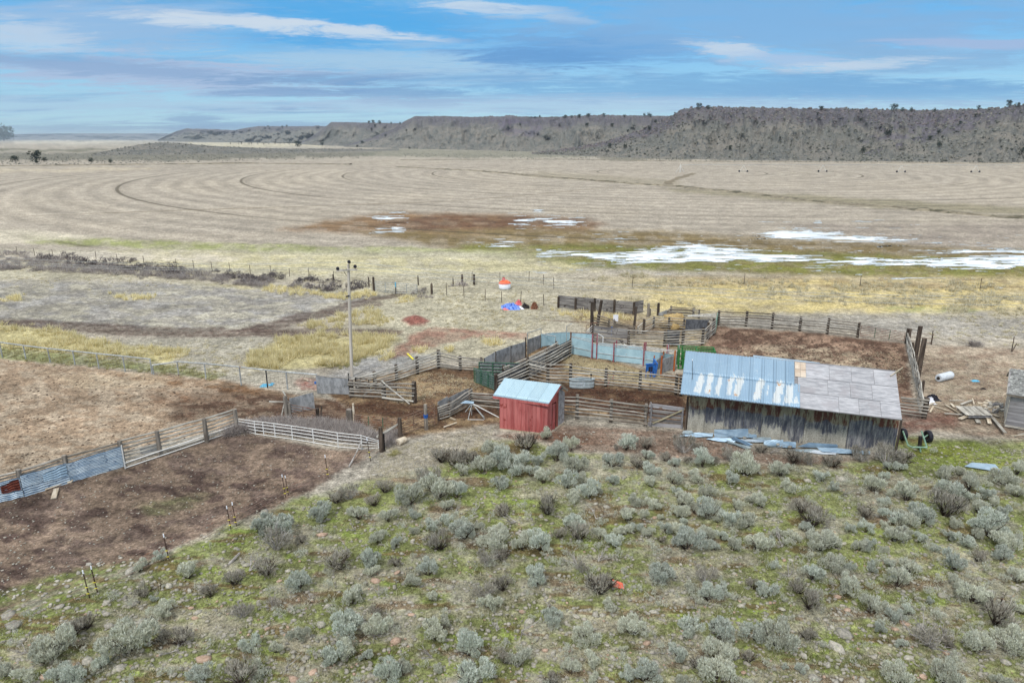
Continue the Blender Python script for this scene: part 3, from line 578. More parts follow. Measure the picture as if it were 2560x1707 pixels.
ridge('spur_hill', [(2060, 403), (2300, 405), (2700, 407), (3300, 412)], [(2060, 402), (2160, 382), (2260, 350), (2350, 318), (2420, 290), (2480, 270), (2540, 262), (2620, 258), (3300, 240)], [(2060, 30), (2400, 120), (3300, 170)], 400, 2.4, 44, 11, 14)
ridge('low_hill', [(230, 390), (300, 388), (500, 386), (760, 382), (1000, 377)], [(230, 386), (300, 372), (350, 362), (405, 356), (460, 359), (540, 366), (700, 372), (860, 372), (1000, 374)], [(230, 60), (405, 160), (1000, 200)], 200, 2.4, 30, 13, 5, rocky=0.0)

# ------------------------------------------------------------------ scatterer: many copies of a small mesh joined into one
def tri_template(V, F): return np.array(V, float), np.array(F, int)
def scatter(tmpls, pos, scl, yaw, which=None, tilt=0.0, squash=None):
    Vs, Fs, off = [], [], 0; pos = np.asarray(pos, float); n = len(pos)
    which = rng.integers(0, len(tmpls), n) if which is None else which
    for k, (TV, TF) in enumerate(tmpls):
        m = np.where(which == k)[0]
        if not len(m): continue
        c_, s_ = np.cos(yaw[m]), np.sin(yaw[m]); S_ = np.asarray(scl)[m]
        if S_.ndim == 1: S_ = np.stack([S_]*3, 1)
        V = TV[None]*S_[:, None, :]
        X = V[..., 0]*c_[:, None]-V[..., 1]*s_[:, None]; Y = V[..., 0]*s_[:, None]+V[..., 1]*c_[:, None]
        V = np.stack([X, Y, V[..., 2]], -1)+pos[m][:, None, :]
        Vs.append(V.reshape(-1, 3)); Fs.append((TF[None]+(np.arange(len(m))*len(TV))[:, None, None]+off).reshape(-1, TF.shape[1])); off += len(m)*len(TV)
    return np.concatenate(Vs), np.concatenate(Fs)
def ico(seed=0, flat=0.6, jag=0.25):
    r = random.Random(seed); p = (1+5**.5)/2
    v = [(-1, p, 0), (1, p, 0), (-1, -p, 0), (1, -p, 0), (0, -1, p), (0, 1, p), (0, -1, -p), (0, 1, -p), (p, 0, -1), (p, 0, 1), (-p, 0, -1), (-p, 0, 1)]
    f = [(0, 11, 5), (0, 5, 1), (0, 1, 7), (0, 7, 10), (0, 10, 11), (1, 5, 9), (5, 11, 4), (11, 10, 2), (10, 7, 6), (7, 1, 8), (3, 9, 4), (3, 4, 2), (3, 2, 6), (3, 6, 8), (3, 8, 9), (4, 9, 5), (2, 4, 11), (6, 2, 10), (8, 6, 7), (9, 8, 1)]
    v = [Vector(q).normalized()*(1+jag*(r.random()*2-1))*0.5 for q in v]; v = [(q.x*1.2, q.y*0.9, q.z*flat) for q in v]
    return tri_template(v, f)
# low brush dotted over the slopes
allp = np.concatenate([RIDGE_PTS[k] for k in (3, 4, 5, 4, 5, 6, 6)]); pk = allp[rng.integers(0, len(allp), 9000)]; pk = pk[pk[:, 2] > 0.3]
pk = pk+rng.normal(0, 1.0, pk.shape)*np.array([1.5, 1.5, 0]); ss = rng.uniform(0.7, 2.3, len(pk))
Vv, Ff = scatter([ico(k, 0.8, 0.35) for k in range(4)], pk, ss, rng.uniform(0, 6.28, len(pk)))
link('hillside_brush', np_mesh('hillside_brush', Vv, Ff, 'hill_shrub'), kind='stuff', label='low grey-green brush dotted over the slopes below the rimrock', category='brush')
# rim boulders on the nearest table edge
rp = RIDGE_PTS[4].reshape(56, -1, 3)[38:55].reshape(-1, 3); rp = rp[rng.integers(0, len(rp), 1500)]
Vv, Ff = scatter([ico(k+9, 0.9, 0.3) for k in range(4)], rp, rng.uniform(1.0, 3.2, len(rp)), rng.uniform(0, 6.28, len(rp)))
simple('rim_rock', lin(84, 78, 80, .9), lin(132, 122, 120, .9), 0.5, vary=0.05)
link('rimrock_boulders', np_mesh('rimrock_boulders', Vv, Ff, 'rim_rock'), kind='stuff', label='dark boulders tumbled below the edge of the nearest tableland', category='boulders')

# ------------------------------------------------------------------ junipers
def juniper_mesh(seed, n=520, tall=1.0):
    r = random.Random(seed); V, Fc = [], []
    lobes = [(r.uniform(-.28, .28), r.uniform(-.28, .28), r.uniform(.32, .8), r.uniform(.16, .30)) for _ in range(9)]+[(0, 0, .5, .36), (0, 0, .22, .36), (.1, .1, .2, .3), (-.12, 0, .2, .3)]
    for _ in range(n):
        lx, ly, lz, lr = r.choice(lobes); a = r.uniform(0, 6.28); e = math.asin(r.uniform(-.6, 1)); q = lr*r.uniform(.55, 1.05)
        p = Vector((lx+q*math.cos(a)*math.cos(e), ly+q*math.sin(a)*math.cos(e), (lz+q*math.sin(e)*0.9)*tall)); s_ = r.uniform(.035, .085)
        d1 = Vector((r.uniform(-1, 1), r.uniform(-1, 1), r.uniform(-1, 1))).normalized()*s_; d2 = Vector((r.uniform(-1, 1), r.uniform(-1, 1), r.uniform(-.3, 1))).normalized()*s_
        i = len(V); V += [tuple(p-d1), tuple(p+d1), tuple(p+d2)]; Fc.append((i, i+1, i+2))
    return np.array(V), np.array(Fc)
jm = []
for k in range(4):
    V, Fc = juniper_mesh(100+k, tall=(1.0, 1.15, 0.85, 1.0)[k]); jm.append(np_mesh('crown', V, Fc, 'juniper'))
V, Fc = juniper_mesh(140, 900); jnear = np_mesh('crown', V, Fc, 'juniper_near')
tk = MB(); tk.tube([(0, 0, -0.1), (0.02, 0, .2), (0.0, 0.03, .45)], [.06, .04, .015], 5); tk.tube([(0.01, 0, .15), (.12, .04, .4)], [.025, .01], 4); jtrunk = tk.mesh('trunk', 'tree_trunk')
ALLR = np.concatenate(RIDGE_PTS); RU, RV, RD = Pn(ALLR)
def on_hill(u, v):
    e = np.hypot(RU-u, (RV-v)*2); near = e < e.min()+5; k = np.where(near)[0][np.argmin(RD[near])]; return Vector(ALLR[k])
def tree(u, v, hp, where, label, group, mesh=None, wide=1.0):
    p = W(u, v) if where == 'ground' else on_hill(u, v)
    h = hp*1.15/ppm(p); r = thing('juniper_tree', p-Vector((0, 0, 0.1*h)), label, 'tree', group)
    k = random.randrange(4); s_ = h/0.92
    inst('crown', mesh or jm[k], r, p, (0, 0, random.uniform(0, 6.28)), (s_*wide, s_*wide, s_)); inst('trunk', jtrunk, r, p, (0, 0, 0), (s_, s_, s_)); return r
G_ = 'junipers scattered on the hills and flats'
for u, v, h, lb in [(38, 405, 17, 'small round juniper on the sage flat at the far left'), (91, 405, 25, 'largest dark juniper on the left sage flat'), (112, 404, 10, 'small juniper close beside the largest left juniper'), (92, 409, 8, 'tiny shrub-like juniper below the largest left juniper'),
        (228, 407, 11, 'rounded juniper standing alone right of the largest left juniper'), (277, 408, 8, 'small juniper at the field edge, rightmost on the left flat'), (745, 368, 13, 'dark juniper at the foot of the middle tableland'), (806, 365, 9, 'juniper just right of the white building line below the tableland'),
        (832, 363, 8, 'left of the two close round junipers below the middle hills'), (846, 362, 9, 'right of the two close round junipers below the middle hills'), (480, 370, 5, 'small juniper on the right side of the low hill'), (1024, 373, 5, 'tiny juniper at the field margin below the hills'), (1410, 382, 8, 'lone juniper on the margin between field and hills')]:
    tree(u, v, h, 'ground', lb, G_, wide=1.15)
for u, v, h, lb in [(2154, 382, 14, 'dark rounded juniper at the foot of the big tableland'), (2348, 368, 13, 'dark juniper low on the right-hand slope'), (2324, 348, 12, 'dark juniper halfway up the valley right of the tableland'), (2217, 341, 18, 'bushy grey juniper in the middle of the big slope'), (2347, 334, 10, 'juniper above the valley junipers'),
        (2353, 343, 6, 'small juniper beside the valley junipers'), (2150, 302, 9, 'juniper high on the face of the big tableland'), (2048, 289, 7, 'small juniper under the rim of the tableland'), (1823, 373, 11, 'juniper low on the left part of the big slope'), (1558, 371, 10, 'juniper at the left foot of the big tableland'), (1523, 368, 10, 'greyish juniper left of the foot of the big tableland'),
        (1618, 327, 11, 'juniper on the flank left of the big tableland'), (1566, 328, 7, 'small juniper on the flank above the left foot'), (1464, 315, 10, 'juniper on the slope of the middle tableland'), (1530, 315, 10, 'right one of the junipers on the middle tableland slope'), (1300, 312, 6, 'small dark juniper on the gully slope of the middle tableland'), (2436, 296, 8, 'juniper near the top of the right spur'), (2400, 308, 9, 'juniper on the right spur above the valley'),
        (2553, 385, 16, 'dark juniper cut by the right picture edge'), (1640, 305, 8, 'juniper below the left shoulder of the big rim'), (905, 357, 8, 'juniper on the toe of the left tableland'), (893, 366, 6, 'low juniper below the toe of the left tableland'), (925, 328, 7, 'juniper on the left shoulder of the tableland'), (960, 341, 6, 'small juniper on the left tableland slope'), (934, 318, 7, 'juniper close to the left tableland rim'), (1012, 327, 5, 'tiny juniper on the long slope of the tableland'), (1950, 350, 6, 'small dark juniper in the middle of the broad slope')]:
    tree(u, v, h, 'hill', lb, G_)
for u, v, h, lb in [(1747, 271, 14, 'clustered juniper on the left end of the big skyline'), (1770, 271, 9, 'small skyline juniper beside the left cluster'), (2058, 274, 12, 'twin-topped juniper on the middle of the big skyline'), (2234, 277, 17, 'tallest skyline juniper on the big tableland'), (2260, 277, 9, 'small skyline juniper right of the tallest one'), (2279, 277, 9, 'second small skyline juniper right of the tallest one'), (2338, 277, 8, 'lone small juniper on the dip of the skyline'),
        (2440, 273, 9, 'skyline juniper near the right spur'), (2516, 266, 14, 'round juniper on the skyline near the right edge'), (2548, 268, 10, 'bushy juniper at the right end of the skyline'), (1409, 294, 9, 'leftmost of the junipers on the middle skyline'), (1424, 294, 6, 'low juniper on the middle skyline'), (1446, 292, 10, 'pointed juniper on the middle skyline'), (1470, 291, 11, 'widest juniper on the middle skyline'), (1505, 290, 8, 'single juniper right of the middle skyline group'), (1560, 290, 6, 'tiny juniper on the right of the middle skyline'),
        (1609, 290, 7, 'first of the three small junipers left of the big rim'), (1619, 290, 8, 'second of the three small junipers left of the big rim'), (1630, 291, 7, 'third of the three small junipers left of the big rim'), (1345, 292, 5, 'tiny lone juniper on the long middle skyline'), (918, 307, 7, 'juniper on the top left of the tableland'), (929, 306, 8, 'round juniper on the top left of the tableland'), (950, 309, 8, 'juniper right of the rim top on the left tableland'), (975, 308, 5, 'small juniper on the flat top of the left tableland'), (996, 309, 5, 'last small juniper before the tableland step'),
        (668, 316, 4, 'tiny tree on the far left skyline'), (705, 316, 5, 'dense little tree on the far skyline'), (716, 316, 5, 'dense little tree next to it on the far skyline')]:
    tree(u, v+1, h, 'hill', lb, G_)
tree(10, 352, 32, 'ground', 'dark green tree crown cut by the left picture edge at the horizon', None, jnear, 1.5)

# farmstead and bare trees at the foot of the far hills
hs = []
for k, (u, v, wpx, hpx, lb) in enumerate([(478, 353.8, 11, 3.4, 'small pale farmhouse at the foot of the far hills'), (497, 353.5, 7, 2.6, 'small pale barn right of the far farmhouse')]):
    p = W(u, v); q = ppm(p); ww, hh = wpx/q, hpx/q; r = thing('farm_building', p, lb, 'building')
    mb = MB().box(p.x-ww/2, p.x+ww/2, p.y, p.y+ww*.7, 0, hh*.6); mb.build('wall', 'white_plastic', r)
    mb = MB(); a, b_, z0, z1 = p.x-ww*.55, p.x+ww*.55, hh*.6, hh
    mb.slab((a, p.y-.5, z0), (b_, p.y-.5, z0), (b_, p.y+ww*.35, z1), (a, p.y+ww*.35, z1), .3); mb.slab((a, p.y+ww*.35, z1), (b_, p.y+ww*.35, z1), (b_, p.y+ww*.75, z0), (a, p.y+ww*.75, z0), .3); mb.build('roof', 'galv_tank', r)
bt = []
for k in range(3):
    r_ = random.Random(k); mb = MB()
    for j in range(26):
        a = r_.uniform(0, 6.28); e = r_.uniform(.4, 1.5); z0 = r_.uniform(.15, .4); L = r_.uniform(.3, .6)
        mb.tube([(0, 0, z0), (math.cos(a)*math.cos(e)*L, math.sin(a)*math.cos(e)*L, z0+math.sin(e)*L)], [.02, .006], 3, False)
    bt.append(mb.mesh('crown', 'bare_tree'))
for k in range(12):
    u, v = (580+k*13+random.uniform(-4, 4), 362.5+random.uniform(-1.2, 1.2)); p = W(u, v); h = random.uniform(6, 9)/ppm(p)
    r = thing('bare_tree', p, 'leafless pale tree, %s from the left in the thin far row below the tableland' % ORD[k], 'tree', 'leafless trees in the far row'); inst('crown', bt[k % 3], r, p, (0, 0, k), (h, h, h)); inst('trunk', jtrunk, r, p, (0, 0, 0), (h*.6, h*.6, h*.6))
# ------------------------------------------------------------------ fences and gates
def rail_variants(nm, n, k=4, seg=6, r=1.0, bend=0.012):
    out = []
    for j in range(k):
        rr_ = random.Random(hash(nm) % 97+j*7 if False else len(nm)*13+j*7); pts = [(i/seg, rr_.uniform(-bend, bend)*(0 < i < seg), rr_.uniform(-bend, bend)*(0 < i < seg)) for i in range(seg+1)]
        out.append((pts, [rr_.uniform(0.85, 1.15)*(1.1-0.25*i/seg) for i in range(seg+1)]))
    return out
RV_ = rail_variants('rail', 6)
def beam(name, a, b_, rad, m, parent, n=6, straight=False, k=None):
    """a round rail between two world points, built at its true length"""
    a, b_ = Vector(a), Vector(b_); d_ = b_-a; L = d_.length; k = random.randrange(4) if k is None else k
    pts, rs = RV_[k]
    if straight: mb = MB().tube([a, b_], rad, n)
    else:
        u = d_.cross(Vector((0, 0, 1)))
        if u.length < 1e-3: u = Vector((1, 0, 0))
        u.normalize(); v = d_.cross(u).normalized()
        q = pts[::2]; mb = MB().tube([a+d_*p[0]+u*(p[1]*L)+v*(p[2]*L) for p in q], [rad*x for x in rs[::2]], n)
    return frame(mb, name, a, b_, m, parent)
def frame(mb, name, a, b_, m, parent):
    """give the piece a local frame whose x runs along it, so grain follows the timber"""
    a, b_ = Vector(a), Vector(b_); x = (b_-a).normalized(); up = Vector((0, 0, 1)) if abs(x.z) < 0.9 else Vector((0, 1, 0)); y = up.cross(x).normalized(); z = x.cross(y)
    if abs(x.z) > 0.9: M = Matrix.Translation(a)                     # uprights keep z up
    else: M = Matrix(((x.x, y.x, z.x, a.x), (x.y, y.y, z.y, a.y), (x.z, y.z, z.z, a.z), (0, 0, 0, 1)))
    Mi = M.inverted(); mb.v = [tuple(Mi @ Vector(q)) for q in mb.v]
    ob = bpy.data.objects.new(name, mb.mesh(name, m)); C.objects.link(ob)
    if parent is not None: ob.parent = parent; M = Matrix.Translation(-Vector(parent.location)) @ M
    ob.matrix_local = M; return ob
def board(name, a, b_, w_, th, m, parent, up=Vector((0, 0, 1))):
    a, b_ = Vector(a), Vector(b_); x = (b_-a).normalized()
    y = up.cross(x); y = y.normalized()*th/2; z = x.cross(y).normalized()*w_/2
    mb = MB().hexa([a-y-z, b_-y-z, b_+y-z, a+y-z, a-y+z, b_-y+z, b_+y+z, a+y+z]); return frame(mb, name, a, b_, m, parent)
def post(p, h, r, m, parent, name='post', lean=(0, 0), n=7, sink=0.25):
    p = Vector(p); top = p+Vector((lean[0], lean[1], h)); rt = random.uniform(.85, 1.0)
    return frame(MB().tube([p-Vector((0, 0, sink)), p+(top-p)*.5, top], [r*1.08, r, r*rt], n), name, p, top, m, parent)
def PT(q):                                         # (u, v_base, v_top) -> world base, height
    p = W(q[0], q[1]); return p, hgt(p, q[2])
def fence(label, posts, nr=6, m='grey_rail', pm='dark_post', rr_=0.05, pr=0.10, side=-1, group=None, ext=0.15, lo=0.16, hi=0.93, jit=0.03, skip=(), mix=None, top_only=False, name='rail_fence', cat='fence', straight=False, hide_posts=()):
    Q = [PT(q) for q in posts]; r = thing(name, Q[0][0], label, cat, group)
    for k, (p, h) in enumerate(Q):
        if k not in hide_posts: post(p, h, pr*random.uniform(.9, 1.1), pm, r)
    for k in range(len(Q)-1):
        if k in skip: continue
        (a, ha), (b_, hb) = Q[k], Q[k+1]; d_ = (b_-a).normalized(); off = Vector((d_.y, -d_.x, 0))*side*-1*(pr+rr_)*-1
        n_ = nr
        for j in range(n_):
            f = lo+(hi-lo)*(j/(n_-1) if n_ > 1 else 1); o2 = off*random.uniform(.8, 1.05)
            za, zb = ha*f+random.uniform(-jit, jit), hb*f+random.uniform(-jit, jit)
            e = d_*ext*random.uniform(0, 1)
            mm = m if not mix or random.random() > mix[1] else mix[0]
            beam('rail', a+o2+Vector((0, 0, za))-e, b_+o2+Vector((0, 0, zb))+e, rr_*random.uniform(.75, 1.2), mm, r, straight=straight)
    return r, Q
def gate(label, a, b_, nb=6, nv=2, m='rust_pipe', r0=0.022, lo=0.12, vm=None, name='pipe_gate', cat='gate', group=None, brace=False):
    (p, h), (q, g) = PT(a), PT(b_); r = thing(name, p, label, cat, group); Z = Vector((0, 0, 1))
    for j in range(nb):
        f = j/(nb-1); za, zb = lo+(h-lo)*f, lo+(g-lo)*f; beam('bar', p+Z*za, q+Z*zb, r0, m, r, 5, True)
    for k in range(nv+2):
        f = k/(nv+1); x = p+(q-p)*f; zt = lo+((h-lo)*(1-f)+(g-lo)*f-0)
        beam('upright', x+Z*(lo if 0 < k < nv+1 else lo), x+Z*(h*(1-f)+g*f), r0*1.1, vm if vm and 0 < k < nv+1 else m, r, 5, True)
    if brace: beam('brace', p+Z*h, q+Z*lo, r0*1.2, m, r, 5, True)
    return r, p, q
def panel(a, b_, th, m, parent=None, name='sheet', z0=0.05, off=0.0):
    """upright board or sheet between two sighted edges"""
    (p, h), (q, g) = PT(a), PT(b_); d_ = (q-p).normalized(); n = Vector((d_.y, -d_.x, 0))*off; Z = Vector((0, 0, 1)); t_ = Vector((d_.y, -d_.x, 0))*th
    mb = MB().hexa([p+n+Z*z0, q+n+Z*z0, q+n+t_+Z*z0, p+n+t_+Z*z0, p+n+Z*h, q+n+Z*g, q+n+t_+Z*g, p+n+t_+Z*h]); return mb, p, q
def px(c, *q): return [(c(x, b_)[0], c(x, b_)[1], c(x, t_)[1]) for x, b_, t_ in q]
Z = Vector((0, 0, 1))

# A: the long fence along the lower left pen (tin, then poles)
fA, QA = fence('long fence beside the brown lower pen, tin clad left, pale poles right', px(c4, (-190, 1545, 1325), (205, 1445, 1222), (600, 1325, 1100), (1070, 1190, 975), (1390, 1102, 890), (1792, 985, 780), (2052, 888, 700)), 6, 'pale_rail', 'grey_post', .045, .12, skip=(0, 1, 2), jit=.04)
for k in range(3):
    (a, ha), (b_, hb) = QA[k], QA[k+1]; beam('rail', a+Z*ha*.93, b_+Z*hb*.93, .05, 'grey_rail', fA); beam('rail', a+Z*ha*.78, b_+Z*hb*.80, .04, 'grey_rail', fA)
def corr_sheet(a, b_, z0, z1a, z1b, m, parent, n=11, amp=.018, off=.14, name='tin_sheet', seg=7):
    """sheet with horizontal corrugations hung on a fence, slightly buckled"""
    a, b_ = Vector(a), Vector(b_); d_ = (b_-a).normalized(); nn = Vector((-d_.y, d_.x, 0)); V, Fq = [], []
    rows = n*4; bu = [random.uniform(-.02, .02) for _ in range(seg+1)]
    for i in range(rows+1):
        for s_ in range(seg+1):
            f = s_/seg; z1 = z1a*(1-f)+z1b*f; zz_ = z0+(z1-z0)*i/rows+bu[s_]*1.5
            q = a+(b_-a)*f-nn*(off+amp*math.cos(2*math.pi*i/4)+bu[s_])+Z*zz_; V.append(tuple(q))
    V2 = [tuple(Vector(v)+nn*.004) for v in V]; W_ = seg+1; N = len(V)
    for i in range(rows):
        for s_ in range(seg):
            k = i*W_+s_; Fq.append((k, k+1, k+W_+1, k+W_)); Fq.append((N+k, N+k+W_, N+k+W_+1, N+k+1))
    mb = MB(); mb.v = V+V2; mb.f = Fq; return frame(mb, name, a, b_, m, parent)
(a, ha), (b_, hb), (c_, hc), (d0, hd) = QA[:4]
corr_sheet(a, b_, .30, ha*.74, hb*.76, 'tin_worn', fA, 9); corr_sheet(a+Z*0, b_, .02, .42, .36, 'tin_worn', fA, 4, off=.17)
corr_sheet(b_, c_, .30, hb*.80, hc*.76, 'tin_worn', fA, 10); corr_sheet(b_, c_, .0, .45, .48, 'tin_worn', fA, 4, off=.17)
corr_sheet(c_, d0, .0, hc*.72, hd*.84, 'tin_worn', fA, 14)
corr_sheet(a+(b_-a)*.55, a+(b_-a)*.97, .42, ha*.62, ha*.76, 'tin_rusted', fA, 4, off=.185)
corr_sheet(b_+(c_-b_)*.45, b_+(c_-b_)*.98, .45, hb*.62, hb*.78, 'tin', fA, 4, off=.185)
beam('bottom_board', b_+(c_-b_)*.5+Vector((.1, -.25, .06)), c_+Vector((-.1, -.25, .05)), .04, 'bare_wood', fA)
mb, p, q = panel(c4(1212, 1100)+(c4(0, 1040)[1],), c4(1362, 1082)+(c4(0, 1000)[1],), .02, 'x', off=-.12); frame(mb, 'plywood_scrap', p, q, 'plywood_grey', fA)
# white pipes wired along the foot of the pole part
rg = thing('pipe_gate', QA[3][0], 'long white two-pipe gate wired along the foot of the pole fence', 'gate'); e0 = QA[3][0]+Vector((.25, -.3, 0)); e1 = QA[6][0]+Vector((-.05, -.2, 0))
beam('bar', e0+Z*.30, e1+Z*.42, .03, 'white_pipe', rg, 6, True); beam('bar', e0+Z*.04, e1+Z*.10, .03, 'white_pipe', rg, 6, True); beam('upright', e0, e0+Z*1.28, .035, 'white_pipe', rg, 6, True)

# B: white pipe fence between the brown pen and the dry brush
def ladder(label, a_pts, bars, m, r0=.024, name='pipe_fence', cat='fence', tops=None):
    Q = [PT(q) for q in a_pts]; r = thing(name, Q[0][0], label, cat)
    for k, (p, h) in enumerate(Q): beam('upright', p, p+Z*h, r0*1.25, m, r, 6, True)
    for (a, ha), (b_, hb) in zip(Q[:-1], Q[1:]):
        for f in bars: beam('bar', a+Z*ha*f, b_+Z*hb*f, r0, m, r, 5, True)
    return r, Q
ladder('white pipe fence with five bars in front of the grey dry brush', [(598, 1076, 1046), (639, 1086, 1052), (660, 1089, 1054)]+px(c3, (98, 945, 822), (248, 965, 842), (430, 996, 868), (643, 1032, 902), (847, 1050, 925), (992, 1038, 970)), (.06, .32, .55, .78, .98), 'white_pipe')
beam_t = thing('propped_pole', W(*c3(735, 1205)), 'grey pole propped against the right end of the white pipe fence', 'pole'); p0 = W(*c3(735, 1205)); q0 = W(*c3(838, 1046)); beam('pole', p0+Z*.05, q0+Z*.35, .045, 'dead_wood', beam_t)
# D: dark corner post with short rail, log
fD, QD = fence('two heavy old posts joined by a slanting pole beyond the white pipe fence', px(c3, (1018, 1068, 858), (1180, 952, 775)), 1, 'pale_rail', 'dark_post', .07, .13, hi=.62, lo=.6)
post(W(*c3(1042, 1062)), 1.0, .05, 'black_steel', fD); 
lg = MB(); la, lb_ = W(*c3(1158, 1015)), W(*c3(1222, 985)); lg.tube([la+Z*.17, lb_+Z*.17], [.2, .18], 12); o = solid('log', lg, 'bare_wood', 'short cut log lying beside the dark corner post', 'log', loc=la); o['label'] = 'short sawn log lying on the ground beside the heavy corner post'
# E: pipe gate run going up right
gate('long rusty pipe gate with seven bars between the heavy post and the blue-stained post', c3(1192, 935)+(c3(0, 775)[1],), c3(1400, 862)+(c3(0, 692)[1],), 7, 1)
gate('short rusty pipe gate panel beside the pole and plywood wing', c3(1410, 868)+(c3(0, 690)[1],), c3(1478, 850)+(c3(0, 660)[1],), 7, 0)
r_ = thing('gate_post', W(*c3(1403, 878)), 'old gate post with a bright blue strap between the rusty pipe gates', 'post'); p = W(*c3(1403, 878)); post(p, hgt(p, c3(0, 660)[1]), .11, 'grey_post', r_); frame(MB().tube([p+Z*.75, p+Z*.95], .13, 8), 'strap', p, p+Z, 'blue_steel', r_)
# F: poles backed with plywood
fF, QF = fence('pole fence wing backed with dark sheets left of the red shed', px(c3, (1512, 800, 668), (1600, 770, 640), (1788, 668, 515)), 6, 'grey_rail', 'dark_post', .05, .08, side=1)
for k, (x0, b0, t0, x1, b1, t1) in enumerate([(1505, 770, 640, 1590, 735, 590), (1592, 735, 605, 1680, 700, 560), (1682, 700, 558, 1770, 655, 520)]):
    mb, p, q = panel(c3(x0, b0)+(c3(0, t0)[1],), c3(x1, b1)+(c3(0, t1)[1],), .02, 'x', off=.0); frame(mb, 'plywood_sheet', p+Vector((0, .2, 0)), q+Vector((0, .2, 0)), 'plywood_grey', fF)
# G: front yard fence, behind the shed, to the barn
fG, QG = fence('front pole fence running from the plywood wing past the red shed to the gate', px(c1, (-5, 1015, 888), (235, 1045, 905), (560, 1085, 925), (905, 1132, 920), (1200, 1157, 962), (1497, 1195, 1000)), 6, 'grey_rail', 'grey_post', .05, .105, side=1, mix=('dark_rail', .3))
# plank gate
(p, h), (q, g) = PT(c1(1520, 1190)+(c1(0, 1000)[1],)), PT(c1(1822, 1213)+(c1(0, 1040)[1],)); rg = thing('plank_gate', p, 'wooden plank gate with a yellowish diagonal brace left of the barn wall', 'gate')
for f, wd, mm in ((.08, .24, 'grey_board'), (.30, .18, 'board_grey'), (.50, .16, 'board_grey'), (.70, .17, 'board_grey'), (.94, .24, 'grey_board')): board('board', p+Z*h*f, q+Z*g*f, wd, .04, mm, rg)
board('upright', p+Vector((.12, -.06, 0)), p+Vector((.12, -.06, h*1.05)), .36, .04, 'grey_board', rg, up=Vector((0, 1, 0))); board('upright', q+Vector((-.1, -.06, .0)), q+Vector((-.1, -.06, g*1.02)), .2, .05, 'grey_board', rg, up=Vector((0, 1, 0)))
beam('brace', p+Vector((.25, -.12, .2)), q+Vector((0, -.12, g*1.0)), .04, 'straw_pale', rg)
post(q+Vector((.22, 0, 0)), g*1.02, .13, 'dark_post', rg, 'gate_post')
# H: middle fence
fH, QH = fence('middle pole fence behind the water trough, crossing the corral', px(c1, (480, 792, 600), (655, 830, 645), (850, 838, 650), (1155, 852, 695), (1450, 882, 716), (1760, 922, 746), (1800, 930, 755), (1960, 950, 790)), 6, 'grey_rail', 'dark_post', .05, .11, side=1, mix=('pale_rail', .4))
# I: the slanting alley (two parallel runs)
fI, QI = fence('near side of the slanting alley of pale poles behind the red shed', px(c1, (215, 895, 740), (475, 800, 610), (645, 705, 540), (845, 590, 440)), 6, 'pale_rail', 'dark_post', .05, .07, side=1, straight=False)
fI2, QI2 = fence('far side of the slanting alley, dark boards behind the pale poles', px(c1, (270, 780, 668), (480, 690, 590), (655, 620, 500), (725, 590, 460)), 6, 'pale_rail', 'dark_post', .05, .09, side=1)
for k in range(3):
    (a, ha), (b_, hb) = QI[k], QI[k+1]; n = Vector((0, .14, 0)); mb = MB().hexa([a+n+Z*.05, b_+n+Z*.05, b_+n*1.15+Z*.05, a+n*1.15+Z*.05, a+n+Z*ha*.92, b_+n+Z*hb*.92, b_+n*1.15+Z*hb*.92, a+n*1.15+Z*ha*.92]); frame(mb, 'plywood_sheet', a+n, b_+n, 'plywood_dark' if k != 1 else 'plywood_grey', fI)
# J: grey sheet wing, blue steel crowding tub and alley
def sheet_wall(label, segs, m, th=.03, name='sheet_wall', cat='wall', pm='dark_post', posts=True, top=None, seam=None):
    r = None
    for (a, b_) in segs:
        mb, p, q = panel(a, b_, th, m)
        if r is None: r = thing(name, p, label, cat)
        frame(mb, 'panel', p, q, m, r); h, g = hgt(p, a[2]), hgt(q, b_[2])
        if posts:
            n = Vector((0, -.03, 0)); beam('upright', p+n, p+n+Z*(h+.02), .035, pm, r, 6, True)
        if top: beam('top_bar', p+Z*(h+.03), q+Z*(g+.03), .03, top, r, 6, True)
        if seam:
            for f in seam: beam('bar', p+Vector((0, -.05, 0))+Z*h*f, q+Vector((0, -.05, 0))+Z*g*f, .028, top or pm, r, 5, True)
    if posts: beam('upright', q+Vector((0, -.03, 0)), q+Vector((0, -.03, 0))+Z*(g+.02), .035, pm, r, 6, True)
    return r
def seg(c, *q): return [(c(x0, b0)+(c(0, t0)[1],), c(x1, b1)+(c(0, t1)[1],)) for (x0, b0, t0), (x1, b1, t1) in zip(q[:-1], q[1:])]
sheet_wall('long grey plywood wing leading into the alley behind the red shed', seg(c1, (105, 735, 606), (205, 712, 548), (335, 655, 500), (460, 605, 462)), 'plywood_grey')
sheet_wall('second grey plywood wing right of the tall rusty pipe', seg(c1, (482, 580, 442), (588, 520, 405)), 'plywood_grey')
sheet_wall('curved outer wall of the pale blue steel crowding tub', seg(c1, (600, 512, 402), (650, 502, 396), (700, 498, 390), (760, 492, 388), (820, 486, 384), (880, 492, 388), (940, 498, 392), (985, 508, 396), (1028, 520, 402)), 'sky_blue_steel', .02, 'tub_wall', 'wall', 'sky_blue_steel', True, 'galv_pipe')
sheet_wall('pale blue steel gate with rust spots left of the tall maroon posts', seg(c1, (860, 572, 428), (1030, 604, 470)), 'sky_blue_steel', .02, 'steel_gate', 'gate', 'sky_blue_steel', True, 'galv_pipe', (.45,))
gate('two open rails above the rust-spotted pale blue gate', c1(858, 571)+(c1(0, 418)[1],), c1(1032, 604)+(c1(0, 448)[1],), 2, 0, 'galv_pipe', .025, lo=1.25)
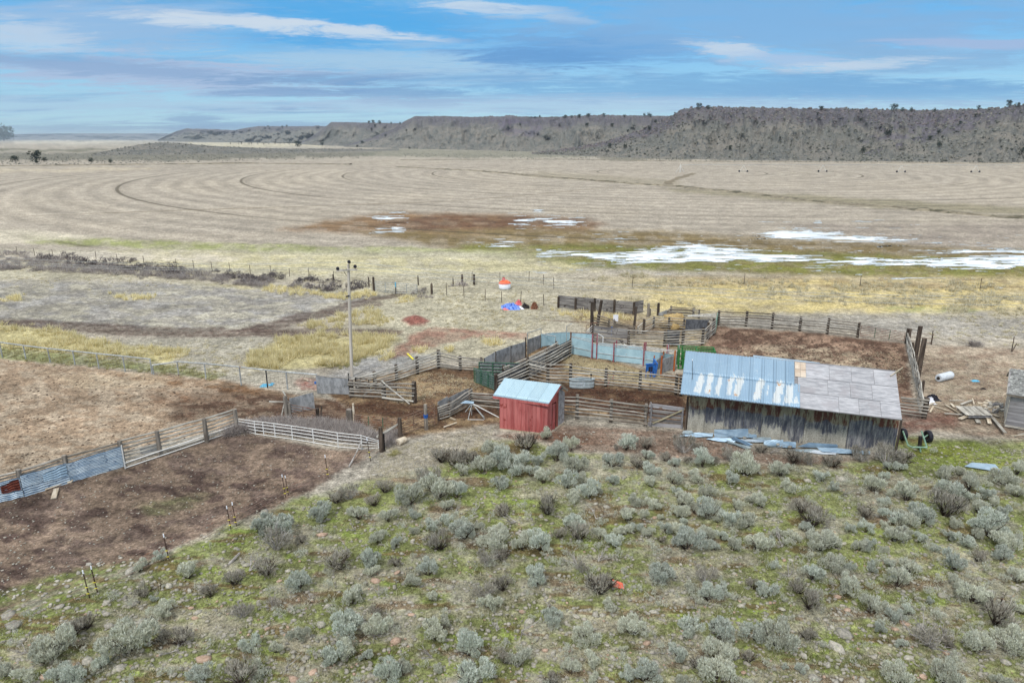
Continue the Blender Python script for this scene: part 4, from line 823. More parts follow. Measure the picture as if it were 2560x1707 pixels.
sheet_wall('narrow pale blue man gate between the tall maroon posts', seg(c1, (1036, 606, 480), (1076, 612, 490)), 'sky_blue_steel', .02, 'steel_gate', 'gate', 'maroon_steel', True, 'galv_pipe')
sheet_wall('long pale blue steel alley wall in the middle of the corral', seg(c1, (1084, 612, 492), (1205, 628, 510), (1240, 636, 516), (1470, 664, 536)), 'sky_blue_steel', .02, 'alley_wall', 'wall', 'sky_blue_steel', True, 'galv_pipe', (.45,))
sheet_wall('last pale blue steel wall bay right of the big maroon post', seg(c1, (1492, 668, 545), (1612, 688, 560), (1740, 640, 580)), 'sky_blue_steel', .02, 'alley_wall', 'wall', 'sky_blue_steel', True, 'galv_pipe', (.45,))
for (x0, b0, t0), (x1, b1, t1), lb in [((1084, 612, 470), (1470, 664, 515), 'raised galvanised side rails above the long pale blue alley wall'), ((1492, 668, 510), (1760, 700, 545), 'raised galvanised side rails above the last pale blue bay')]:
    (p, h), (q, g) = PT(c1(x0, b0)+(c1(0, t0)[1],)), PT(c1(x1, b1)+(c1(0, t1)[1],)); r = thing('side_rails', p, lb, 'rail')
    for f in (0, .11): beam('bar', p+Z*(h-f), q+Z*(g-f), .025, 'galv_pipe', r, 5, True)
    for f in (0, .5, 1): x = p+(q-p)*f; hh = h*(1-f)+g*f; beam('upright', x, x+Z*hh, .025, 'galv_pipe', r, 5, True)
far = seg(c1, (1100, 590, 478), (1280, 602, 500), (1460, 625, 510)); sheet_wall('far wall of the pale blue steel alley', far, 'sky_blue_steel', .02, 'alley_wall', 'wall', 'sky_blue_steel', True, 'galv_pipe')
def stick(name, c, x, b0, t0, r0, m, label, cat, lean=0, sq=False):
    p = W(*c(x, b0)); h = hgt(p, c(0, t0)[1]); r = thing(name, p, label, cat); beam('post', p-Z*.1, p+Vector((lean, 0, h)), r0, m, r, 4 if sq else 7, True); return p, h, r
for x, b0, t0, m, lb in [(1036, 612, 400, 'maroon_steel', 'tall maroon steel post left of the blue man gate'), (1076, 614, 405, 'maroon_steel', 'tall maroon steel post right of the blue man gate'), (1222, 640, 470, 'maroon_steel', 'slim dark steel post in the long blue alley wall'), (1243, 626, 455, 'maroon_steel', 'pinkish maroon post with a hoop behind the long blue alley wall'), (1480, 674, 470, 'maroon_steel', 'big double maroon post right of the long blue alley wall'),
                         (1494, 668, 468, 'maroon_steel', 'second leg of the big double maroon post'), (1683, 605, 490, 'maroon_steel', 'maroon post behind the grey orange-framed panel'), (1696, 600, 486, 'maroon_steel', 'right leg of the rear maroon post')]:
    stick('steel_post', c1, x, b0, t0, .05, m, lb, 'post', sq=True)
def hoop(c, xa, ba, ta, xb, bb, tb, m, label, r0=.03):
    (p, h), (q, g) = PT(c(xa, ba)+(c(0, ta)[1],)), PT(c(xb, bb)+(c(0, tb)[1],)); r = thing('pipe_hoop', p, label, 'frame'); beam('upright', p, p+Z*h, r0, m, r, 6, True); beam('upright', q, q+Z*g, r0, m, r, 6, True); beam('cross_bar', p+Z*h, q+Z*g, r0, m, r, 6, True)
hoop(c1, 1690, 640, 482, 1778, 695, 492, 'galv_pipe', 'tall galvanised hoop over the chute exit beside the green squeeze')
hoop(c1, 852, 570, 385, 1078, 612, 395, 'rust_pipe', 'tall rusty overhead pipe frame above the rust-spotted blue gate')
hoop(c1, 478, 592, 388, 596, 510, 350, 'galv_pipe', 'tall galvanised overhead frame between the two plywood wings')
hoop(c1, 596, 510, 395, 722, 520, 418, 'galv_pipe', 'low galvanised frame in front of the tub wall')
hoop(c1, 1083, 560, 395, 1128, 562, 420, 'white_pipe', 'white bent pipe frame behind the man gate')
beam_r = thing('overhead_pipe', W(*c1(596, 510)), 'long thin overhead pipe spanning the blue crowding tub', 'pipe'); a_, b2 = W(*c1(596, 510)), W(*c1(1080, 500)); beam('pipe', a_+Z*2.25, b2+Z*1.9, .02, 'rust_pipe', beam_r, 5, True)
p, h, r = stick('steel_post', c1, 815, 500, 325, .03, 'galv_pipe', 'thin mast with a slanting white brace at the tub', 'post'); beam('brace', p+Z*h, W(*c1(858, 560))+Z*2.35, .025, 'white_pipe', r, 5, True)
p, h, r = stick('steel_post', c1, 850, 572, 380, .07, 'rust_pipe', 'stout corner post where the alley meets the blue tub', 'post', sq=True)
stick('rusty_post', c1, 463, 600, 425, .06, 'dark_post', 'dark wooden post at the end of the long plywood wing', 'post')
sc_ = thing('bent_scissor_frame', W(*c1(1310, 640)), 'crossed white pipe scissor frame hanging on the blue alley wall', 'frame'); p = W(*c1(1310, 640)); hh = hgt(p, c1(0, 500)[1])
for (dx, dz), (ex, ez) in [((-.7, .25), (.55, .12)), ((-.3, .3), (.25, -.12)), ((-.05, .3), (.4, -.15)), ((.0, 0.02), (.8, .22)), ((.15, -.14), (.35, .0))]: beam('bar', p+Vector((dx, -.05, hh+dz-.1)), p+Vector((ex, -.07, hh+ez-.1)), .022, 'white_pipe', sc_, 5, True)
# orange framed panels and blue head gate
r = sheet_wall('grey panel in an orange steel frame beside the green squeeze chute', seg(c1, (1640, 738, 614), (1738, 700, 582)), 'plywood_grey', .05, 'framed_panel', 'panel', 'orange_steel', False)
for x, b0, t0 in ((1632, 760, 585), (1745, 718, 540)):
    p = W(*c1(x, b0)); post(p, hgt(p, c1(0, t0)[1]), .06, 'orange_steel', r, 'frame_post', n=4)
r = sheet_wall('grey plywood wing behind the blue head gate', seg(c1, (1545, 730, 655), (1650, 680, 575)), 'plywood_grey', .04, 'framed_panel', 'panel', 'orange_steel', False)
for x, b0, t0 in ((1570, 700, 583), (1650, 680, 540)):
    p = W(*c1(x, b0)); post(p, hgt(p, c1(0, t0)[1]), .05, 'orange_steel', r, 'frame_post', n=4)
p = W(*c1(1560, 775)); h = hgt(p, c1(0, 655)[1]); r = thing('head_gate', p, 'blue and dark steel head gate at the front of the chute', 'head gate')
ex = Vector((.32, .05, 0)); ey = Vector((-.1, .9, 0))
MB().hexa([p-ex*1.5+Z*.5, p+ex*.5+Z*.5, p+ex*.5+Vector((0, .06, .5)), p-ex*1.5+Vector((0, .06, .5)), p-ex*1.5+Z*h, p+ex*.5+Z*h, p+ex*.5+Vector((0, .06, h)), p-ex*1.5+Vector((0, .06, h))]).build('front_plate', 'blue_steel', r)
MB().hexa([p+ex*.6+Z*.1, p+ex*.6+ey+Z*.1, p+ex*.8+ey+Z*.1, p+ex*.8+Z*.1, p+ex*.9+Z*h, p+ex*.9+ey+Z*(h+.1), p+ex*1.1+ey+Z*(h+.1), p+ex*1.1+Z*h]).build('side_plate', 'blue_steel', r)
MB().hexa([p-ex*1.0+Vector((0, -.03, .45)), p-ex*.1+Vector((0, -.03, .45)), p-ex*.1+Vector((0, -.01, .45)), p-ex*1.0+Vector((0, -.01, .45)), p-ex*1.0+Vector((0, -.03, h-.2)), p-ex*.1+Vector((0, -.03, h-.2)), p-ex*.1+Vector((0, -.01, h-.2)), p-ex*1.0+Vector((0, -.01, h-.2))]).build('dark_door', 'black_rubber', r)
for x in (-1.5, -.5, .5): beam('leg', p+ex*x, p+ex*x+Z*h, .04, 'blue_steel', r, 4, True)
beam('foot_bar', p+ex*.4+Z*.05, p+ex*.4+ey+Z*.05, .05, 'blue_steel', r, 4, True); beam('top_bar', p-ex*1.7+Z*h, p+ex*.6+Z*h, .05, 'blue_steel', r, 4, True)
# green squeeze chute
a0, b0 = W(*c1(1782, 700)), W(*c1(1905, 706)); d_ = (b0-a0).normalized(); dd = Vector((-d_.y, d_.x, 0)); b0 = a0+d_*2.5; r = thing('squeeze_chute', a0, 'green steel squeeze chute with a barred side beside the barn roof', 'cattle chute'); H_ = hgt(a0, c1(0, 535)[1])
for s_ in (0, 1.0):
    o_ = dd*s_
    for k, f in enumerate((0, .12, 1)): beam('upright', a0+o_+(b0-a0)*f, a0+o_+(b0-a0)*f+Z*(H_ if f != .12 else H_*.95), .06, 'green_steel', r, 4, True)
    for z_ in (H_, H_*.90, H_*.45, .08): beam('side_rail', a0+o_+Z*z_, b0+o_+Z*z_, .045, 'green_steel', r, 4, True)
    for k in range(11):
        x = a0+o_+(b0-a0)*(.2+.075*k); beam('bar', x+Z*H_*.45, x+Z*H_*.88, .03, 'bare_wood' if s_ == 0 else 'green_steel', r, 5, True)
    mb = MB().hexa([a0+o_+(b0-a0)*.13+Z*.1, b0+o_+Z*.1, b0+o_+dd*.04+Z*.1, a0+o_+(b0-a0)*.13+dd*.04+Z*.1, a0+o_+(b0-a0)*.13+Z*H_*.38, b0+o_+Z*H_*.38, b0+o_+dd*.04+Z*H_*.38, a0+o_+(b0-a0)*.13+dd*.04+Z*H_*.38]); frame(mb, 'side_panel', a0, b0, 'green_steel', r)
for f in (0, .5, 1): beam('cross_bar', a0+(b0-a0)*f+Z*H_, a0+dd+(b0-a0)*f+Z*H_, .045, 'green_steel', r, 4, True)
beam('lever', a0+(b0-a0)*.5+dd*.5+Z*H_, a0+(b0-a0)*.75+dd*.4+Z*(H_+.45), .02, 'straw_green', r, 5, True)

# K: loading chute with heavy boards, tall posts
def plank_wall(label, a, b_, n, m, wd, parent=None, gap=.06, pm='dark_post', lo=.1, mids=()):
    (p, h), (q, g) = PT(a), PT(b_); r = parent or thing('plank_fence', p, label, 'fence')
    for j in range(n):
        f0 = lo+(1-lo)*(j+.5)/n; board('plank', p+Z*h*f0+Z*random.uniform(-.02, .02), q+Z*g*f0+Z*random.uniform(-.03, .03), h*(1-lo)/n-gap, .045, m, r)
    for f in (0, 1)+tuple(mids): x = p+(q-p)*f; post(x+Vector((0, .1, 0)), (h*(1-f)+g*f)*1.06, .09, pm, r)
    return r
plank_wall('dark wide-plank side of the loading chute behind the blue tub', c1(1048, 470)+(c1(0, 325)[1],), c1(1350, 490)+(c1(0, 352)[1],), 4, 'board_grey', .3)
fR, QR = fence('sloping dark rails of the loading ramp coming down from the two tall posts', px(c1, (1040, 400, 235), (1180, 400, 275), (1230, 405, 300), (1400, 420, 342)), 5, 'dark_rail', 'dark_post', .045, .08, side=1, lo=.35)
fR2, _ = fence('far rails of the loading ramp', px(c1, (1090, 360, 225), (1225, 380, 270), (1400, 395, 330)), 4, 'dark_rail', 'dark_post', .045, .06, side=1, lo=.4)
for x, b0, t0, ln, lb in [(1030, 420, 120, 0, 'left tall dark post of the loading chute'), (1078, 350, 105, .35, 'right tall leaning post of the loading chute'), (1397, 372, 160, .15, 'tall leaning dark post at the foot of the loading ramp'), (1482, 400, 268, 0, 'dark post at the corner of the ramp pen')]:
    p = W(*c1(x, b0)); h = hgt(p, c1(0, t0)[1]); r = thing('tall_post', p, lb, 'post'); post(p, h, .14 if h > 2.5 else .11, 'dark_post', r, lean=(ln, 0))
r = thing('white_sign_board', W(*c1(1240, 330)), 'small blank white board standing on the loading ramp', 'board'); p = W(*c1(1240, 330)); h = hgt(p, c1(0, 232)[1]); MB().box(p.x-.22, p.x+.22, p.y, p.y+.04, h-.62, h).build('board', 'white_plastic', r); MB().box(p.x-.03, p.x+.03, p.y+.05, p.y+.1, 0, h-.1).build('post', 'dark_post', r)
stick('blue_frame_post', c1, 1205, 430, 335, .06, 'blue_steel', 'blue steel part inside the loading ramp', 'post', sq=True)
g_ = gate('small pale pipe gate leaning beside the tall chute post', c1(985, 420)+(c1(0, 320)[1],), c1(1030, 425)+(c1(0, 310)[1],), 4, 0, 'rust_pipe', .02)
gate('tilted white pipe panel left of the loading chute', c1(990, 470)+(c1(0, 372)[1],), c1(1040, 420)+(c1(0, 322)[1],), 5, 1, 'white_pipe', .02)
# L: pens behind
fL, QL = fence('pole fence of the small pens between the loading chute and the back corral', px(c1, (1352, 492, 350), (1662, 505, 368), (1820, 505, 352), (1990, 497, 343)), 6, 'grey_rail', 'dark_post', .048, .11, side=1, mix=('pale_rail', .3))
mb, p, q = panel(c1(1676, 500)+(c1(0, 362)[1],), c1(1788, 492)+(c1(0, 365)[1],), .03, 'x'); frame(mb, 'dark_sheet', p+Vector((0, .25, 0)), q+Vector((0, .25, 0)), 'plywood_dark', fL)
fence('short side fence of dark posts closing the small pens on the right', px(c1, (1990, 497, 343), (2035, 442, 298), (2082, 405, 265)), 6, 'grey_rail', 'dark_post', .048, .12, side=1)
fence('inner pen fence with pale straw heaped behind it', px(c1, (1568, 345, 245), (1700, 350, 250), (1830, 358, 256)), 5, 'grey_rail', 'dark_post', .045, .09, side=1)
fence('short slanting pole fence running from the ramp to the inner pen', px(c1, (1432, 400, 330), (1482, 395, 270), (1568, 345, 245)), 5, 'pale_rail', 'dark_post', .04, .06, side=1)
mb, p, q = panel(c1(1842, 372)+(c1(0, 268)[1],), c1(2040, 372)+(c1(0, 275)[1],), .03, 'x'); solid('dark_sheet', mb, 'plywood_dark', 'wide dark grey sheet wall in the rear pens', 'panel', loc=p)
gate('white pipe panel above the wide dark sheet in the rear pens', c1(1862, 290)+(c1(0, 236)[1],), c1(2118, 290)+(c1(0, 220)[1],), 3, 3, 'white_pipe', .022, lo=.5)
gate('tall pale green pipe gate at the corner of the back corral', c1(2100, 400)+(c1(0, 280)[1],), c1(2122, 300)+(c1(0, 192)[1],), 5, 1, 'pale_green_pipe', .028)
# straw heap
hv = [W(*c1(x, y)) for x, y in ((1700, 335), (1760, 340), (1810, 345), (1740, 300), (1790, 290))]; Vv, Ff = scatter([ico(31, .9, .3)], [(p.x, p.y, .3) for p in hv], np.array([1.7, 1.8, 1.5, 1.6, 1.6]), np.arange(5.)); o = link('straw_heap', np_mesh('straw_heap', Vv, Ff, 'hay'), label='heap of golden old straw in the inner pen', category='straw heap')
# M: solid plank windbreak at the back
Qm = px(c1, (745, 172, 75), (893, 186, 86), (1058, 200, 88), (1228, 218, 100), (1397, 232, 122), (1480, 215, 155)); r = thing('plank_windbreak', W(Qm[0][0], Qm[0][1]), 'dark solid plank windbreak with six posts behind the loading chute', 'fence')
for k in range(5):
    (p, h), (q, g) = PT(Qm[k]), PT(Qm[k+1]); h = min(h, 1.42); g = min(g, 1.42); hb = hgt(p, [92, 100, 125, 130, 150][k]/S+720); 
    for j in range(4): board('plank', p+Vector((0, .12, .12+.30*j+.08)), q+Vector((0, .12, .12+.30*j+.08)), .285, .04, 'board_grey', r)
    post(p, hgt(p, Qm[k][2]), .11, 'dark_post', r)
for x, b0, t0, lb in [(1522, 248, 135, 'stubby grey post standing free right of the plank windbreak'), (1540, 238, 178, 'short dark stake beside the stubby grey post'), (1608, 237, 130, 'lone dark square post between windbreak and rear fence')]:
    p = W(*c1(x, b0)); r = thing('lone_post', p, lb, 'post'); post(p, hgt(p, c1(0, t0)[1]), .13 if x != 1540 else .07, 'dark_post' if x > 1600 else 'grey_post', r)
mb, p, q = panel(c1(1612, 245)+(c1(0, 215)[1],), c1(1680, 240)+(c1(0, 190)[1],), .03, 'x'); solid('grey_sheet', mb, 'plywood_grey', 'small grey sheet leaning at the corner of the rear fence', 'panel', loc=p)
# N: rear fence and green gate
fN, QN = fence('long rear pole fence along the back of the red-brown corral', px(c2, (20, 235, 195), (57, 235, 155), (252, 245, 172), (467, 322, 195), (708, 333, 200), (932, 352, 215), (1172, 372, 250), (1410, 402, 260), (1672, 428, 297)), 6, 'dark_rail', 'dark_post', .048, .11, side=1, mix=('grey_rail', .5), skip=(2,))
fence('rear pole fence part behind the white pipe panel', px(c2, (252, 245, 172), (300, 262, 186), (467, 290, 205)), 5, 'grey_rail', 'dark_post', .045, .08, side=1)
gate('green pipe gate in the far right corner of the rear fence', c2(1692, 425)+(c2(0, 325)[1],), c2(2072, 474)+(c2(0, 385)[1],), 7, 2, 'rust_pipe', .025, vm='green_pipe')
fence('pair of dark posts where the rear fence meets the side fence', px(c2, (2090, 478, 350), (2112, 482, 352)), 1, 'dark_rail', 'dark_post', .04, .1)
# O: side fence seen end on
fence('side pole fence seen almost end-on right of the back corral', px(c2, (2110, 478, 385), (2132, 590, 470), (2165, 715, 590), (2190, 850, 700), (2215, 980, 800), (2240, 1110, 945)), 5, 'pale_rail', 'dark_post', .05, .1, side=1, jit=.05, mix=('grey_rail', .4))
for x, b0, t0, lb in [(2170, 610, 330, 'taller of the two tall round posts by the side fence'), (2205, 712, 435, 'second tall round post by the side fence')]:
    p = W(*c2(x, b0)); r = thing('tall_post', p, lb, 'post'); post(p, hgt(p, c2(0, t0)[1]), .17, 'dark_post', r)
fence('short pole fence between the right end of the barn and the side fence', px(c2, (2030, 1100, 925), (2248, 1128, 950)), 6, 'grey_rail', 'dark_post', .055, .13, side=1, hide_posts=(0,))
fence('sagging wire and pole fence leaving the corner to the right', px(c2, (2120, 470, 372), (2310, 488, 395)), 3, 'rust_pipe', 'dark_post', .02, .05, side=1, straight=True)
stick('leaning_stake', c5, 1715, 490, 415, .035, 'dark_post', 'thin leaning stake alone in the grass above the right shed', 'stake', lean=.25)
# R: left corral
fence('back-left pole fence rising from the utility pole to the corral corner', px(c3, (770, 520, 425), (960, 500, 375), (1147, 455, 315), (1327, 398, 250), (1512, 345, 190)), 6, 'pale_rail', 'dark_post', .05, .12, side=1, hide_posts=(0,))
fence('pole fence from the corral corner down to the green gates', px(c3, (1512, 345, 192), (1697, 368, 240), (1880, 380, 255)), 6, 'grey_rail', 'dark_post', .05, .11, side=1)
fR3, QR3 = fence('crooked pole fence with diagonal braces right of the utility pole', px(c3, (762, 592, 450), (1040, 612, 462), (1303, 645, 462)), 5, 'pale_rail', 'dark_post', .055, .15, side=1, jit=.08, mix=('grey_rail', .3))
beam('brace', W(*c3(1030, 610))+Vector((0, -.2, 1.3)), W(*c3(1258, 662))+Z*.05, .045, 'pale_rail', fR3); beam('brace', W(*c3(850, 590))+Vector((0, -.2, .1)), W(*c3(1030, 610))+Vector((0, -.2, 1.0)), .035, 'grey_rail', fR3)
gate('black pipe gate behind the crooked pole fence', c3(795, 530)+(c3(0, 428)[1],), c3(1145, 560)+(c3(0, 480)[1],), 4, 2, 'black_steel', .028)
mb, p, q = panel(c3(462, 568)+(c3(0, 408)[1],), c3(742, 578)+(c3(0, 438)[1],), .04, 'x'); r = thing('plywood_gate', p, 'upright grey plywood gate left of the utility pole', 'gate'); frame(mb, 'sheet', p, q, 'plywood_grey', r); beam('top_rail', p+Z*hgt(p, c3(0, 408)[1]), q+Z*hgt(q, c3(0, 436)[1]), .04, 'grey_rail', r); beam('upright', q+Vector((.02, -.05, 0)), q+Vector((.02, -.05, 1.5)), .05, 'black_steel', r)
MB().box(p.x-.12, p.x-.02, p.y-.06, p.y+.04, .7, .85).build('latch', 'blue_steel', r)
mb, p, q = panel(c3(230, 735)+(c3(0, 608)[1],), c3(440, 705)+(c3(0, 555)[1],), .03, 'x'); solid('plywood_sheet', mb, 'plywood_grey', 'warped grey plywood sheet leaning behind the rusty gate at the left', 'panel', loc=p)
fS, QS = fence('broken old post group with leaning sticks at the left end of the rusty gates', px(c3, (200, 782, 588), (228, 778, 650)), 1, 'pale_rail', 'grey_post', .03, .11)
beam('stick', W(*c3(150, 780))+Z*.05, W(*c3(200, 770))+Z*1.2, .04, 'pale_rail', fS); beam('stick', W(*c3(60, 770))+Z*1.0, W(*c3(210, 775))+Z*1.0, .04, 'pale_rail', fS); beam('stick', W(*c3(185, 770))+Z*1.7, W(*c3(215, 775))+Z*1.25, .04, 'pale_rail', fS)
gate('low rusty pipe gate in front of the warped plywood sheet', c3(240, 770)+(c3(0, 662)[1],), c3(452, 812)+(c3(0, 702)[1],), 5, 1, 'rust_pipe', .026)
p = W(*c3(466, 800)); r = thing('gate_post', p, 'dark forked gate post between the rusty gates', 'post'); post(p, hgt(p, c3(0, 692)[1]), .13, 'dark_post', r); post(p+Vector((.18, 0, 0)), .9, .06, 'dark_post', r, lean=(.1, 0))
gate('dark wire gate between the forked post and the pale split post', c3(490, 800)+(c3(0, 712)[1],), c3(722, 825)+(c3(0, 722)[1],), 6, 1, 'rust_pipe', .016)
p = W(*c3(745, 832)); r = thing('gate_post', p, 'thick pale split post in the middle of the rusty gates', 'post'); post(p, hgt(p, c3(0, 702)[1]), .2, 'grey_post', r); post(p+Vector((.25, 0, 0)), 1.3, .06, 'bare_wood', r)
gate('rusty pipe gate with green uprights left of the heavy slanting pole', c3(785, 842)+(c3(0, 748)[1],), c3(1155, 890)+(c3(0, 786)[1],), 6, 2, 'rust_pipe', .024, vm='green_pipe')
# T: green gates
gate('green pipe gate swung open in front of the alley', c3(1818, 475)+(c3(0, 345)[1],), c3(2000, 548)+(c3(0, 408)[1],), 7, 2, 'green_pipe', .03)
mb, p, q = panel(c3(1830, 470)+(c3(0, 352)[1],), c3(1995, 538)+(c3(0, 415)[1],), .02, 'x'); solid('backing_sheet', mb, 'plywood_grey', 'stained grey sheet wired behind the open green gate', 'panel', loc=p); 
gate('long green pipe panel closing the alley mouth', c3(1860, 415)+(c3(0, 295)[1],), c3(2215, 425)+(c3(0, 305)[1],), 5, 2, 'green_pipe', .032)
mb, p, q = panel(c3(1862, 412)+(c3(0, 300)[1],), c3(2212, 420)+(c3(0, 308)[1],), .02, 'x'); solid('backing_sheet', mb, 'plywood_grey', 'streaked grey sheets behind the long green pipe panel', 'panel', loc=p+Vector((0, .1, 0)))
p = W(*c3(2005, 560)); r = thing('gate_post', p, 'dark post carrying the open green gate', 'post'); post(p, hgt(p, c3(0, 402)[1]), .12, 'dark_post', r)
# U: pipe and mesh fence on the left
def mesh_fence(label, pts, m='galv_pipe'):
    Q = [PT(q) for q in pts]; r = thing('pipe_and_mesh_fence', Q[0][0], label, 'fence')
    for p, h in Q: beam('post', p, p+Z*h, .05, m, r, 6, True)
    for (a, ha), (b_, hb) in zip(Q[:-1], Q[1:]):
        beam('top_pipe', a+Z*ha, b_+Z*hb, .05, m, r, 6, True); mb = MB()
        for f in (.05, .22, .40, .58, .76): mb.tube([a+Z*ha*f, b_+Z*hb*f], .006, 3, False)
        n = int((b_-a).length/.3)
        for k in range(1, n): x = a+(b_-a)*k/n; mb.tube([x+Z*.05, x+Z*ha*.78], .004, 3, False)
        frame(mb, 'wire_mesh', a, b_, 'wire', r)
mesh_fence('galvanised pipe and mesh fence along the left pen, first stretch from the left', px(c4, (-400, 215, 82), (-190, 232, 100), (22, 252, 122), (226, 275, 150), (435, 297, 176), (650, 318, 198), (857, 352, 220), (1083, 378, 242), (1316, 398, 268)))
mesh_fence('galvanised pipe and mesh fence from the dip to the plywood gate', px(c4, (1330, 402, 322), (1547, 412, 290), (1783, 442, 306), (2087, 495, 336), (2315, 515, 362)))
mesh_fence('last stretch of mesh fence ending at the plywood gate', [(c4(2315, 515)[0], c4(0, 515)[1], c4(0, 362)[1])]+px(c3, (205, 532, 380), (470, 560, 402)))
# V: steel T-posts with wires
tp = [(cL(778, 1020), cL(0, 785)[1]), (cL(846, 972), cL(0, 748)[1]), (cL(1466, 700), cL(0, 470)[1]), (cL(2000, 420), cL(0, 228)[1]), (cL(2048, 398), cL(0, 195)[1]), (c3(190, 1462), c3(0, 1270)[1]), (c3(214, 1442), c3(0, 1280)[1]), (c3(558, 1297), c3(0, 1100)[1]), (c3(925, 1150), c3(0, 955)[1])]
lbs = ['steel fence stake with white tip, lower left one of the leftmost pair', 'steel fence stake, right one of the leftmost pair', 'single dark stake with two yellow clips between the first and second pair', 'stake with bright white tip, left of the second pair', 'stake right of the second pair', 'stake left of the pair near the pen corner', 'stake right of the pair near the pen corner', 'single dark stake with yellow clips below the white pipe fence', 'leaning stake with yellow clips near the heavy corner post']
TP = []
for k, ((u, v), vt) in enumerate(tp):
    p = W(u, v); h = hgt(p, vt); r = thing('fence_stake', p, lbs[k], 'stake', 'steel stakes of the wire fence below the lower pen'); lean = Vector((-.10-.05*(k == 8), 0.05, 0)); TP.append((p, h, lean))
    MB().tube([p-Z*.2, p+lean*.9+Z*h*.88], .022, 4).build('shaft', 'tpost_steel', r); MB().tube([p+lean*.9+Z*h*.88, p+lean+Z*h], .026, 4).build('tip', 'white_plastic', r)
    for f in (.18, .40): MB().tube([p+lean*f+Vector((-.06, -.03, h*f)), p+lean*f+Vector((.04, -.03, h*f+.01))], .014, 5).build('clip', 'yellow_plastic', r)
r = thing('stake_wire', TP[0][0], 'four rusty wires strung between the steel stakes', 'wire'); chain = [(W(-150, 1640), 1.1, Vector((0, 0, 0)))]+[TP[k] for k in (0, 2, 3, 5, 7, 8)]+[(W(*c3(1020, 1068)), 1.1, Vector((0, 0, 0)))]
for (a, ha, la), (b_, hb, lb_) in zip(chain[:-1], chain[1:]):
    for f in (.18, .40, .58, .74): beam('wire', a+la*f+Z*ha*f, b_+lb_*f+Z*hb*f, .008, 'rust_pipe', r, 3, True)
# W: distant lane gate and its posts
gate('pipe gate across the lane beyond the utility pole', c8(1035, 448)+(c8(0, 362)[1],), c8(1210, 468)+(c8(0, 372)[1],), 6, 1, 'galv_pipe', .03)
gate('second leaf of the pipe gate across the far lane', c8(1214, 468)+(c8(0, 372)[1],), c8(1395, 470)+(c8(0, 388)[1],), 6, 1, 'galv_pipe', .03)
p = W(*c8(1210, 468)); r = thing('gate_post', p, 'thin post with a teal band in the middle of the far lane gate', 'post'); post(p, hgt(p, c8(0, 370)[1]), .05, 'black_steel', r); frame(MB().tube([p+Z*.8, p+Z*1.3], .07, 6), 'band', p, p+Z, 'teal_plastic', r)
for x, b0, t0, lb in [(1020, 445, 320, 'stout dark post on the left of the far lane gate'), (978, 405, 323, 'thin post left of the stout gate post'), (1520, 468, 378, 'post on the right of the far lane gate'), (1403, 390, 308, 'tall thin post behind the far lane gate'), (1705, 398, 330, 'left of the three far dark posts by the brush'), (1783, 372, 298, 'tallest middle one of the three far dark posts'), (1886, 388, 298, 'right of the three far dark posts'), (668, 350, 296, 'dark post with coiled scrap in the left brush')]:
    p = W(*c8(x, b0)); r = thing('lane_post', p, lb, 'post'); post(p, hgt(p, c8(0, t0)[1]), .13 if x in (1020, 1783, 1886, 1520) else .07, 'dark_post', r)
def wire_fence(label, pts, h=1.1, step=None, nw=3, r0=.007):
    P3 = [W(*q) for q in pts]; r = thing('wire_fence', P3[0], label, 'fence')
    for p in P3: post(p, h*random.uniform(.9, 1.1), .035, 'dark_post', r, 'stake', lean=(random.uniform(-.08, .08), 0), n=5)
    for a, b_ in zip(P3[:-1], P3[1:]):
        for k in range(nw): beam('wire', a+Z*h*(.35+.28*k), b_+Z*h*(.35+.28*k), r0, 'wire', r, 3, True)
wire_fence('wire fence on thin stakes through the grey brush on the left', [(c7(x, y)[0], c7(x, y)[1]) for x, y in ((-500, 95), (-200, 110), (150, 122), (300, 135), (460, 145), (832, 165), (1020, 190), (1245, 208), (1525, 235), (1680, 250), (1835, 265), (1990, 272), (2165, 290), (2345, 290))]+[c8(x, y) for x, y in ((290, 315), (460, 320), (672, 352), (810, 360), (978, 405))])
wire_fence('thin wire fence on stakes running past the blue tarp', [c8(x, y) for x, y in ((1520, 465), (1650, 480), (1800, 502), (1983, 528), (2125, 540), (2288, 552))]+[c1(622, 152)], 1.25)
wire_fence('faint wire fence beyond the orange tub', [(1180, 702), (1250, 707), (1322, 703), (1358, 712), (1385, 722), (1580, 718), (1860, 712), (2150, 716), (2450, 725), (2800, 735)], 1.2)
wire_fence('thin right-hand wire fence over the pale grass', [c5(1010, 418), c5(1715, 490), (2620, 895)], 1.2)
# ------------------------------------------------------------------ barn
BL, BR = W(*c1(1858, 1226)), W(2234, 1136); ax = (BR-BL).normalized(); nb_ = Vector((-ax.y, ax.x, 0)); LEN = (BR-BL).length
HW = 2.05; rb = thing('barn', BL, 'long low weathered barn, roof half blue tin and half grey plywood', 'barn')
# eave height, span and rise fitted together to the sighted eave and ridge corners
over = .45
best = None
for EH_ in np.arange(1.9, 2.6, .04):
    for DR_ in np.arange(2.0, 6.0, .1):
        for RH_ in np.arange(.4, 2.4, .05):
            if not .30 < RH_/DR_ < .62: continue
            er = 0
            for (u0, v0, u1, v1) in ((1702, 985.5, 1740.5, 878), (2255, 1050, 2263, 930)):
                q = P(W(u0, v0, EH_)+nb_*DR_+Z*RH_); er += (q[0]-u1)**2+(q[1]-v1)**2
            if best is None or er < best[0]: best = (er, EH_, DR_, RH_)
print('barn', LEN, best)
EH, DR, RH = best[1:]; eL, eR = W(1702, 985.5, EH), W(2255, 1050, EH)
s1 = (0, DR, RH); s2 = s1; rL, rR = eL+nb_*DR+Z*RH, eR+nb_*DR+Z*RH
upn = (rL-eL).normalized(); along = (eR-eL).normalized(); nrm = along.cross(upn).normalized()
def roofp(a, f): return (eL+(eR-eL)*a)*(1-f)+(rL+(rR-rL)*a)*f
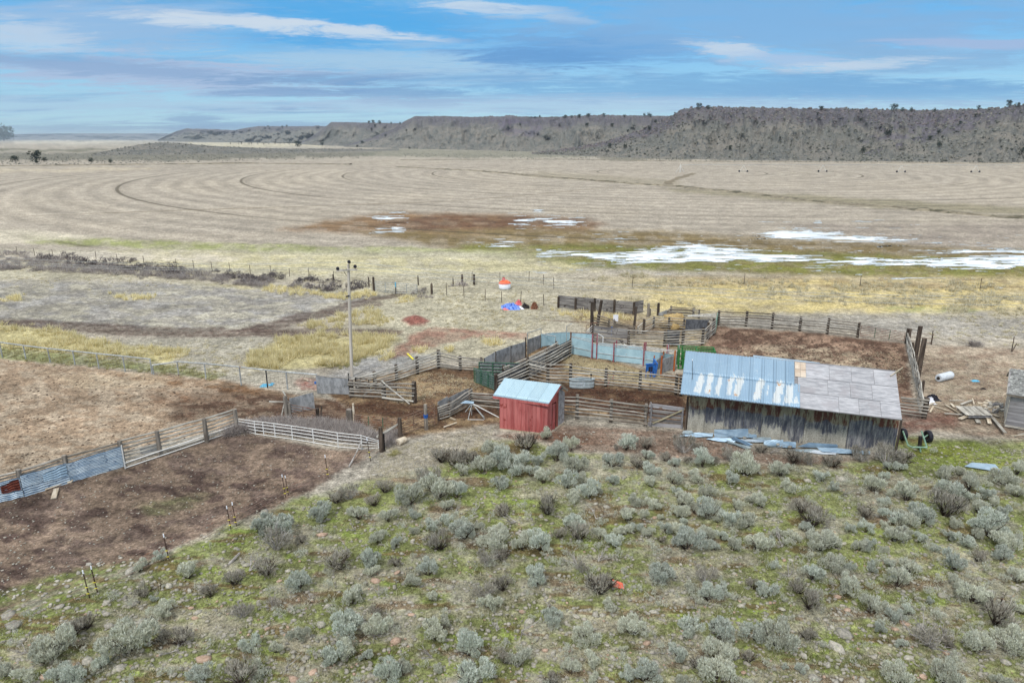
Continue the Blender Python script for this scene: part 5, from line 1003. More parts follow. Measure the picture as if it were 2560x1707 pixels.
PATCH = [[(310, 735), (360, 750), (320, 910), (245, 900)], [(385, 740), (435, 745), (400, 925), (345, 915)], [(470, 765), (510, 765), (485, 935), (425, 920)], [(560, 750), (625, 750), (570, 940), (530, 915)], [(635, 755), (710, 757), (650, 945), (590, 935)], [(815, 775), (878, 790), (835, 975), (760, 965)], [(900, 830), (915, 850), (890, 950), (880, 900)], [(985, 800), (1050, 820), (1005, 1005), (930, 990)], [(1065, 820), (1125, 850), (1105, 1000), (1025, 990)], [(1140, 900), (1175, 1000), (1110, 1000)]]
mT, t, b = new_mat('roof_tin'); v, oi = rnd_vec(t); pa = t.add('ShaderNodeAttribute', attribute_name='patch').outputs['Fac']
gp = t.add('ShaderNodeNewGeometry').outputs['Position']
nn = t.noise(t.mapping(gp, (9, 2.2, 2.2)), 1.0, 5, 0.7); n2 = t.noise(gp, 0.8, 3, .6); n3 = t.noise(gp, 6.0, 3, .6)
c = t.mix(n2, lin(136, 162, 184), lin(156, 182, 202)); c = t.mix(t.ramp(n3, .55, .75, 0, .4), c, lin(178, 198, 210))  # blues painted in for the sky reflecting off the metal roof
c = t.mix(1.0, c, t.ramp(oi, 0, 1, .93, 1.06, False), 'MULTIPLY')
c = t.mix(t.ramp(t.math('ADD', pa, t.math('MULTIPLY', t.math('SUBTRACT', nn, .5), 3.2)), .45, .80, 0, .9), c, lin(208, 212, 212))
c = t.mix(t.math('MULTIPLY', t.ramp(t.noise(gp, 1.7, 3, .6), .66, .70), pa), c, lin(190, 150, 115))
t.l.new(c, b.inputs['Base Color']); b.inputs['Roughness'].default_value = .4; b.inputs['Metallic'].default_value = .3
def corr_roof(a0, a1, f0, f1, lift, parent, m, nw, amp=.02, name='roof_sheet', nf=10, P0=roofp, N=None, patch=True, seed=0):
    N = N or nrm; V, Fq = [], []; rows = nf+1; cols = nw*6+1
    for i in range(rows):
        for j in range(cols):
            fa = a0+(a1-a0)*j/(cols-1); f = f0+(f1-f0)*i/nf; V.append(tuple(P0(fa, f)+N*(lift+amp*math.cos(2*math.pi*j/6)+.012*(i/nf))))
    n0 = len(V); V += [tuple(Vector(q)-N*.012) for q in V]
    for i in range(rows-1):
        for j in range(cols-1):
            k = i*cols+j; Fq += [(k, k+1, k+cols+1, k+cols), (n0+k, n0+k+cols, n0+k+cols+1, n0+k+1)]
    for j in range(cols-1): Fq.append((j, n0+j, n0+j+1, j+1))
    Va = np.array(V); o = Vector(parent.location); col = {}
    if patch:
        pu, pv, _ = Pn(Va); X, Y = (pu-1660)*S, (pv-720)*S; pm = np.full(len(Va), -1.0)
        for poly in PATCH: 
            PP = np.array(poly, float); d = inside(X, Y/3, [(x, y/3) for x, y in poly]); pm = np.maximum(pm, np.clip(d/26+.45, -1, 1))
        col = {'patch': np.clip(pm, 0, 1)}
    ob = bpy.data.objects.new(name, np_mesh(name, Va-np.array(tuple(o)), np.array(Fq), m, col)); C.objects.link(ob); ob.parent = parent; return ob
TINA = (1222-145)/(2060-145)
K_ = 10
for k in range(K_):
    a0, a1 = TINA*k/K_*.985, TINA*(k+1)/K_
    corr_roof(a0-.002, a1, -.0, .5, .035, rb, mT, 4, .024); corr_roof(a0-.002, a1-(.025 if k == K_-1 else 0), .47, 1.0, .06, rb, mT, 4, .024, nf=6)
# plywood part, sheet by sheet
mP, t, b = new_mat('roof_plywood'); v, oi = rnd_vec(t); nn = t.noise(t.mapping(v, (1.2, 6, 6)), 1.5, 5, .65); n2 = t.noise(v, 1.2, 4, .6)
c = t.mix(t.ramp(nn, .35, .65), lin(146, 147, 152), lin(182, 182, 186)); c = t.mix(t.ramp(n2, .52, .68, 0, .6), c, lin(150, 146, 150)); c = t.mix(1.0, c, t.ramp(oi, 0, 1, .84, 1.08, False), 'MULTIPLY')
knot = t.add('ShaderNodeTexVoronoi'); t.put(knot.inputs['Vector'], t.mapping(v, (1, 3.2, 3.2))); knot.inputs['Scale'].default_value = 2.2; c = t.mix(t.ramp(knot.outputs['Distance'], .03, .07, .7, 0), c, lin(92, 88, 92))
t.l.new(c, b.inputs['Base Color']); b.inputs['Roughness'].default_value = .7
def roof_slab(a0, a1, f0, f1, lift, m, name='roof_panel', th=.018, parent=rb):
    g = .0006; q = [roofp(a0+g, f0+.004)+nrm*lift, roofp(a1-g, f0+.004)+nrm*lift, roofp(a1-g, f1-.004)+nrm*lift, roofp(a0+g, f1-.004)+nrm*lift]; mb = MB().slab(*q, th)
    ob = frame(mb, name, q[0], q[1], m, parent); return ob
cols_ = [TINA, .735, .822, .915, 1.0]; rows_ = [(0, .33), (.33, .66), (.66, 1.0)]
for j, (f0, f1) in enumerate(rows_):
    cs = cols_ if j != 1 else [TINA-.008, .69, .79, .885, 1.0]
    if j == 2: cs = [TINA+.03, .70, .80, .90, 1.0]
    for k in range(len(cs)-1): roof_slab(cs[k], cs[k+1], f0, f1, .02+.004*((j+k) % 2), mP)
simple('fresh_plywood', lin(186, 168, 150), lin(205, 192, 176), 3, vary=.06)
for k, (a0, a1, f0, f1) in enumerate([(TINA-.022, TINA+.004, .66, .83), (TINA+.004, TINA+.03, .66, .83), (TINA-.022, TINA+.004, .83, 1.0), (TINA+.004, TINA+.03, .83, 1.0)]): roof_slab(a0, a1, f0, f1, .028, 'fresh_plywood')
# back slope, ridge edge strip of tin beyond
MB().slab(eL+nrm*-.03, eR+nrm*-.03, rR+nrm*-.03, rL+nrm*-.03, .03).build('roof_deck', 'grey_board', rb)
bk = [rL, rR, rR+nb_*s2[1]*.9-Z*(s2[2]*.9), rL+nb_*s1[1]*.9-Z*(s1[2]*.9)]; MB().slab(bk[0]-Z*.02, bk[1]-Z*.02, bk[2], bk[3], .02).build('back_roof', 'tin', rb)
pr_ = roofp(.34, 1)+nb_*.05; MB().slab(pr_+Z*.03, roofp(.66, 1)+nb_*.05+Z*.03, roofp(.66, 1)+nb_*.28+Z*.02, pr_+nb_*.3+Z*.06, .01).build('loose_ridge_tin', 'tin', rb)
board('ridge_board', roofp(0, 1)+Z*.02, roofp(1, 1)+Z*.02, .1, .03, 'grey_board', rb)
# walls
mWl, t, b = new_mat('barn_wall'); v, oi = rnd_vec(t); co = t.add('ShaderNodeTexCoord').outputs['Object']; sp = t.add('ShaderNodeSeparateXYZ'); t.l.new(co, sp.inputs[0]); zc_ = sp.outputs[2]
gp = t.add('ShaderNodeNewGeometry').outputs['Position']
drip = t.noise(t.mapping(gp, (5.5, 5.5, .9)), 1.0, 8, .74); blot = t.noise(t.mapping(gp, (1.1, 1.1, 1.0)), 1.0, 5, .7); fine = t.noise(gp, 22, 5, .75)
c = t.mix(t.ramp(drip, .42, .66), lin(84, 86, 96), lin(162, 160, 156)); pale = t.mix(t.ramp(fine, .3, .7), lin(150, 146, 134), lin(188, 184, 172))
lowm = t.math('ADD', t.ramp(zc_, .05, 1.2, .34, -.30), t.math('ADD', t.math('MULTIPLY', t.math('SUBTRACT', blot, .5), 1.6), t.math('MULTIPLY', t.math('SUBTRACT', oi, .5), .9)))
c = t.mix(t.ramp(t.math('ADD', lowm, t.math('MULTIPLY', t.math('SUBTRACT', drip, .5), 1.8)), .0, .35), c, pale)
upn_ = t.math('ADD', zc_, t.math('MULTIPLY', t.math('SUBTRACT', blot, .5), 1.0)); rust = t.mix(t.ramp(drip, .45, .55), lin(104, 56, 34), lin(156, 148, 118))
c = t.mix(t.math('MULTIPLY', t.ramp(t.math('ADD', upn_, t.math('MULTIPLY', t.math('SUBTRACT', oi, .5), .35)), 1.46, 1.62), .85), c, rust); c = t.mix(1.0, c, t.ramp(fine, .3, .7, .72, 1.22, False), 'MULTIPLY'); c = t.mix(1.0, c, t.ramp(t.noise(t.mapping(gp, (2.6, 2.6, .7)), 1.0, 5, .7), .35, .65, .74, 1.14, False), 'MULTIPLY')
t.l.new(c, b.inputs['Base Color']); bump(t, b, drip, .3)
seams = [205, 360, 537, 713, 870, 1050, 1120, 1240, 1430, 1600, 1790, 1995]
fr = [(x-205)/(1995-205) for x in seams]
for k in range(len(fr)-1):
    a, b_ = BL+ax*(LEN*fr[k]+.008), BL+ax*(LEN*fr[k+1]-.008); o_ = -nb_*(.012*(k % 2)); th = nb_*.03
    a, b_ = a+o_, b_+o_; mb = MB().hexa([a-Z*.1, b_-Z*.1, b_+th-Z*.1, a+th-Z*.1, a+Z*HW, b_+Z*HW, b_+th+Z*HW, a+th+Z*HW]); frame(mb, 'wall_panel', a, b_, mWl, rb)
DB = s1[1]*2-.8
for nm, o0 in (('gable_wall', BL), ('gable_wall', BR)):
    q = [o0, o0+nb_*DB]; mid = o0+nb_*(DB*.5)+Z*(EH+s1[2]*.9); mb = MB(); i = 0
    for s_ in (Vector((0, 0, 0)), ax*(.03 if o0 is BL else -.03)):
        mb.v += [tuple(q[0]+s_+nb_*.04), tuple(q[1]+s_), tuple(q[1]+s_+Z*HW), tuple(mid+s_-Z*.06), tuple(q[0]+s_+nb_*.04+Z*HW)]
    mb.f = [(0, 1, 2, 3, 4), (9, 8, 7, 6, 5)]+[(k, (k+1) % 5+0, (k+1) % 5+5, k+5) for k in range(5)]; frame(mb, nm, o0+nb_*.01, o0+nb_, mWl, rb)
a, b_ = BL+nb_*DB, BR+nb_*DB; MB().hexa([a, b_, b_+nb_*.03, a+nb_*.03, a+Z*HW, b_+Z*HW, b_+nb_*.03+Z*HW, a+nb_*.03+Z*HW]).build('back_wall', 'board_grey', rb)
for o0, s_ in ((BL, -1), (BR, 1)): post(o0+ax*s_*.08, HW, .07, 'dark_post', rb, 'corner_post', n=4)
for k in range(27):                                           # rafter tails
    a = roofp((k+.5)/27, .02)-nrm*.07; b_ = roofp((k+.5)/27, .14)-nrm*.07; board('rafter_tail', a, b_, .09, .045, 'bare_wood', rb, up=nrm)
def surf(c, x, y):                                            # sighted point on the roof plane
    u, v_ = c(x, y); a = W(u, v_, 0); o = Vector((0, 0, CAM_H)); d_ = (a-o); n = nrm; tt = (eL-o).dot(n)/d_.dot(n); return o+d_*tt
r = thing('loose_plank', surf(c2, 1955, 770), 'pale loose plank lying across the upper right corner of the barn roof', 'plank'); board('plank', surf(c2, 1955, 770)+nrm*.07, surf(c2, 2060, 698)+nrm*.07, .12, .04, 'bare_wood', r, up=nrm)
r = thing('roof_pole', surf(c2, 244, 795), 'thin dark pole standing on the left end of the barn roof', 'pole'); p = surf(c2, 244, 795); beam('pole', p+nrm*.05, p+Vector((-.05, .1, 1.1)), .016, 'black_steel', r, 5, True); beam('cap', p+Vector((-.05, .1, 1.1)), p+Vector((-.05, .1, 1.18)), .03, 'white_plastic', r, 5, True)

# ------------------------------------------------------------------ red shed
L_, R_, B_ = W(*c1(240, 1226)), W(*c1(650, 1272)), W(*c1(797, 1168)); rs = thing('red_shed', L_, 'small red board shed with a pale blue tin roof and an open side door', 'shed')
sx = (R_-L_).normalized(); sp_ = Vector((-sx.y, sx.x, 0)); WD = (R_-L_).length; DP = (B_-R_).length; sn = (B_-R_).normalized()
hE = 1.95
sel, ser = W(*c1(181, 934), hE), W(*c1(662, 1004), hE)
mid = R_+sn*(DP*.5); rid = W(*c1(770, 836), 2.75)
# find ridge height so that the ridge sits over the middle of the gable
best = min(np.arange(2.1, 3.6, .02), key=lambda z: abs((W(*c1(770, 836), z)-R_).dot(sp_)-DP*.5*sn.dot(sp_))); rR_ = W(*c1(770, 836), best); rL_ = W(*c1(285, 780), best)
print('shed', WD, DP, best, (ser-R_).dot(sn), (rR_-R_).dot(sx), (ser-R_).dot(sx))
def sroof(a, f): return (sel+(ser-sel)*a)*(1-f)+(rL_+(rR_-rL_)*a)*f
sN = (ser-sel).cross(rL_-sel).normalized()
mST, t, b = new_mat('shed_tin'); v, oi = rnd_vec(t); gp = t.add('ShaderNodeNewGeometry').outputs['Position']; n2 = t.noise(t.mapping(gp, (4, 1, 1)), 1.5, 4, .6)
c = t.mix(n2, lin(158, 184, 198), lin(182, 206, 216)); c = t.mix(1.0, c, t.ramp(oi, 0, 1, .95, 1.05, False), 'MULTIPLY'); t.l.new(c, b.inputs['Base Color']); b.inputs['Roughness'].default_value = .4; b.inputs['Metallic'].default_value = .3  # pale blue sky reflection mixed into the tin's own colour
for k in range(5): corr_roof(k/5, (k+1)/5+.004, 0, 1, .03+.004*(k % 2), rs, mST, 5, .018, 'roof_sheet', 6, sroof, sN, False)
dv = (sel-rL_); bl, br = rL_+Vector((0, 0, 0)), rR_; hz = Vector((-dv.x, -dv.y, dv.z)); bsl = hz*.62
MB().slab(rL_-Z*.01, rR_-Z*.01, rR_+bsl, rL_+bsl, .02).build('back_roof', 'tin', rs)
board('back_barge_board', rR_+Vector((0, 0, -.03)), rR_+bsl+Vector((0, 0, -.03)), .13, .04, 'dark_rail', rs)
board('eave_board', sel+Z*-.06, ser+Z*-.06, .15, .03, 'red_board', rs); board('barge_board', ser-Z*.06, rR_-Z*.06, .12, .03, 'red_board', rs); board('barge_board', sel-Z*.06, rL_-Z*.06, .12, .03, 'red_board', rs)
SH = 1.93; nbp = 13
for k in range(nbp):
    a, b_ = L_+sx*(WD*k/nbp+.005), L_+sx*(WD*(k+1)/nbp-.005); o_ = -sn*(.006*(k % 2)); mb = MB().hexa([a+o_+Z*.1, b_+o_+Z*.1, b_+o_+sn*.02+Z*.1, a+o_+sn*.02+Z*.1, a+o_+Z*SH, b_+o_+Z*SH, b_+o_+sn*.02+Z*SH, a+o_+sn*.02+Z*SH]); frame(mb, 'wall_board', a, b_, 'red_board', rs)
def gz_(f): 
    zr_ = best-.08; e_ = SH; return e_+(zr_-e_)*(1-abs(f-.5)*2)
ng = 8
for k in range(ng):
    f0, f1 = k/ng, (k+1)/ng
    if k in (2, 3):                                                # door opening, only the head above it
        z0 = 1.72
    else: z0 = .1
    m_ = 'red_board' if k < 4 else 'red_board_worn'
    if k >= 5: m_ = 'grey_board'
    a, b_ = R_+sn*(DP*f0+.005), R_+sn*(DP*f1-.005); mb = MB().hexa([a+Z*z0, a-sx*.02+Z*z0, b_-sx*.02+Z*z0, b_+Z*z0, a+Z*gz_(f0), a-sx*.02+Z*gz_(f0), b_-sx*.02+Z*gz_(f1), b_+Z*gz_(f1)]); frame(mb, 'gable_board', a, a+Z, m_, rs)
for o0, o1 in ((L_, L_+sn*DP),): MB().hexa([o0, o0+sx*.02, o1+sx*.02, o1, o0+Z*SH, o0+sx*.02+Z*SH, o1+sx*.02+Z*SH, o1+Z*SH]).build('far_gable', 'red_board', rs)
o0, o1 = L_+sn*DP, R_+sn*DP; MB().hexa([o0, o1, o1-sn*.02, o0-sn*.02, o0+Z*SH, o1+Z*SH, o1-sn*.02+Z*SH, o0-sn*.02+Z*SH]).build('back_wall', 'red_board_worn', rs)
board('skirt_board', L_-sn*.03+Z*.05, R_-sn*.03+Z*.05, .12, .03, 'bare_wood', rs); board('skirt_board', R_+sx*.03+Z*.05, B_+sx*.03+Z*.05, .12, .03, 'bare_wood', rs)
d0_ = R_+sn*(DP*.25)+sx*.03; door = [d0_+Z*.14, d0_+sn*.02+sx*.62*.4+Z*.14]; q0_ = d0_; q1_ = d0_+sx*.05+sn*.22
frame(MB().hexa([q0_+Z*.14, q1_+Z*.14, q1_+sn*.03+Z*.14, q0_+sn*.03+Z*.14, q0_+Z*1.7, q1_+Z*1.7, q1_+sn*.03+Z*1.7, q0_+sn*.03+Z*1.7]), 'door', q0_, q1_, 'red_board', rs)
MB().box(L_.x, L_.x+.1, L_.y, L_.y+.1, 0, .1)
fl_ = [R_-sx*WD+sn*.1, R_+sn*.1, B_-sn*.1, L_+sn*(DP-.1)]; MB().slab(*[q+Z*.04 for q in fl_], .05).build('floor', 'dark_rail', rs)

# ------------------------------------------------------------------ shed at the right edge
cz = crop(2360, 880, 6.535)
SL = W(*cz(985, 1225)); rs2 = thing('grey_shed', SL, 'old grey plank shed with a mossy shingle roof at the right picture edge', 'shed')
SB = W(*cz(925, 950)); dx2 = (W(*cz(1500, 1320))-SL).normalized(); HH = hgt(SL, cz(0, 675)[1]); sd = SB-SL; sd = Vector((-dx2.y, dx2.x, 0))*2.6
Lw = 4.2
for k in range(9):
    z0, z1 = .18+k*(HH-.2)/9+.006, .18+(k+1)*(HH-.2)/9-.006; a, b_ = SL, SL+dx2*Lw; n = Vector((-dx2.y, dx2.x, 0))
    mb = MB().hexa([a+Z*z0, b_+Z*z0, b_+n*.03+Z*z0, a+n*.03+Z*z0, a+Z*z1, b_+Z*z1, b_+n*.03+Z*z1, a+n*.03+Z*z1]); frame(mb, 'wall_board', a+Z*z0, b_+Z*z0, 'grey_board', rs2)
    a2, b2_ = SL-dx2*.01, SL-dx2*.01+sd; mb = MB().hexa([a2+Z*z0, b2_+Z*z0, b2_+dx2*.03+Z*z0, a2+dx2*.03+Z*z0, a2+Z*z1, b2_+Z*z1, b2_+dx2*.03+Z*z1, a2+dx2*.03+Z*z1]); frame(mb, 'side_board', a2+Z*z0, b2_+Z*z0, 'pale_rail', rs2)
board('corner_board', SL-dx2*.03-n*.03+Z*.1, SL-dx2*.03-n*.03+Z*HH, .12, .04, 'pale_rail', rs2, up=n); board('sill', SL+Z*.12-n*.03, SL+dx2*Lw+Z*.12-n*.03, .1, .06, 'pale_rail', rs2)
re0 = SL-dx2*.22-n*.25+Z*(HH-.02); rt0 = re0+n*1.75+Z*1.0
vv_ = P(rt0); print('shed2', HH, P(re0), 'want', cz(1005, 660), vv_, 'want', cz(955, 290))
rN = dx2.cross((rt0-re0).normalized()).normalized()
MB().slab(re0, re0+dx2*(Lw+.4), rt0+dx2*(Lw+.4), rt0, .03).build('roof_deck', 'grey_board', rs2); MB().slab(rt0, rt0+dx2*(Lw+.4), rt0+dx2*(Lw+.4)+n*1.6-Z*.9, rt0+n*1.6-Z*.9, .03).build('back_roof', 'shingle', rs2)
board('barge_board', re0-dx2*.02, rt0-dx2*.02, .12, .03, 'pale_rail', rs2); board('eave_board', re0-Z*.03, re0-Z*.03+dx2*(Lw+.4), .1, .03, 'dark_rail', rs2)
su = (rt0-re0); nrow = 15; shm = []
for k in range(3):
    wv_ = (.15, .19, .12)[k]; mb = MB().slab((0, 0, 0), (wv_-.012, 0, 0), (wv_-.012, .2, -.02), (0, .2, -.02), .014); shm.append((mb.mesh('shingle', 'shingle'), wv_))
xax, yax = dx2, su.normalized(); zax = xax.cross(yax); cnt = 0
for i in range(nrow):
    x = random.uniform(0, .1)
    while x < 2.2 and cnt < 290:
        me, wv_ = shm[random.randrange(3)]; p = re0+su*(i/nrow)+dx2*x+zax*(.045+random.uniform(0, .012))
        M = Matrix(((xax.x, yax.x, zax.x, 0), (xax.y, yax.y, zax.y, 0), (xax.z, yax.z, zax.z, 0), (0, 0, 0, 1))); ob = inst('shingle', me, rs2, p, M.to_euler()); x += wv_; cnt += 1
mb = MB()
for i in range(nrow):
    x = 2.2
    while x < Lw+.35: p = re0+su*(i/nrow)+dx2*x+zax*(.045+random.uniform(0, .012)); mb.slab(p, p+dx2*.14, p+dx2*.14+yax*.2, p+yax*.2, .014); x += .155
o = mb.build('shingles', 'shingle', rs2); o['kind'] = 'stuff'

# ------------------------------------------------------------------ utility pole and lines
p = W(*c8(828, 1180)); hp = hgt(p, c8(0, 208)[1]); lean = Vector((-.12, 0, 0)); topp = Vector(p)
target = W(c8(800, 0)[0], c8(0, 1180)[1]); topx = (c8(798, 0)[0]-1280)/FPX*(p[1]*CP-(hp-CAM_H)*SP); rp_ = thing('utility_pole', p, 'tall wooden utility pole with one crossarm standing by the corral', 'utility pole')
tv = Vector((topx, p.y, hp)); frame(MB().tube([p-Z*.3, p+(tv-p)*.5, tv], [.12, .105, .085], 10), 'shaft', p, p+Z, 'pole_wood', rp_)
def atz(u, v_): 
    yy = p.y-.12; z = hgt((0, yy), v_); return Vector(((u-1280)/FPX*(yy*CP-(z-CAM_H)*SP), yy, z))
cu = crop(820, 640, 13.067)
A1, A2 = atz(*cu(270, 480)), atz(*cu(950, 440)); board('crossarm', A1, A2, .11, .09, 'pole_wood', rp_)
beam('brace', atz(*cu(500, 480)), atz(*cu(612, 650)), .02, 'black_steel', rp_, 5, True)
def insul(u, v_, vb):
    t0, b0 = atz(*cu(u, v_)), atz(*cu(u, vb)); beam('pin', b0, t0, .02, 'black_steel', rp_, 5, True); mb = MB().tube([t0-Z*.1, t0-Z*.04, t0+Z*.06, t0+Z*.12], [.06, .12, .11, .05], 8); o = frame(mb, 'insulator', t0, t0+Z, 'black_rubber', rp_); return t0
i1, i2, i3 = insul(318, 415, 490), insul(688, 195, 400), insul(885, 345, 460)
for (u0, v0) in ((600, 465), ): t0 = atz(*cu(u0, v0)); frame(MB().tube([t0-Z*.05, t0+Z*.08], .05, 6), 'fitting', t0, t0+Z, 'black_rubber', rp_)
for (u0, v0) in ((580, 1330), ): t0 = atz(*cu(u0, v0)); frame(MB().tube([t0, t0+Vector((.25, 0, .08))], .05, 6), 'fitting', t0, t0+Z, 'black_rubber', rp_)
def cable(a, b_, sag, label, r0=.012, n=14):
    r = thing('power_line', a, label, 'cable'); mb = MB(); mb.tube([a+(b_-a)*(k/n)-Z*(sag*4*(k/n)*(1-k/n)) for k in range(n+1)], r0, 4); o = mb.build('wire', 'galv_pipe', r)
FL = Vector((-75, 62, 9.2)); FR_ = Vector((70, 38, 8.5))
for k, (ii, nm) in enumerate(((i1, 'left'), (i2, 'centre'), (i3, 'right'))):
    cable(ii, FL+Vector((-1.2+1.2*k, 0, .3*(k == 1))), 1.6, 'thin overhead wire running left from the %s insulator' % nm); cable(ii, FR_+Vector((0, -1.2+1.2*k, .3*(k == 1))), 1.9, 'thin overhead wire running right from the %s insulator' % nm)

# ------------------------------------------------------------------ small things
def lathe(prof, n=20, sx=1.0, sy=1.0, o=Vector((0, 0, 0))):
    mb = MB()
    for r_, z_ in prof:
        for j in range(n): a = 2*math.pi*j/n; mb.v.append((o.x+r_*sx*math.cos(a), o.y+r_*sy*math.sin(a), o.z+z_))
    for i in range(len(prof)-1):
        for j in range(n): k = i*n+j; k2 = i*n+(j+1) % n; mb.f.append((k, k2, k2+n, k+n))
    return mb
# stock tank
p = W(*c1(950, 868)) - Vector((0, .28, 0)); hh = .62; r = thing('water_tank', p, 'oval galvanised stock tank with white painted letters by the middle fence', 'water trough')
mb = lathe([(.02, .06), (.78, .02), (.82, .05), (.83, .2), (.80, .22), (.83, .25), (.84, .42), (.81, .44), (.84, .47), (.85, .60), (.88, .62), (.88, .65), (.82, .65), (.80, .6), (.78, .25)], 28, 1.0, .32, p+Vector((0, .4, 0))); mb.build('tank', 'galv_tank', r, True)
lathe([(.01, .5), (.79, .5)], 24, 1.0, .31, p+Vector((0, .4, 0))).build('water', 'black_rubber', r)
# the two painted letters (M J)
def strokes(parent, o, segs, s_, m, r0=.02):
    for (x0, z0), (x1, z1) in segs: board('letter_stroke', o+Vector((x0*s_, 0, z0*s_)), o+Vector((x1*s_, 0, z1*s_)), r0*1.6, .008, m, parent, up=Vector((0, 1, 0)))
yo = p+Vector((-.14, .4-.285, .24)); strokes(r, yo, [((0, 0), (0.001, 1)), ((0, 1), (.3, .55)), ((.3, .55), (.6, 1)), ((.6, 1), (.601, 0)), ((.95, .1), (1.3, 0)), ((1.3, 0), (1.301, 1))], .22, 'white_plastic', .028)
p2 = p+Vector((.62, .55, 0)); beam('float_valve', p2+Z*.6, p2+Z*.82, .03, 'black_steel', r, 6, True); frame(MB().tube([p2+Vector((-.06, 0, .88)), p2+Vector((.06, 0, .88))], .06, 8), 'float', p2, p2+Z, 'black_steel', r)
# red wheel-like valve stand by the middle fence
p = W(*c1(1188, 858)); r = thing('red_reel', p, 'small red reel stand leaning by the middle fence', 'reel')
for k in range(12):
    a, b_ = 2*math.pi*k/12, 2*math.pi*(k+1)/12; o_ = p+Vector((.05, .1, .75)); beam('rim', o_+Vector((.22*math.cos(a), 0, .22*math.sin(a))), o_+Vector((.22*math.cos(b_), 0, .22*math.sin(b_))), .025, 'red_tarp', r, 5, True)
beam('leg', p+Vector((-.25, .1, 0)), p+Vector((-.2, .1, 1.0)), .02, 'red_tarp', r, 5, True); beam('leg', p+Vector((-.1, .1, 0)), p+Vector((.0, .1, .6)), .02, 'red_tarp', r, 5, True)
# orange and white covered feeder
p = W(*c8(2150, 432))
wd = (2202-2098)/S/ppm(p)/2; r = thing('mineral_feeder', p, 'round white tub with an orange cover and red cap out in the grass', 'feeder')
lathe([(.02, .0), (wd*.9, 0), (wd*.98, .12), (wd, .62), (wd*.97, .64)], 28, o=p+Vector((0, wd, 0))).build('tub', 'white_plastic', r, True)
lathe([(wd*1.03, .60), (wd*1.03, .66), (wd*.75, .84), (wd*.4, .98), (.15, 1.02), (.0, 1.02)], 28, o=p+Vector((0, wd, 0))).build('cover', 'orange_plastic', r, True)
lathe([(.17, .98), (.17, 1.2), (.15, 1.24), (.0, 1.24)], 12, o=p+Vector((-.1, wd-.1, 0))).build('cap', 'red_tarp', r, True)
frame(MB().tube([p+Vector((-.1, wd-.1, 1.22)), p+Vector((-.1, wd-.1, 1.32))], .12, 8), 'cap_band', p, p+Z, 'rusty_scrap', r)
# tarps and scrap
def crumple(name, c, x, y, wpx, dpx, h, m, label, cat, seed=0, n=16):
    p = W(*c(x, y)); sx_ = wpx/S/ppm(p)/2; r_ = np.random.default_rng(seed); V = []
    sy_ = dpx
    for i in range(n+1):
        for j in range(n+1):
            a, b_ = i/n*2-1, j/n*2-1; rr2 = min(1, math.hypot(a, b_)); z = h*(1-rr2**2)*(r_.random()*.9+.15)+.02; V.append((a*sx_*(1+.15*r_.random()), b_*sy_*(1+.15*r_.random()), z if rr2 < .97 else .01))
    F_ = [(i*(n+1)+j, (i+1)*(n+1)+j, (i+1)*(n+1)+j+1, i*(n+1)+j+1) for i in range(n) for j in range(n)]; mb = MB(); mb.v = V; mb.f = F_; me = mb.mesh(name, m); o = bpy.data.objects.new(name, me); C.objects.link(o); o.location = p; tag(o, label, cat); return o
crumple('tarp', c8, 2200, 585, 150, .9, .5, 'blue_tarp', 'crumpled blue tarp heap in the grass above the corral', 'tarp', 1)
crumple('tarp', c8, 2270, 552, 50, .6, .5, 'red_tarp', 'pinkish red tarp piece behind the blue tarp', 'tarp', 2)
crumple('cloth', c8, 2165, 596, 60, .5, .15, 'red_tarp', 'flat faded red cloth in front of the blue tarp', 'cloth', 3)
crumple('scrap_heap', c1, 540, 172, 60, .6, .7, 'rusty_scrap', 'rusty brown scrap heap right of the blue tarp', 'scrap heap', 4)
crumple('scrap_heap', c1, 460, 168, 70, .5, .5, 'black_steel', 'low dark scrap between the tarp and the rusty heap', 'scrap heap', 5)
r = thing('white_board', W(*c1(428, 185)), 'short white board lying by the blue tarp', 'board'); a, b_ = W(*c1(415, 165)), W(*c1(440, 190)); board('board', a+Z*.06, b_+Z*.06, .25, .05, 'white_plastic', r, up=Vector((0, 0, 1)).cross((b_-a).normalized()))
crumple('blue_litter', c4, 2290, 497, 60, .3, .1, 'teal_plastic', 'bright blue plastic litter by the mesh fence', 'litter', 6); crumple('blue_litter', c4, 2350, 488, 30, .25, .12, 'teal_plastic', 'small blue plastic scrap right of the larger one', 'litter', 7)
crumple('pale_litter', cz, 510, 475, 60, .14, .1, 'teal_plastic', 'small pale teal scrap in the yard left of the grey shed', 'litter', 8); crumple('dark_litter', cz, 640, 605, 45, .1, .1, 'black_steel', 'small black scrap in the yard left of the grey shed', 'litter', 9)
crumple('white_bag', c5, 1000, 935, 70, .3, .4, 'white_plastic', 'torn white sack at the end of the side fence', 'sack', 10); crumple('black_sheet', c5, 1020, 905, 110, .35, .35, 'black_rubber', 'black plastic sheet bunched behind the white sack', 'plastic sheet', 11)
# pale cylinder
a, b_ = W(*c5(1068, 752)), W(*c5(1180, 722)); r = thing('cylinder_tank', a, 'pale steel cylinder lying in the yard right of the side fence', 'tank'); ra = .27; d_ = (b_-a).normalized()
frame(MB().tube([a+Z*ra, a+d_*.08+Z*ra, b_-d_*.1+Z*ra, b_+Z*ra], [ra*.85, ra, ra, ra*.8], 16), 'shell', a, b_, 'pale_tank', r); frame(MB().tube([a-d_*.05+Z*ra, a-d_*.002+Z*ra], [ra*.4, ra*.42], 10), 'valve_ring', a, b_, 'black_steel', r)
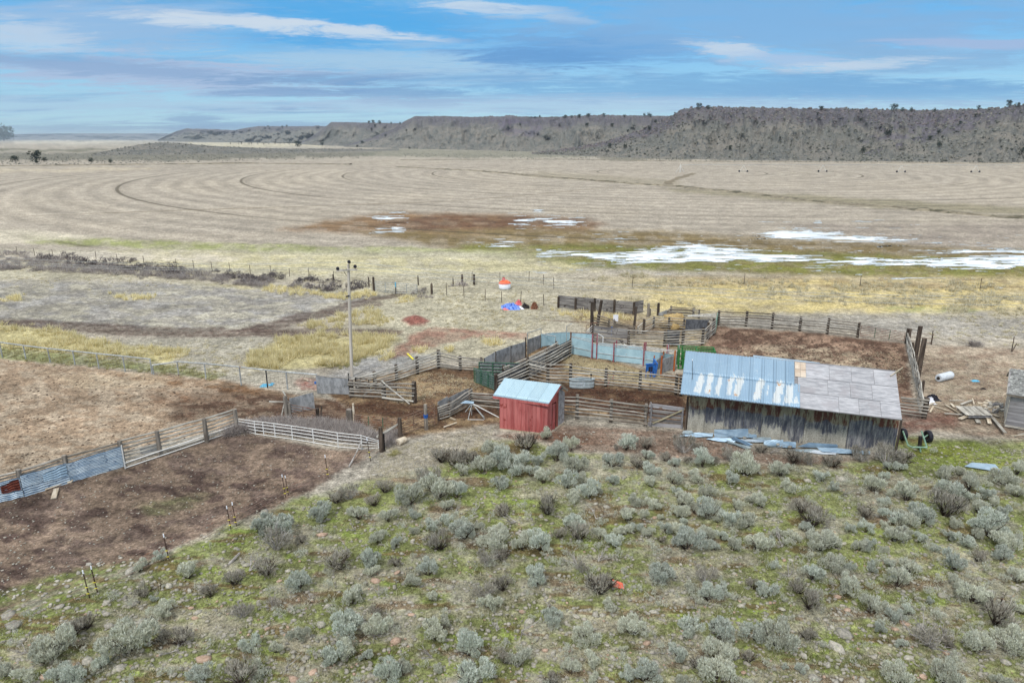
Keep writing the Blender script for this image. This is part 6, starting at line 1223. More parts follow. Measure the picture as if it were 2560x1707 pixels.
# loose tin sheet on the hillside
a, b_ = W(*c5(1300, 1505)), W(*c5(1590, 1535)); mb = MB().slab(a+Z*.08, b_-Vector((0, .3, 0))+Z*.1, b_+Vector((.1, .35, .2)), a+Vector((.6, .35, .12)), .01); solid('tin_sheet', mb, 'tin', 'loose pale tin sheet lying on the green slope right of the barn', 'metal sheet', loc=a)
# green axle with two tyres
cx_ = crop(2200, 960, 1344/360)
tl, tr = W(*cx_(205, 520)), W(*cx_(440, 540)); r = thing('wheeled_frame', tl, 'green U-shaped towing frame with two black tyres behind the barn', 'axle frame')
for q, nm in ((tl, 'tyre'), (tr, 'tyre')):
    rt = hgt(q, cx_(0, 415 if q is tl else 435)[1])/2; mb = MB(); N_ = 24
    prof = [(rt*.55, -.06), (rt*.78, -.12), (rt*.96, -.10), (rt, -.04), (rt, .04), (rt*.96, .10), (rt*.78, .12), (rt*.55, .06)]
    for k in range(N_):
        a = 2*math.pi*k/N_
        for (q_, x_) in prof: mb.v.append((q.x+x_, q.y+q_*math.cos(a), q.z+rt+q_*math.sin(a)))
    M_ = len(prof)
    for k in range(N_):
        for j in range(M_): mb.f.append((k*M_+j, k*M_+(j+1) % M_, ((k+1) % N_)*M_+(j+1) % M_, ((k+1) % N_)*M_+j))
    mb.build('tyre', 'black_rubber', r, True); frame(MB().tube([q+Vector((-.05, 0, rt)), q+Vector((.05, 0, rt))], rt*.54, 16), 'hub', q, q+Vector((1, 0, 0)), 'black_steel', r)
fr_ = [W(*cx_(x, y), .45) for x, y in ((215, 405), (262, 568), (345, 590), (440, 590), (388, 410))]; gz2 = [.75, .35, .3, .3, .6]
pts_ = [W(*cx_(215, 440), .7), W(*cx_(262, 572), .3), W(*cx_(300, 588), .3), W(*cx_(438, 590), .3), W(*cx_(388, 440), .7)]
for a, b_ in zip(pts_[:-1], pts_[1:]): beam('frame_tube', a, b_, .045, 'pale_green_pipe', r, 6, True)
beam('axle', tl+Vector((0, 0, .45)), pts_[0]+(pts_[1]-pts_[0])*.4, .03, 'pale_green_pipe', r, 6, True); beam('axle', tr+Vector((0, 0, .45)), pts_[4]+(pts_[3]-pts_[4])*.4, .03, 'pale_green_pipe', r, 6, True)
q = W(*cx_(368, 605)); beam('hitch', q+Z*.0, q+Vector((0, .1, .7)), .11, 'black_steel', r, 6, True); beam('tongue', q+Vector((0, 0, .15)), W(*cx_(378, 640))+Z*.05, .04, 'pale_green_pipe', r, 5, True)
# pallet and lumber heap
zc = lambda x, y, z=0: W(*cz(x, y), z)
r = thing('pallet', zc(240, 900), 'pale slatted pallet lying on the lumber heap', 'pallet')
for k in range(4):
    a0_, a1_ = zc(245+k*98-20*(k > 2)*0, 885, .35), zc(425+k*100, 1030, .35); board('slat', a0_, a1_, .42, .03, 'pale_rail', r, up=Vector((0, 0, 1)).cross((a1_-a0_).normalized()))
for f, yy in ((0, 900), (.5, 960), (1, 1025)): a0_, a1_ = zc(225+f*170, yy+22, .22), zc(610+f*170, yy+22, .22); board('stringer', a0_, a1_, .14, .1, 'grey_board', r)
LB = [((20, 875), (280, 1045), 'long pale plank left of the pallet'), ((0, 1030), (595, 1085), 'longest pale plank in front of the pallet'), ((250, 1135), (390, 1090), 'broad short plank below the pallet'), ((535, 1115), (560, 1180), 'short upright-lying offcut below the pallet middle'), ((715, 1115), (740, 1210), 'offcut below the pallet corner'), ((780, 1110), (985, 1375), 'long light plank pointing down to the right'), ((800, 1030), (885, 1080), 'short plank right of the pallet'), ((270, 880), (450, 830), 'plank behind the pallet left'), ((450, 795), (480, 900), 'thin stick standing across the pallet back'), ((85, 805), (325, 812), 'thin straight stick behind the heap'), ((105, 870), (160, 940), 'short stub left of the pallet'), ((785, 1020), (900, 960), 'thin stick pointing to the grey shed'), ((0, 960), (90, 985), 'stub at the left end of the heap'), ((660, 855), (800, 850), 'thin plank at the back right of the heap'), ((1080, 1412), (1300, 1418), 'thin plank in the grass under the grey shed'), ((1150, 1385), (1310, 1360), 'thin plank under the grey shed corner')]
for k, ((x0, y0), (x1, y1), lb) in enumerate(LB):
    a, b_ = zc(x0, y0), zc(x1, y1); r = thing('loose_plank', a, lb, 'plank', 'loose planks around the pallet'); z_ = .06+.06*(k % 3); up = Vector((0, 0, 1)).cross((b_-a).normalized()); board('plank', a+Z*z_, b_+Z*(z_+.05), (.14, .12, .22, .25, .2, .16, .2, .14, .07, .05, .14, .05, .12, .06, .06, .06)[k], .04, ('bare_wood', 'pale_rail')[k % 2], r, up=up)
heap_ = sorted((random.uniform(640, 920), random.uniform(840, 1000)) for _ in range(34))
for k, (x, y) in enumerate(heap_):
    a = zc(x, y); an = random.uniform(0, 3.14); L = random.uniform(.12, .4); b_ = a+Vector((math.cos(an), math.sin(an), 0))*L
    mb = MB(); up = Vector((0, 0, 1)).cross((b_-a).normalized()); w_2 = up*random.uniform(.05, .1); h_ = random.uniform(.05, .22); mb.hexa([a-w_2, b_-w_2, b_+w_2, a+w_2, a-w_2+Z*h_, b_-w_2+Z*(h_+.04), b_+w_2+Z*h_, a+w_2+Z*(h_+.03)]); solid('wood_offcut', mb, ('bare_wood', 'grey_board', 'pale_rail')[k % 3], '%s weathered offcut, %s from the left in the heap right of the pallet' % (('tan', 'grey', 'pale')[k % 3], ORD[k]), 'offcut', 'offcuts heaped right of the pallet', loc=a)
for (x0, y0, x1, y1, lb) in [(970, 970, 1040, 945, 'short pale board beside the white sack'), (1015, 968, 1165, 1018, 'pale stick pointing right from the white sack'), (1000, 1025, 1028, 980, 'short upright-lying stick below the white sack')]:
    a, b_ = W(*c5(x0, y0)), W(*c5(x1, y1)); r = thing('loose_plank', a, lb, 'plank'); board('plank', a+Z*.06, b_+Z*.1, .1, .04, 'bare_wood', r, up=Vector((0, 0, 1)).cross((b_-a).normalized()))
# ground planks in the left pens
for c, (x0, y0, x1, y1), wd_, lb in [(c4, (465, 1480, 490, 1400), .22, 'white plank lying alone in the brown lower pen'), (c4, (600, 1345, 622, 1322), .18, 'small white block by the tin fence post'), (c3, (1610, 780, 1655, 805), .12, 'short pale plank left of the fallen metal frame'), (c3, (1555, 862, 1665, 828), .06, 'thin pale stick in front of the plywood wing'), (c3, (345, 445, 385, 462), .1, 'white stick on the red patch beside the mesh fence'), (c3, (1240, 225, 1290, 280), .12, 'bright yellow stick leaning behind the back-left pole fence')]:
    a, b_ = W(*c(x0, y0)), W(*c(x1, y1)); r = thing('stray_board', a, lb, 'board'); m_ = 'yellow_plastic' if 'yellow' in lb else 'bare_wood'; board('board', a+Z*.05, b_+Z*(.08 if m_ != 'yellow_plastic' else .1), wd_, .05, m_, r, up=Vector((0, 0, 1)).cross((b_-a).normalized()))
# fallen metal frame left of the red shed
ht = .75; ap = W(*c3(1800, 750)); top_ = ap+Z*ht; r = thing('fallen_frame', ap, 'broken galvanised pipe frame with a long pole resting against the red shed', 'metal frame')
for (x, y, z_) in ((1765, 790, .02), (1910, 788, .02), (1905, 770, .05), (1795, 755, 0), (1740, 725, .5)): beam('strut', top_, W(*c3(x, y), z_), .022, 'galv_pipe', r, 5, True)
beam('strut', W(*c3(1760, 790), .03), W(*c3(1900, 792), .03), .02, 'white_pipe', r, 5, True); beam('pole', top_, W(*c3(2032, 772), .5), .028, 'white_pipe', r, 5, True)
mb = MB().slab(top_+Vector((-.7, .0, .0)), top_+Vector((.1, -.12, .02)), top_+Vector((.12, .12, .06)), top_+Vector((-.4, .2, .1)), .01); mb.build('bent_plate', 'tin', r)
# orange sign scrap in the sage
cT = crop(1280, 1387, 3.675); a, b_ = W(*cT(925, 300)), W(*cT(1030, 325)); mb = MB().slab(a+Z*.05, b_+Z*.05, b_+Vector((-.02, .28, .12)), a+Vector((.02, .3, .15)), .012); solid('orange_scrap', mb, 'faded_orange', 'flat orange-red metal scrap lying among the sagebrush', 'scrap', loc=a)
# heap of tin sheets along the barn wall
cw = crop(1660, 1040, 4.523)
def tin_sheet(q, z, lb, m='tin', nw=8, curl=0.0):
    """q: four sighted corners (near-left, near-right, far-right, far-left), z their heights"""
    c_ = [W(*cw(x, y), zz) for (x, y), zz in zip(q, z)]; V, Fq = [], []; nl = nw*4; ns = 6
    N_ = (c_[1]-c_[0]).cross(c_[3]-c_[0]).normalized()
    for i in range(nl+1):
        f = i/nl
        for s_ in range(ns+1):
            g_ = s_/ns; pt = (c_[0]*(1-g_)+c_[1]*g_)*(1-f)+(c_[3]*(1-g_)+c_[2]*g_)*f; V.append(tuple(pt+N_*(.014*math.cos(2*math.pi*i/4)+curl*math.sin(math.pi*f)*(.5+g_)+.02*math.sin(g_*9+i*.3))))
    n0 = len(V); V += [tuple(Vector(v_)-N_*.006) for v_ in V]; W_ = ns+1
    for i in range(nl):
        for s_ in range(ns): k = i*W_+s_; Fq += [(k, k+1, k+W_+1, k+W_), (n0+k, n0+k+W_, n0+k+W_+1, n0+k+1)]
    mb = MB(); mb.v, mb.f = V, Fq; lo_ = Vector(c_[0]); lo_.z = 0; solid('tin_sheet', mb, m, lb, 'metal sheet', 'discarded roofing sheets along the barn wall', loc=lo_)
TS = [([(170, 232), (545, 238), (560, 192), (240, 185)], (.05, .08, .12, .1), 'leftmost flat tin sheet of the pile by the barn wall', 'tin', 0),
      ([(200, 200), (345, 195), (280, 168), (220, 166)], (.15, .15, .2, .2), 'small pale curled tin piece on the leftmost sheet', 'galv_tank', .05),
      ([(568, 232), (955, 240), (952, 140), (568, 150)], (.12, .12, .62, .6), 'large striped tin sheet leaning upright on the barn wall', 'tin', 0),
      ([(955, 245), (1050, 248), (1048, 195), (958, 192)], (.1, .1, .25, .25), 'short tin sheet right behind the large leaning sheet', 'tin', 0),
      ([(470, 262), (760, 305), (900, 265), (600, 240)], (.05, .08, .14, .1), 'slanting tin sheet in front of the leaning sheet', 'tin', .03),
      ([(690, 290), (930, 370), (1000, 352), (720, 275)], (.06, .08, .2, .18), 'curled tin strip pointing down to the right', 'galv_tank', .06),
      ([(760, 258), (960, 340), (1010, 320), (790, 230)], (.2, .12, .2, .35), 'narrow rolled tin strip crossing the pile', 'tin', .05),
      ([(860, 285), (1180, 300), (1200, 268), (870, 260)], (.12, .1, .12, .14), 'long thin tin sheet behind the crossing strip', 'tin_worn', 0),
      ([(1000, 262), (1215, 265), (1210, 240), (1010, 240)], (.15, .15, .2, .2), 'small pale sheet near the middle of the pile', 'galv_tank', 0),
      ([(1120, 330), (1330, 335), (1350, 268), (1140, 270)], (.08, .1, .25, .2), 'tin sheet in the middle of the pile beside a bush', 'tin', .04),
      ([(1280, 350), (1490, 360), (1492, 292), (1300, 285)], (.1, .1, .28, .28), 'bright blue tin sheet right of the middle bush', 'tin', .02),
      ([(1140, 348), (1420, 352), (1440, 332), (1160, 328)], (.04, .04, .1, .1), 'thin bottom sheet below the middle of the pile', 'galv_tank', 0),
      ([(1500, 345), (1955, 368), (1958, 318), (1640, 298)], (.12, .12, .38, .35), 'long buckled tin sheet right of the middle', 'tin', .07),
      ([(1400, 388), (1700, 415), (1790, 378), (1500, 372)], (.04, .05, .1, .1), 'pale flat sheet on the ground at the lower right of the pile', 'galv_tank', 0),
      ([(1620, 415), (1950, 440), (1955, 410), (1700, 385)], (.05, .05, .1, .12), 'white edged sheet nearest the hillside', 'pale_tank', 0),
      ([(1790, 405), (2180, 432), (2190, 380), (1720, 350)], (.12, .1, .16, .2), 'long blue tin sheet at the right end of the pile', 'tin', 0),
      ([(2190, 425), (2330, 432), (2330, 395), (2200, 390)], (.1, .1, .15, .15), 'last tin sheet at the barn corner, half behind a bush', 'tin', 0)]
for q, z, lb, m, cu_ in TS: tin_sheet(q, z, lb, m, 8, cu_)
for k, (x, y) in enumerate([(908, 243), (1290, 320), (1425, 348)]): p = W(*cw(x, y), .25); V, F_ = ico(60+k); o = link('weight_stone', np_mesh('weight_stone', V, F_, 'stone_grey'), label='stone weighing down a tin sheet in the %s of the pile' % ('left part', 'middle', 'right middle')[k], category='stone'); o.location = p; o.scale = (.22, .22, .2)
# ------------------------------------------------------------------ centre-pivot irrigation in the far field
tw = [(1700, 431), (1858, 431), (2056, 431), (2252, 432), (2438, 432)]; c0 = W(*tw[0]); r = thing('pivot_irrigation', c0, 'centre pivot irrigation line with four wheeled towers in the far field', 'irrigation line'); T_ = [W(*q) for q in tw]
dirp = (T_[3]-T_[1]).normalized(); T_.append(T_[4]+dirp*40); T_.append(T_[4]+dirp*80)
for (a, b_) in zip(T_[:-1], T_[1:]):
    n = 6; pt = [a+(b_-a)*(k/n)+Z*(3.4+.35*math.sin(math.pi*k/n)) for k in range(n+1)]; frame(MB().tube(pt, .09, 5), 'span_pipe', a, b_, 'galv_pipe', r); mb = MB()
    for k in range(1, 14): x = a+(b_-a)*(k/14)+Z*3.5; mb.tube([x, x-Z*1.6], .02, 3, False)
    frame(mb, 'drop_hoses', a, b_, 'galv_pipe', r)
for k, q in enumerate(T_):
    s_ = Vector((-dirp.y, dirp.x, 0))*2.0; s_ = Vector((2.0, 0, 0))
    beam('tower_leg', q-s_, q+Z*3.4, .07, 'white_pipe', r, 5, True); beam('tower_leg', q+s_, q+Z*3.4, .07, 'white_pipe', r, 5, True); beam('tower_base', q-s_+Z*.5, q+s_+Z*.5, .07, 'galv_pipe', r, 5, True)
    if k: 
        for e in (-1, 1): w0 = q+s_*e; frame(MB().tube([w0+Vector((0, -.2, .55)), w0+Vector((0, .2, .55))], .42, 12), 'wheel', w0, w0+Vector((0, 1, 0)), 'black_rubber', r)
    else: frame(MB().tube([q, q+Z*4], .15, 6), 'riser', q, q+Z, 'white_pipe', r)
# ------------------------------------------------------------------ sagebrush
def sage_templates(seed, n=330, dry=0.0, h=0.82, fanw=1.0, fine=1.0):
    """foliage: narrow sprigs standing out of an uneven dome; wood: crooked stems"""
    r = np.random.default_rng(seed); V, Fc = [], []
    nl = r.integers(6, 11); lob = []
    for k in range(nl):
        a = r.uniform(0, 6.28); d = r.uniform(.14, .42); lob.append((d*math.cos(a), d*math.sin(a), r.uniform(.22, .62)*h, r.uniform(.10, .21)))
    lob.append((r.uniform(-.08, .08), r.uniform(-.08, .08), .42*h, .22))
    for _ in range(n):
        lx, ly, lz, lr = lob[r.integers(0, len(lob))]; a = r.uniform(0, 6.28); e = math.asin(r.uniform(-.35, 1)); q = lr*r.uniform(.45, 1.12)**.6
        o = np.array([math.cos(a)*math.cos(e), math.sin(a)*math.cos(e), math.sin(e)]); p = np.array([lx, ly, lz])+o*q*np.array([1, 1, 1.1])
        if p[2] < .03: continue
        d = p-np.array([0, 0, -.25]); d = d/np.linalg.norm(d)+r.normal(0, .28, 3); d[2] += .7; d /= np.linalg.norm(d)
        L = r.uniform(.07, .15)*fine; s_ = np.cross(d, r.normal(0, 1, 3)); s_ /= np.linalg.norm(s_)+1e-6; wd = r.uniform(.006, .011)*(1-.3*dry)*(fine*.5+.5)
        for k in range(3):
            d2 = d+r.normal(0, .3, 3); d2 /= np.linalg.norm(d2); s2 = np.cross(d2, s_+r.normal(0, .5, 3)); s2 /= np.linalg.norm(s2)+1e-6
            i = len(V); V += [p-s2*wd, p+s2*wd, p+d2*L+s2*wd*.9, p+d2*L*1.08-s2*wd*.7]; Fc += [(i, i+1, i+2), (i, i+2, i+3)]
    leaf = (np.array(V), np.array(Fc)); mb = MB()
    for k in range(int(9+10*dry)):
        a = r.uniform(0, 6.28); t_ = r.uniform(.15, .45); z_ = r.uniform(.3, .75)*h
        m = [(0, 0, -.04), (math.cos(a)*t_*.45+r.uniform(-.03, .03), math.sin(a)*t_*.45, z_*.4), (math.cos(a+.3)*t_, math.sin(a+.3)*t_, z_)]; mb.tube(m, [.022, .014, .005], 4, False)
        for j in range(int(2+4*dry)):
            f = r.uniform(.4, 1); b_ = np.array(m[1])*(1-f)+np.array(m[2])*f; d = r.normal(0, .10, 3)+np.array([math.cos(a)*.08, math.sin(a)*.08, .10]); mb.tube([b_, b_+d], [.007, .003], 3, False)
    return leaf, mb
SG = []
for k in range(10):
    lf, mb = sage_templates(200+k, 760, 0, (.8, .95, .7, .85, 1.0, .75, .9, .8, .9, .7)[k]); SG.append((np_mesh('foliage', lf[0], lf[1], 'sage_leaf' if k % 2 else 'sage_leaf_blue'), mb.mesh('stems', 'sage_wood')))
SB = []
for k in range(4):
    lf, mb = sage_templates(240+k, 1700, 0, (.8, .75, .9, .7)[k], fine=.6); SB.append((np_mesh('foliage', lf[0], lf[1], 'sage_leaf' if k % 2 else 'sage_leaf_blue'), mb.mesh('stems', 'sage_wood')))
SD = []
for k in range(5):
    lf, mb = sage_templates(300+k, 340 if k < 4 else 90, 1.0, (.8, .7, .9, .75, .6)[k]); SD.append((np_mesh('foliage', lf[0], lf[1], 'sage_dry'), mb.mesh('stems', 'dead_wood' if k in (2, 4) else 'sage_wood')))
t1, t2, t3 = crop(640, 1060, 3.675), crop(1280, 1060, 3.675), crop(1920, 1060, 3.675); t4, t5, t6, t7 = crop(0, 1387, 3.675), crop(640, 1387, 3.675), crop(1280, 1387, 3.675), crop(1920, 1387, 3.675)
g, d = 0, 1
BU = {t1: [(600,910,210,g),(950,890,170,g),(1215,905,130,g),(1400,760,240,g),(1465,880,110,g),(740,740,150,d),(860,700,150,d),(1090,760,140,d),(1180,640,150,d),(1680,700,260,g),(1850,690,190,g),(1590,600,200,d),(1750,800,110,g),(1600,985,160,g),(1740,940,110,g),(1900,930,90,g),(1910,1070,230,g),(2040,985,100,g),(1130,1100,140,g),(1690,1170,220,d),(1850,410,230,d),(1960,380,180,d),(1700,370,180,d),(2080,470,190,g),(2240,440,230,g),(2240,620,140,g),(2210,330,200,g),(1900,490,120,g),(2280,860,170,d),(2270,1050,140,g),(2200,1176,240,g),(260,1030,240,g),(60,1030,200,g),(190,1176,250,d),(420,1100,110,d),(1460,1010,90,g),(1280,1140,110,g),(1540,520,130,g)],
 t2: [(20,490,150,g),(130,270,220,d),(310,150,130,g),(530,260,140,g),(410,360,200,g),(60,400,180,g),(240,390,130,g),(170,490,140,g),(290,555,150,g),(590,460,180,g),(500,600,160,g),(620,550,130,g),(540,720,140,g),(700,690,160,g),(780,640,90,g),(910,415,190,g),(930,570,110,g),(960,240,60,d),(1050,250,150,g),(1150,410,150,d),(1240,330,130,g),(1290,480,160,g),(1280,590,120,g),(1240,240,140,d),(1410,350,110,d),(1490,400,110,g),(1480,560,140,g),(1570,280,180,d),(1700,240,100,d),(1610,360,90,d),(1750,410,180,g),(1700,540,130,g),(2000,560,150,g),(2140,490,240,g),(2010,360,170,d),(1840,370,90,d),(2290,270,110,d),(1780,680,140,g),(1530,680,120,g),(1160,760,130,g),(1310,780,150,g),(1210,870,90,g),(1570,760,170,g),(1550,860,150,g),(1800,890,200,g),(1680,830,130,g),(1880,910,90,g),(1870,780,100,g),(2060,800,120,g),(2010,950,150,g),(2160,960,180,g),(2190,730,90,g),(2280,780,150,g),(1060,900,170,g),(1000,1030,140,g),(1120,1000,120,g),(1250,1050,110,g),(1370,880,70,g),(1420,1010,120,g),(1530,1040,140,g),(1570,930,90,g),(1370,1090,80,d),(1780,1050,130,g),(1600,1176,260,g),(1640,1050,90,g),(1780,1140,90,g),(1860,1160,120,g),(1930,1070,110,g),(2030,1170,130,g),(2260,1176,200,g),(330,840,200,d),(560,1000,200,g),(620,1090,230,d),(810,1080,130,g),(940,1150,140,g),(80,1170,160,g),(250,1176,220,g),(440,1060,120,d)],
 t3: [(110,490,170,g),(240,380,180,d),(380,380,110,d),(490,530,110,g),(590,410,170,d),(850,350,150,d),(1080,385,210,d),(1230,390,200,d),(220,640,140,g),(600,610,80,g),(960,630,170,g),(1110,440,120,g),(1200,440,100,g),(1060,520,100,g),(1270,720,180,g),(1060,770,120,g),(1140,670,100,g),(1640,520,150,g),(1760,480,100,g),(1850,620,180,g),(2170,570,200,g),(2290,480,150,g),(1690,700,220,g),(1840,710,120,g),(1990,700,120,g),(2070,760,120,g),(2270,680,160,g),(1930,830,150,g),(2160,900,160,g),(1620,870,280,d),(300,830,190,d),(400,960,260,d),(340,1000,100,g),(880,870,160,d),(750,1000,90,g),(900,1000,110,g),(1140,920,180,g),(1400,930,200,g),(1260,960,180,g),(1150,1090,180,g),(1260,1080,150,g),(1070,970,90,g),(1410,1100,120,g),(1690,960,130,g),(1670,1080,110,g),(2000,1050,270,g),(1820,1140,180,g),(1900,1060,140,g),(2110,1090,160,g),(2240,1110,130,g),(2160,1176,200,g),(820,1170,130,g),(470,1176,220,g),(630,1140,130,g),(920,1176,130,g),(1060,1176,90,g),(1520,1176,90,g),(100,1050,120,g),(240,1080,110,g),(30,1110,90,g)],
 t4: [(520,960,300,g),(420,1000,220,g),(690,740,180,d),(800,690,180,d),(1180,930,400,g),(240,1190,180,g),(540,1200,220,g),(700,1200,220,g),(60,1120,150,g),(1500,590,200,g),(1740,230,170,g),(1290,160,130,g),(1470,60,110,g),(2150,290,190,d),(2230,590,180,d),(1940,390,140,d),(1500,800,140,d),(1660,840,200,d),(2300,900,150,g),(1860,1190,190,g),(2200,1210,300,d),(930,1050,150,g),(1330,390,150,d),(1420,430,80,g)],
 t5: [(100,200,220,d),(400,340,220,g),(760,150,230,d),(1060,130,200,g),(1060,200,120,g),(1280,110,120,d),(1440,300,150,g),(1580,200,160,g),(870,470,190,g),(160,480,120,d),(400,790,170,g),(830,750,300,g),(1110,750,220,g),(1100,560,130,d),(700,1010,220,g),(830,960,180,g),(1010,970,130,g),(60,1120,180,g),(190,900,130,g),(1640,430,110,g),(1650,790,220,g),(1740,660,120,g),(2150,500,180,g),(2100,400,200,d),(2260,340,180,d),(1990,940,260,g),(1660,1080,100,g),(1340,1100,150,g),(1220,1200,240,g),(1990,1230,320,g),(2280,1000,150,d),(2130,110,170,d),(2260,60,150,d),(1150,980,60,g)],
 t6: [(210,290,200,g),(60,1030,190,g),(370,640,200,g),(800,380,270,d),(1370,270,250,g),(1770,270,180,d),(1660,340,110,g),(1800,430,200,g),(1940,380,140,g),(2210,310,120,d),(2330,400,150,g),(690,830,220,g),(1090,740,230,g),(1620,760,190,g),(1920,790,250,g),(1530,990,160,g),(1710,1060,180,d),(1900,1000,260,g),(1880,1190,300,g),(2230,800,220,g),(2170,990,130,d),(530,1090,160,g),(740,1040,160,g),(740,1180,110,g),(1070,1170,160,g),(1220,1190,240,g),(640,170,110,d),(910,510,120,g),(1020,890,70,g),(360,1200,150,d),(1560,1200,110,g)],
 t7: [(50,130,110,g),(400,240,180,g),(600,160,200,g),(730,170,120,g),(960,170,110,g),(1120,120,90,g),(1310,190,180,g),(1190,310,190,g),(1720,160,190,g),(1720,300,150,g),(1880,460,260,g),(2090,670,300,d),(2330,550,130,g),(2290,270,150,g),(1930,70,160,d),(2130,60,150,g),(690,360,190,g),(950,550,190,g),(380,510,210,d),(280,360,160,d),(100,880,300,g),(360,790,170,d),(1170,640,140,g),(1280,560,110,g),(1030,730,110,g),(1210,850,110,g),(1490,860,260,d),(1650,850,120,d),(1900,900,250,g),(2250,900,270,g),(1190,1190,230,g),(1640,1210,260,g),(2130,1200,140,g),(300,1090,110,g),(150,1040,70,g),(1470,450,80,g)]}
def rank(items, nrow):
    """items: (u, v) -> (row counted from the nearest, place counted from the left)"""
    idx_ = sorted(range(len(items)), key=lambda k: -items[k][1]); per = math.ceil(len(items)/nrow); out = {}
    for r_ in range(nrow):
        grp = sorted(idx_[r_*per:(r_+1)*per], key=lambda k: items[k][0])
        for j, k in enumerate(grp): out[k] = (r_, j)
    return out
allb = [(c_(x, y)) for c_, lst in BU.items() for (x, y, wpx, ty) in lst]; RKB = rank(allb, 11)
nb = 0
for c_, lst in BU.items():
    for (x, y, wpx, ty) in lst:
        u, v = c_(x, y); wp = wpx/3.675; p = W(u, v-wp*.10); ww = wp/ppm(p)*1.02
        k = random.randrange(10); gx = 'leftmost' if u < 430 else 'left' if u < 980 else 'middle' if u < 1720 else 'right'; row = 'just below the sheds' if v < 1180 else 'half way down the slope' if v < 1400 else 'near the bottom of the slope'
        if ty == g:
            S_ = SG[k] if wp < 52 else SB[k % 4]; tone = 'silvery blue-green' if k % 2 == 0 else 'pale grey-green'; big_ = 'large' if wp > 52 else 'small' if wp < 30 else 'middling'; lb = '%s %s sagebrush on the %s slope, %s' % (big_, tone, gx, row)
        else:
            kk = random.randrange(4); S_ = SD[kk]; lb = 'half-dead %s sagebrush with bare twigs on the %s slope, %s' % ('broad' if wp > 45 else 'narrow', gx, row)
        rw, pl = RKB[nb]; lb = '%s, %s from left in the %s row from the bottom' % (lb.split(' on the ')[0].replace('sagebrush with bare twigs', 'sagebrush'), ORD[pl], ORD[rw])
        r = thing('sagebrush', p, lb, 'shrub', 'sagebrush on the near slope')
        yaw = random.uniform(0, 6.28); sz = ww*random.uniform(.92, 1.12)
        for nm, me in zip(('foliage', 'stems'), S_): inst(nm, me, r, p-Vector((0, 0, .03)), (random.uniform(-.08, .08), random.uniform(-.08, .08), yaw), (ww*1.16*random.uniform(.9, 1.15), ww*1.12, sz*random.uniform(1.0, 1.35)))
        nb += 1
print('bushes', nb)
# tiny seedlings of sage too many to count
def in_poly_samples(poly, n, seed):
    r = np.random.default_rng(seed); P_ = np.array(poly, float); lo_, hi_ = P_.min(0), P_.max(0); out = []
    while len(out) < n:
        q = r.uniform(lo_, hi_, (n*3, 2)); q = q[inside(q[:, 0], q[:, 1], poly) > 0]; out += list(q)
    return np.array(out[:n])
def Wn(q, z=0.0):
    a, b_ = (q[:, 0]-1280)/FPX, (q[:, 1]-853.5)/FPX; tt = (z-CAM_H)/(-SP-b_*CP); return np.stack([a*tt, (CP-b_*SP)*tt, np.full(len(q), z)], 1)
hill_in = [(2290, 1110), (2700, 1120), (3600, 1400), (3600, 1760), (-900, 1760), (-900, 1600), (0, 1560), (250, 1470), (520, 1370), (780, 1250), (940, 1215), (1100, 1180), (1240, 1120), (1330, 1115), (1420, 1150), (1700, 1165), (2000, 1180), (2200, 1165)]
q = np.concatenate([in_poly_samples(hill_in, 620, 5), in_poly_samples([(960, 1190), (1300, 1130), (1500, 1160), (3000, 1230), (3100, 1707), (1500, 1500), (1000, 1350)], 620, 15)]); lf, _ = sage_templates(999, 90, 0, .9); lf2, _ = sage_templates(998, 40, .5, .8)
Vv, Ff = scatter([lf, lf2], Wn(q, -.02), rng.uniform(.22, .78, len(q))*rng.uniform(.7, 1, len(q)), rng.uniform(0, 6.28, len(q))); link('sage_seedlings', np_mesh('sage_seedlings', Vv, Ff, 'sage_leaf'), kind='stuff', label='knee-low sage seedlings sprinkled between the larger bushes', category='seedlings')
# moss and dry grass tufts
def tuft(seed, n=10, w_=.03, h=1.0, spread=.35, lean=.5, quad=False):
    r = np.random.default_rng(seed); V, Fc = [], []
    for _ in range(n):
        a = r.uniform(0, 6.28); b_ = np.array([math.cos(a), math.sin(a), 0])*r.uniform(0, spread); a2 = r.uniform(0, 6.28); t_ = b_+np.array([math.cos(a2), math.sin(a2), 0])*r.uniform(0, lean)+b_*lean+np.array([0, 0, h*r.uniform(.55, 1)])
        s_ = np.array([-math.sin(a2), math.cos(a2), 0])*w_; i = len(V); V += [b_-s_, b_+s_, t_]; Fc.append((i, i+1, i+2))
    return np.array(V), np.array(Fc)
q = in_poly_samples(hill_in, 26000, 6); keep = fbm(q[:, 0]*.012, q[:, 1]*.03, 5, 51) > .44; qa, qb = q[keep], q[~keep]
Vv, Ff = scatter([tuft(k, 7, .055, .42, .5, .35) for k in range(5)], Wn(qa, 0), rng.uniform(.10, .26, len(qa)), rng.uniform(0, 6.28, len(qa))); link('moss_and_grass', np_mesh('moss_and_grass', Vv, Ff, 'moss_tuft'), kind='stuff', label='short yellow-green grass and moss over the slope', category='grass')
qb = np.concatenate([qb, in_poly_samples(hill_in, 7000, 16)])
Vv, Ff = scatter([tuft(k+9, 6, .03, .35, .5, .7) for k in range(5)], Wn(qb, 0), rng.uniform(.10, .28, len(qb)), rng.uniform(0, 6.28, len(qb))); link('dry_grass', np_mesh('dry_grass', Vv, Ff, 'straw_pale'), kind='stuff', label='pale matted dead grass between the sagebrush', category='grass')
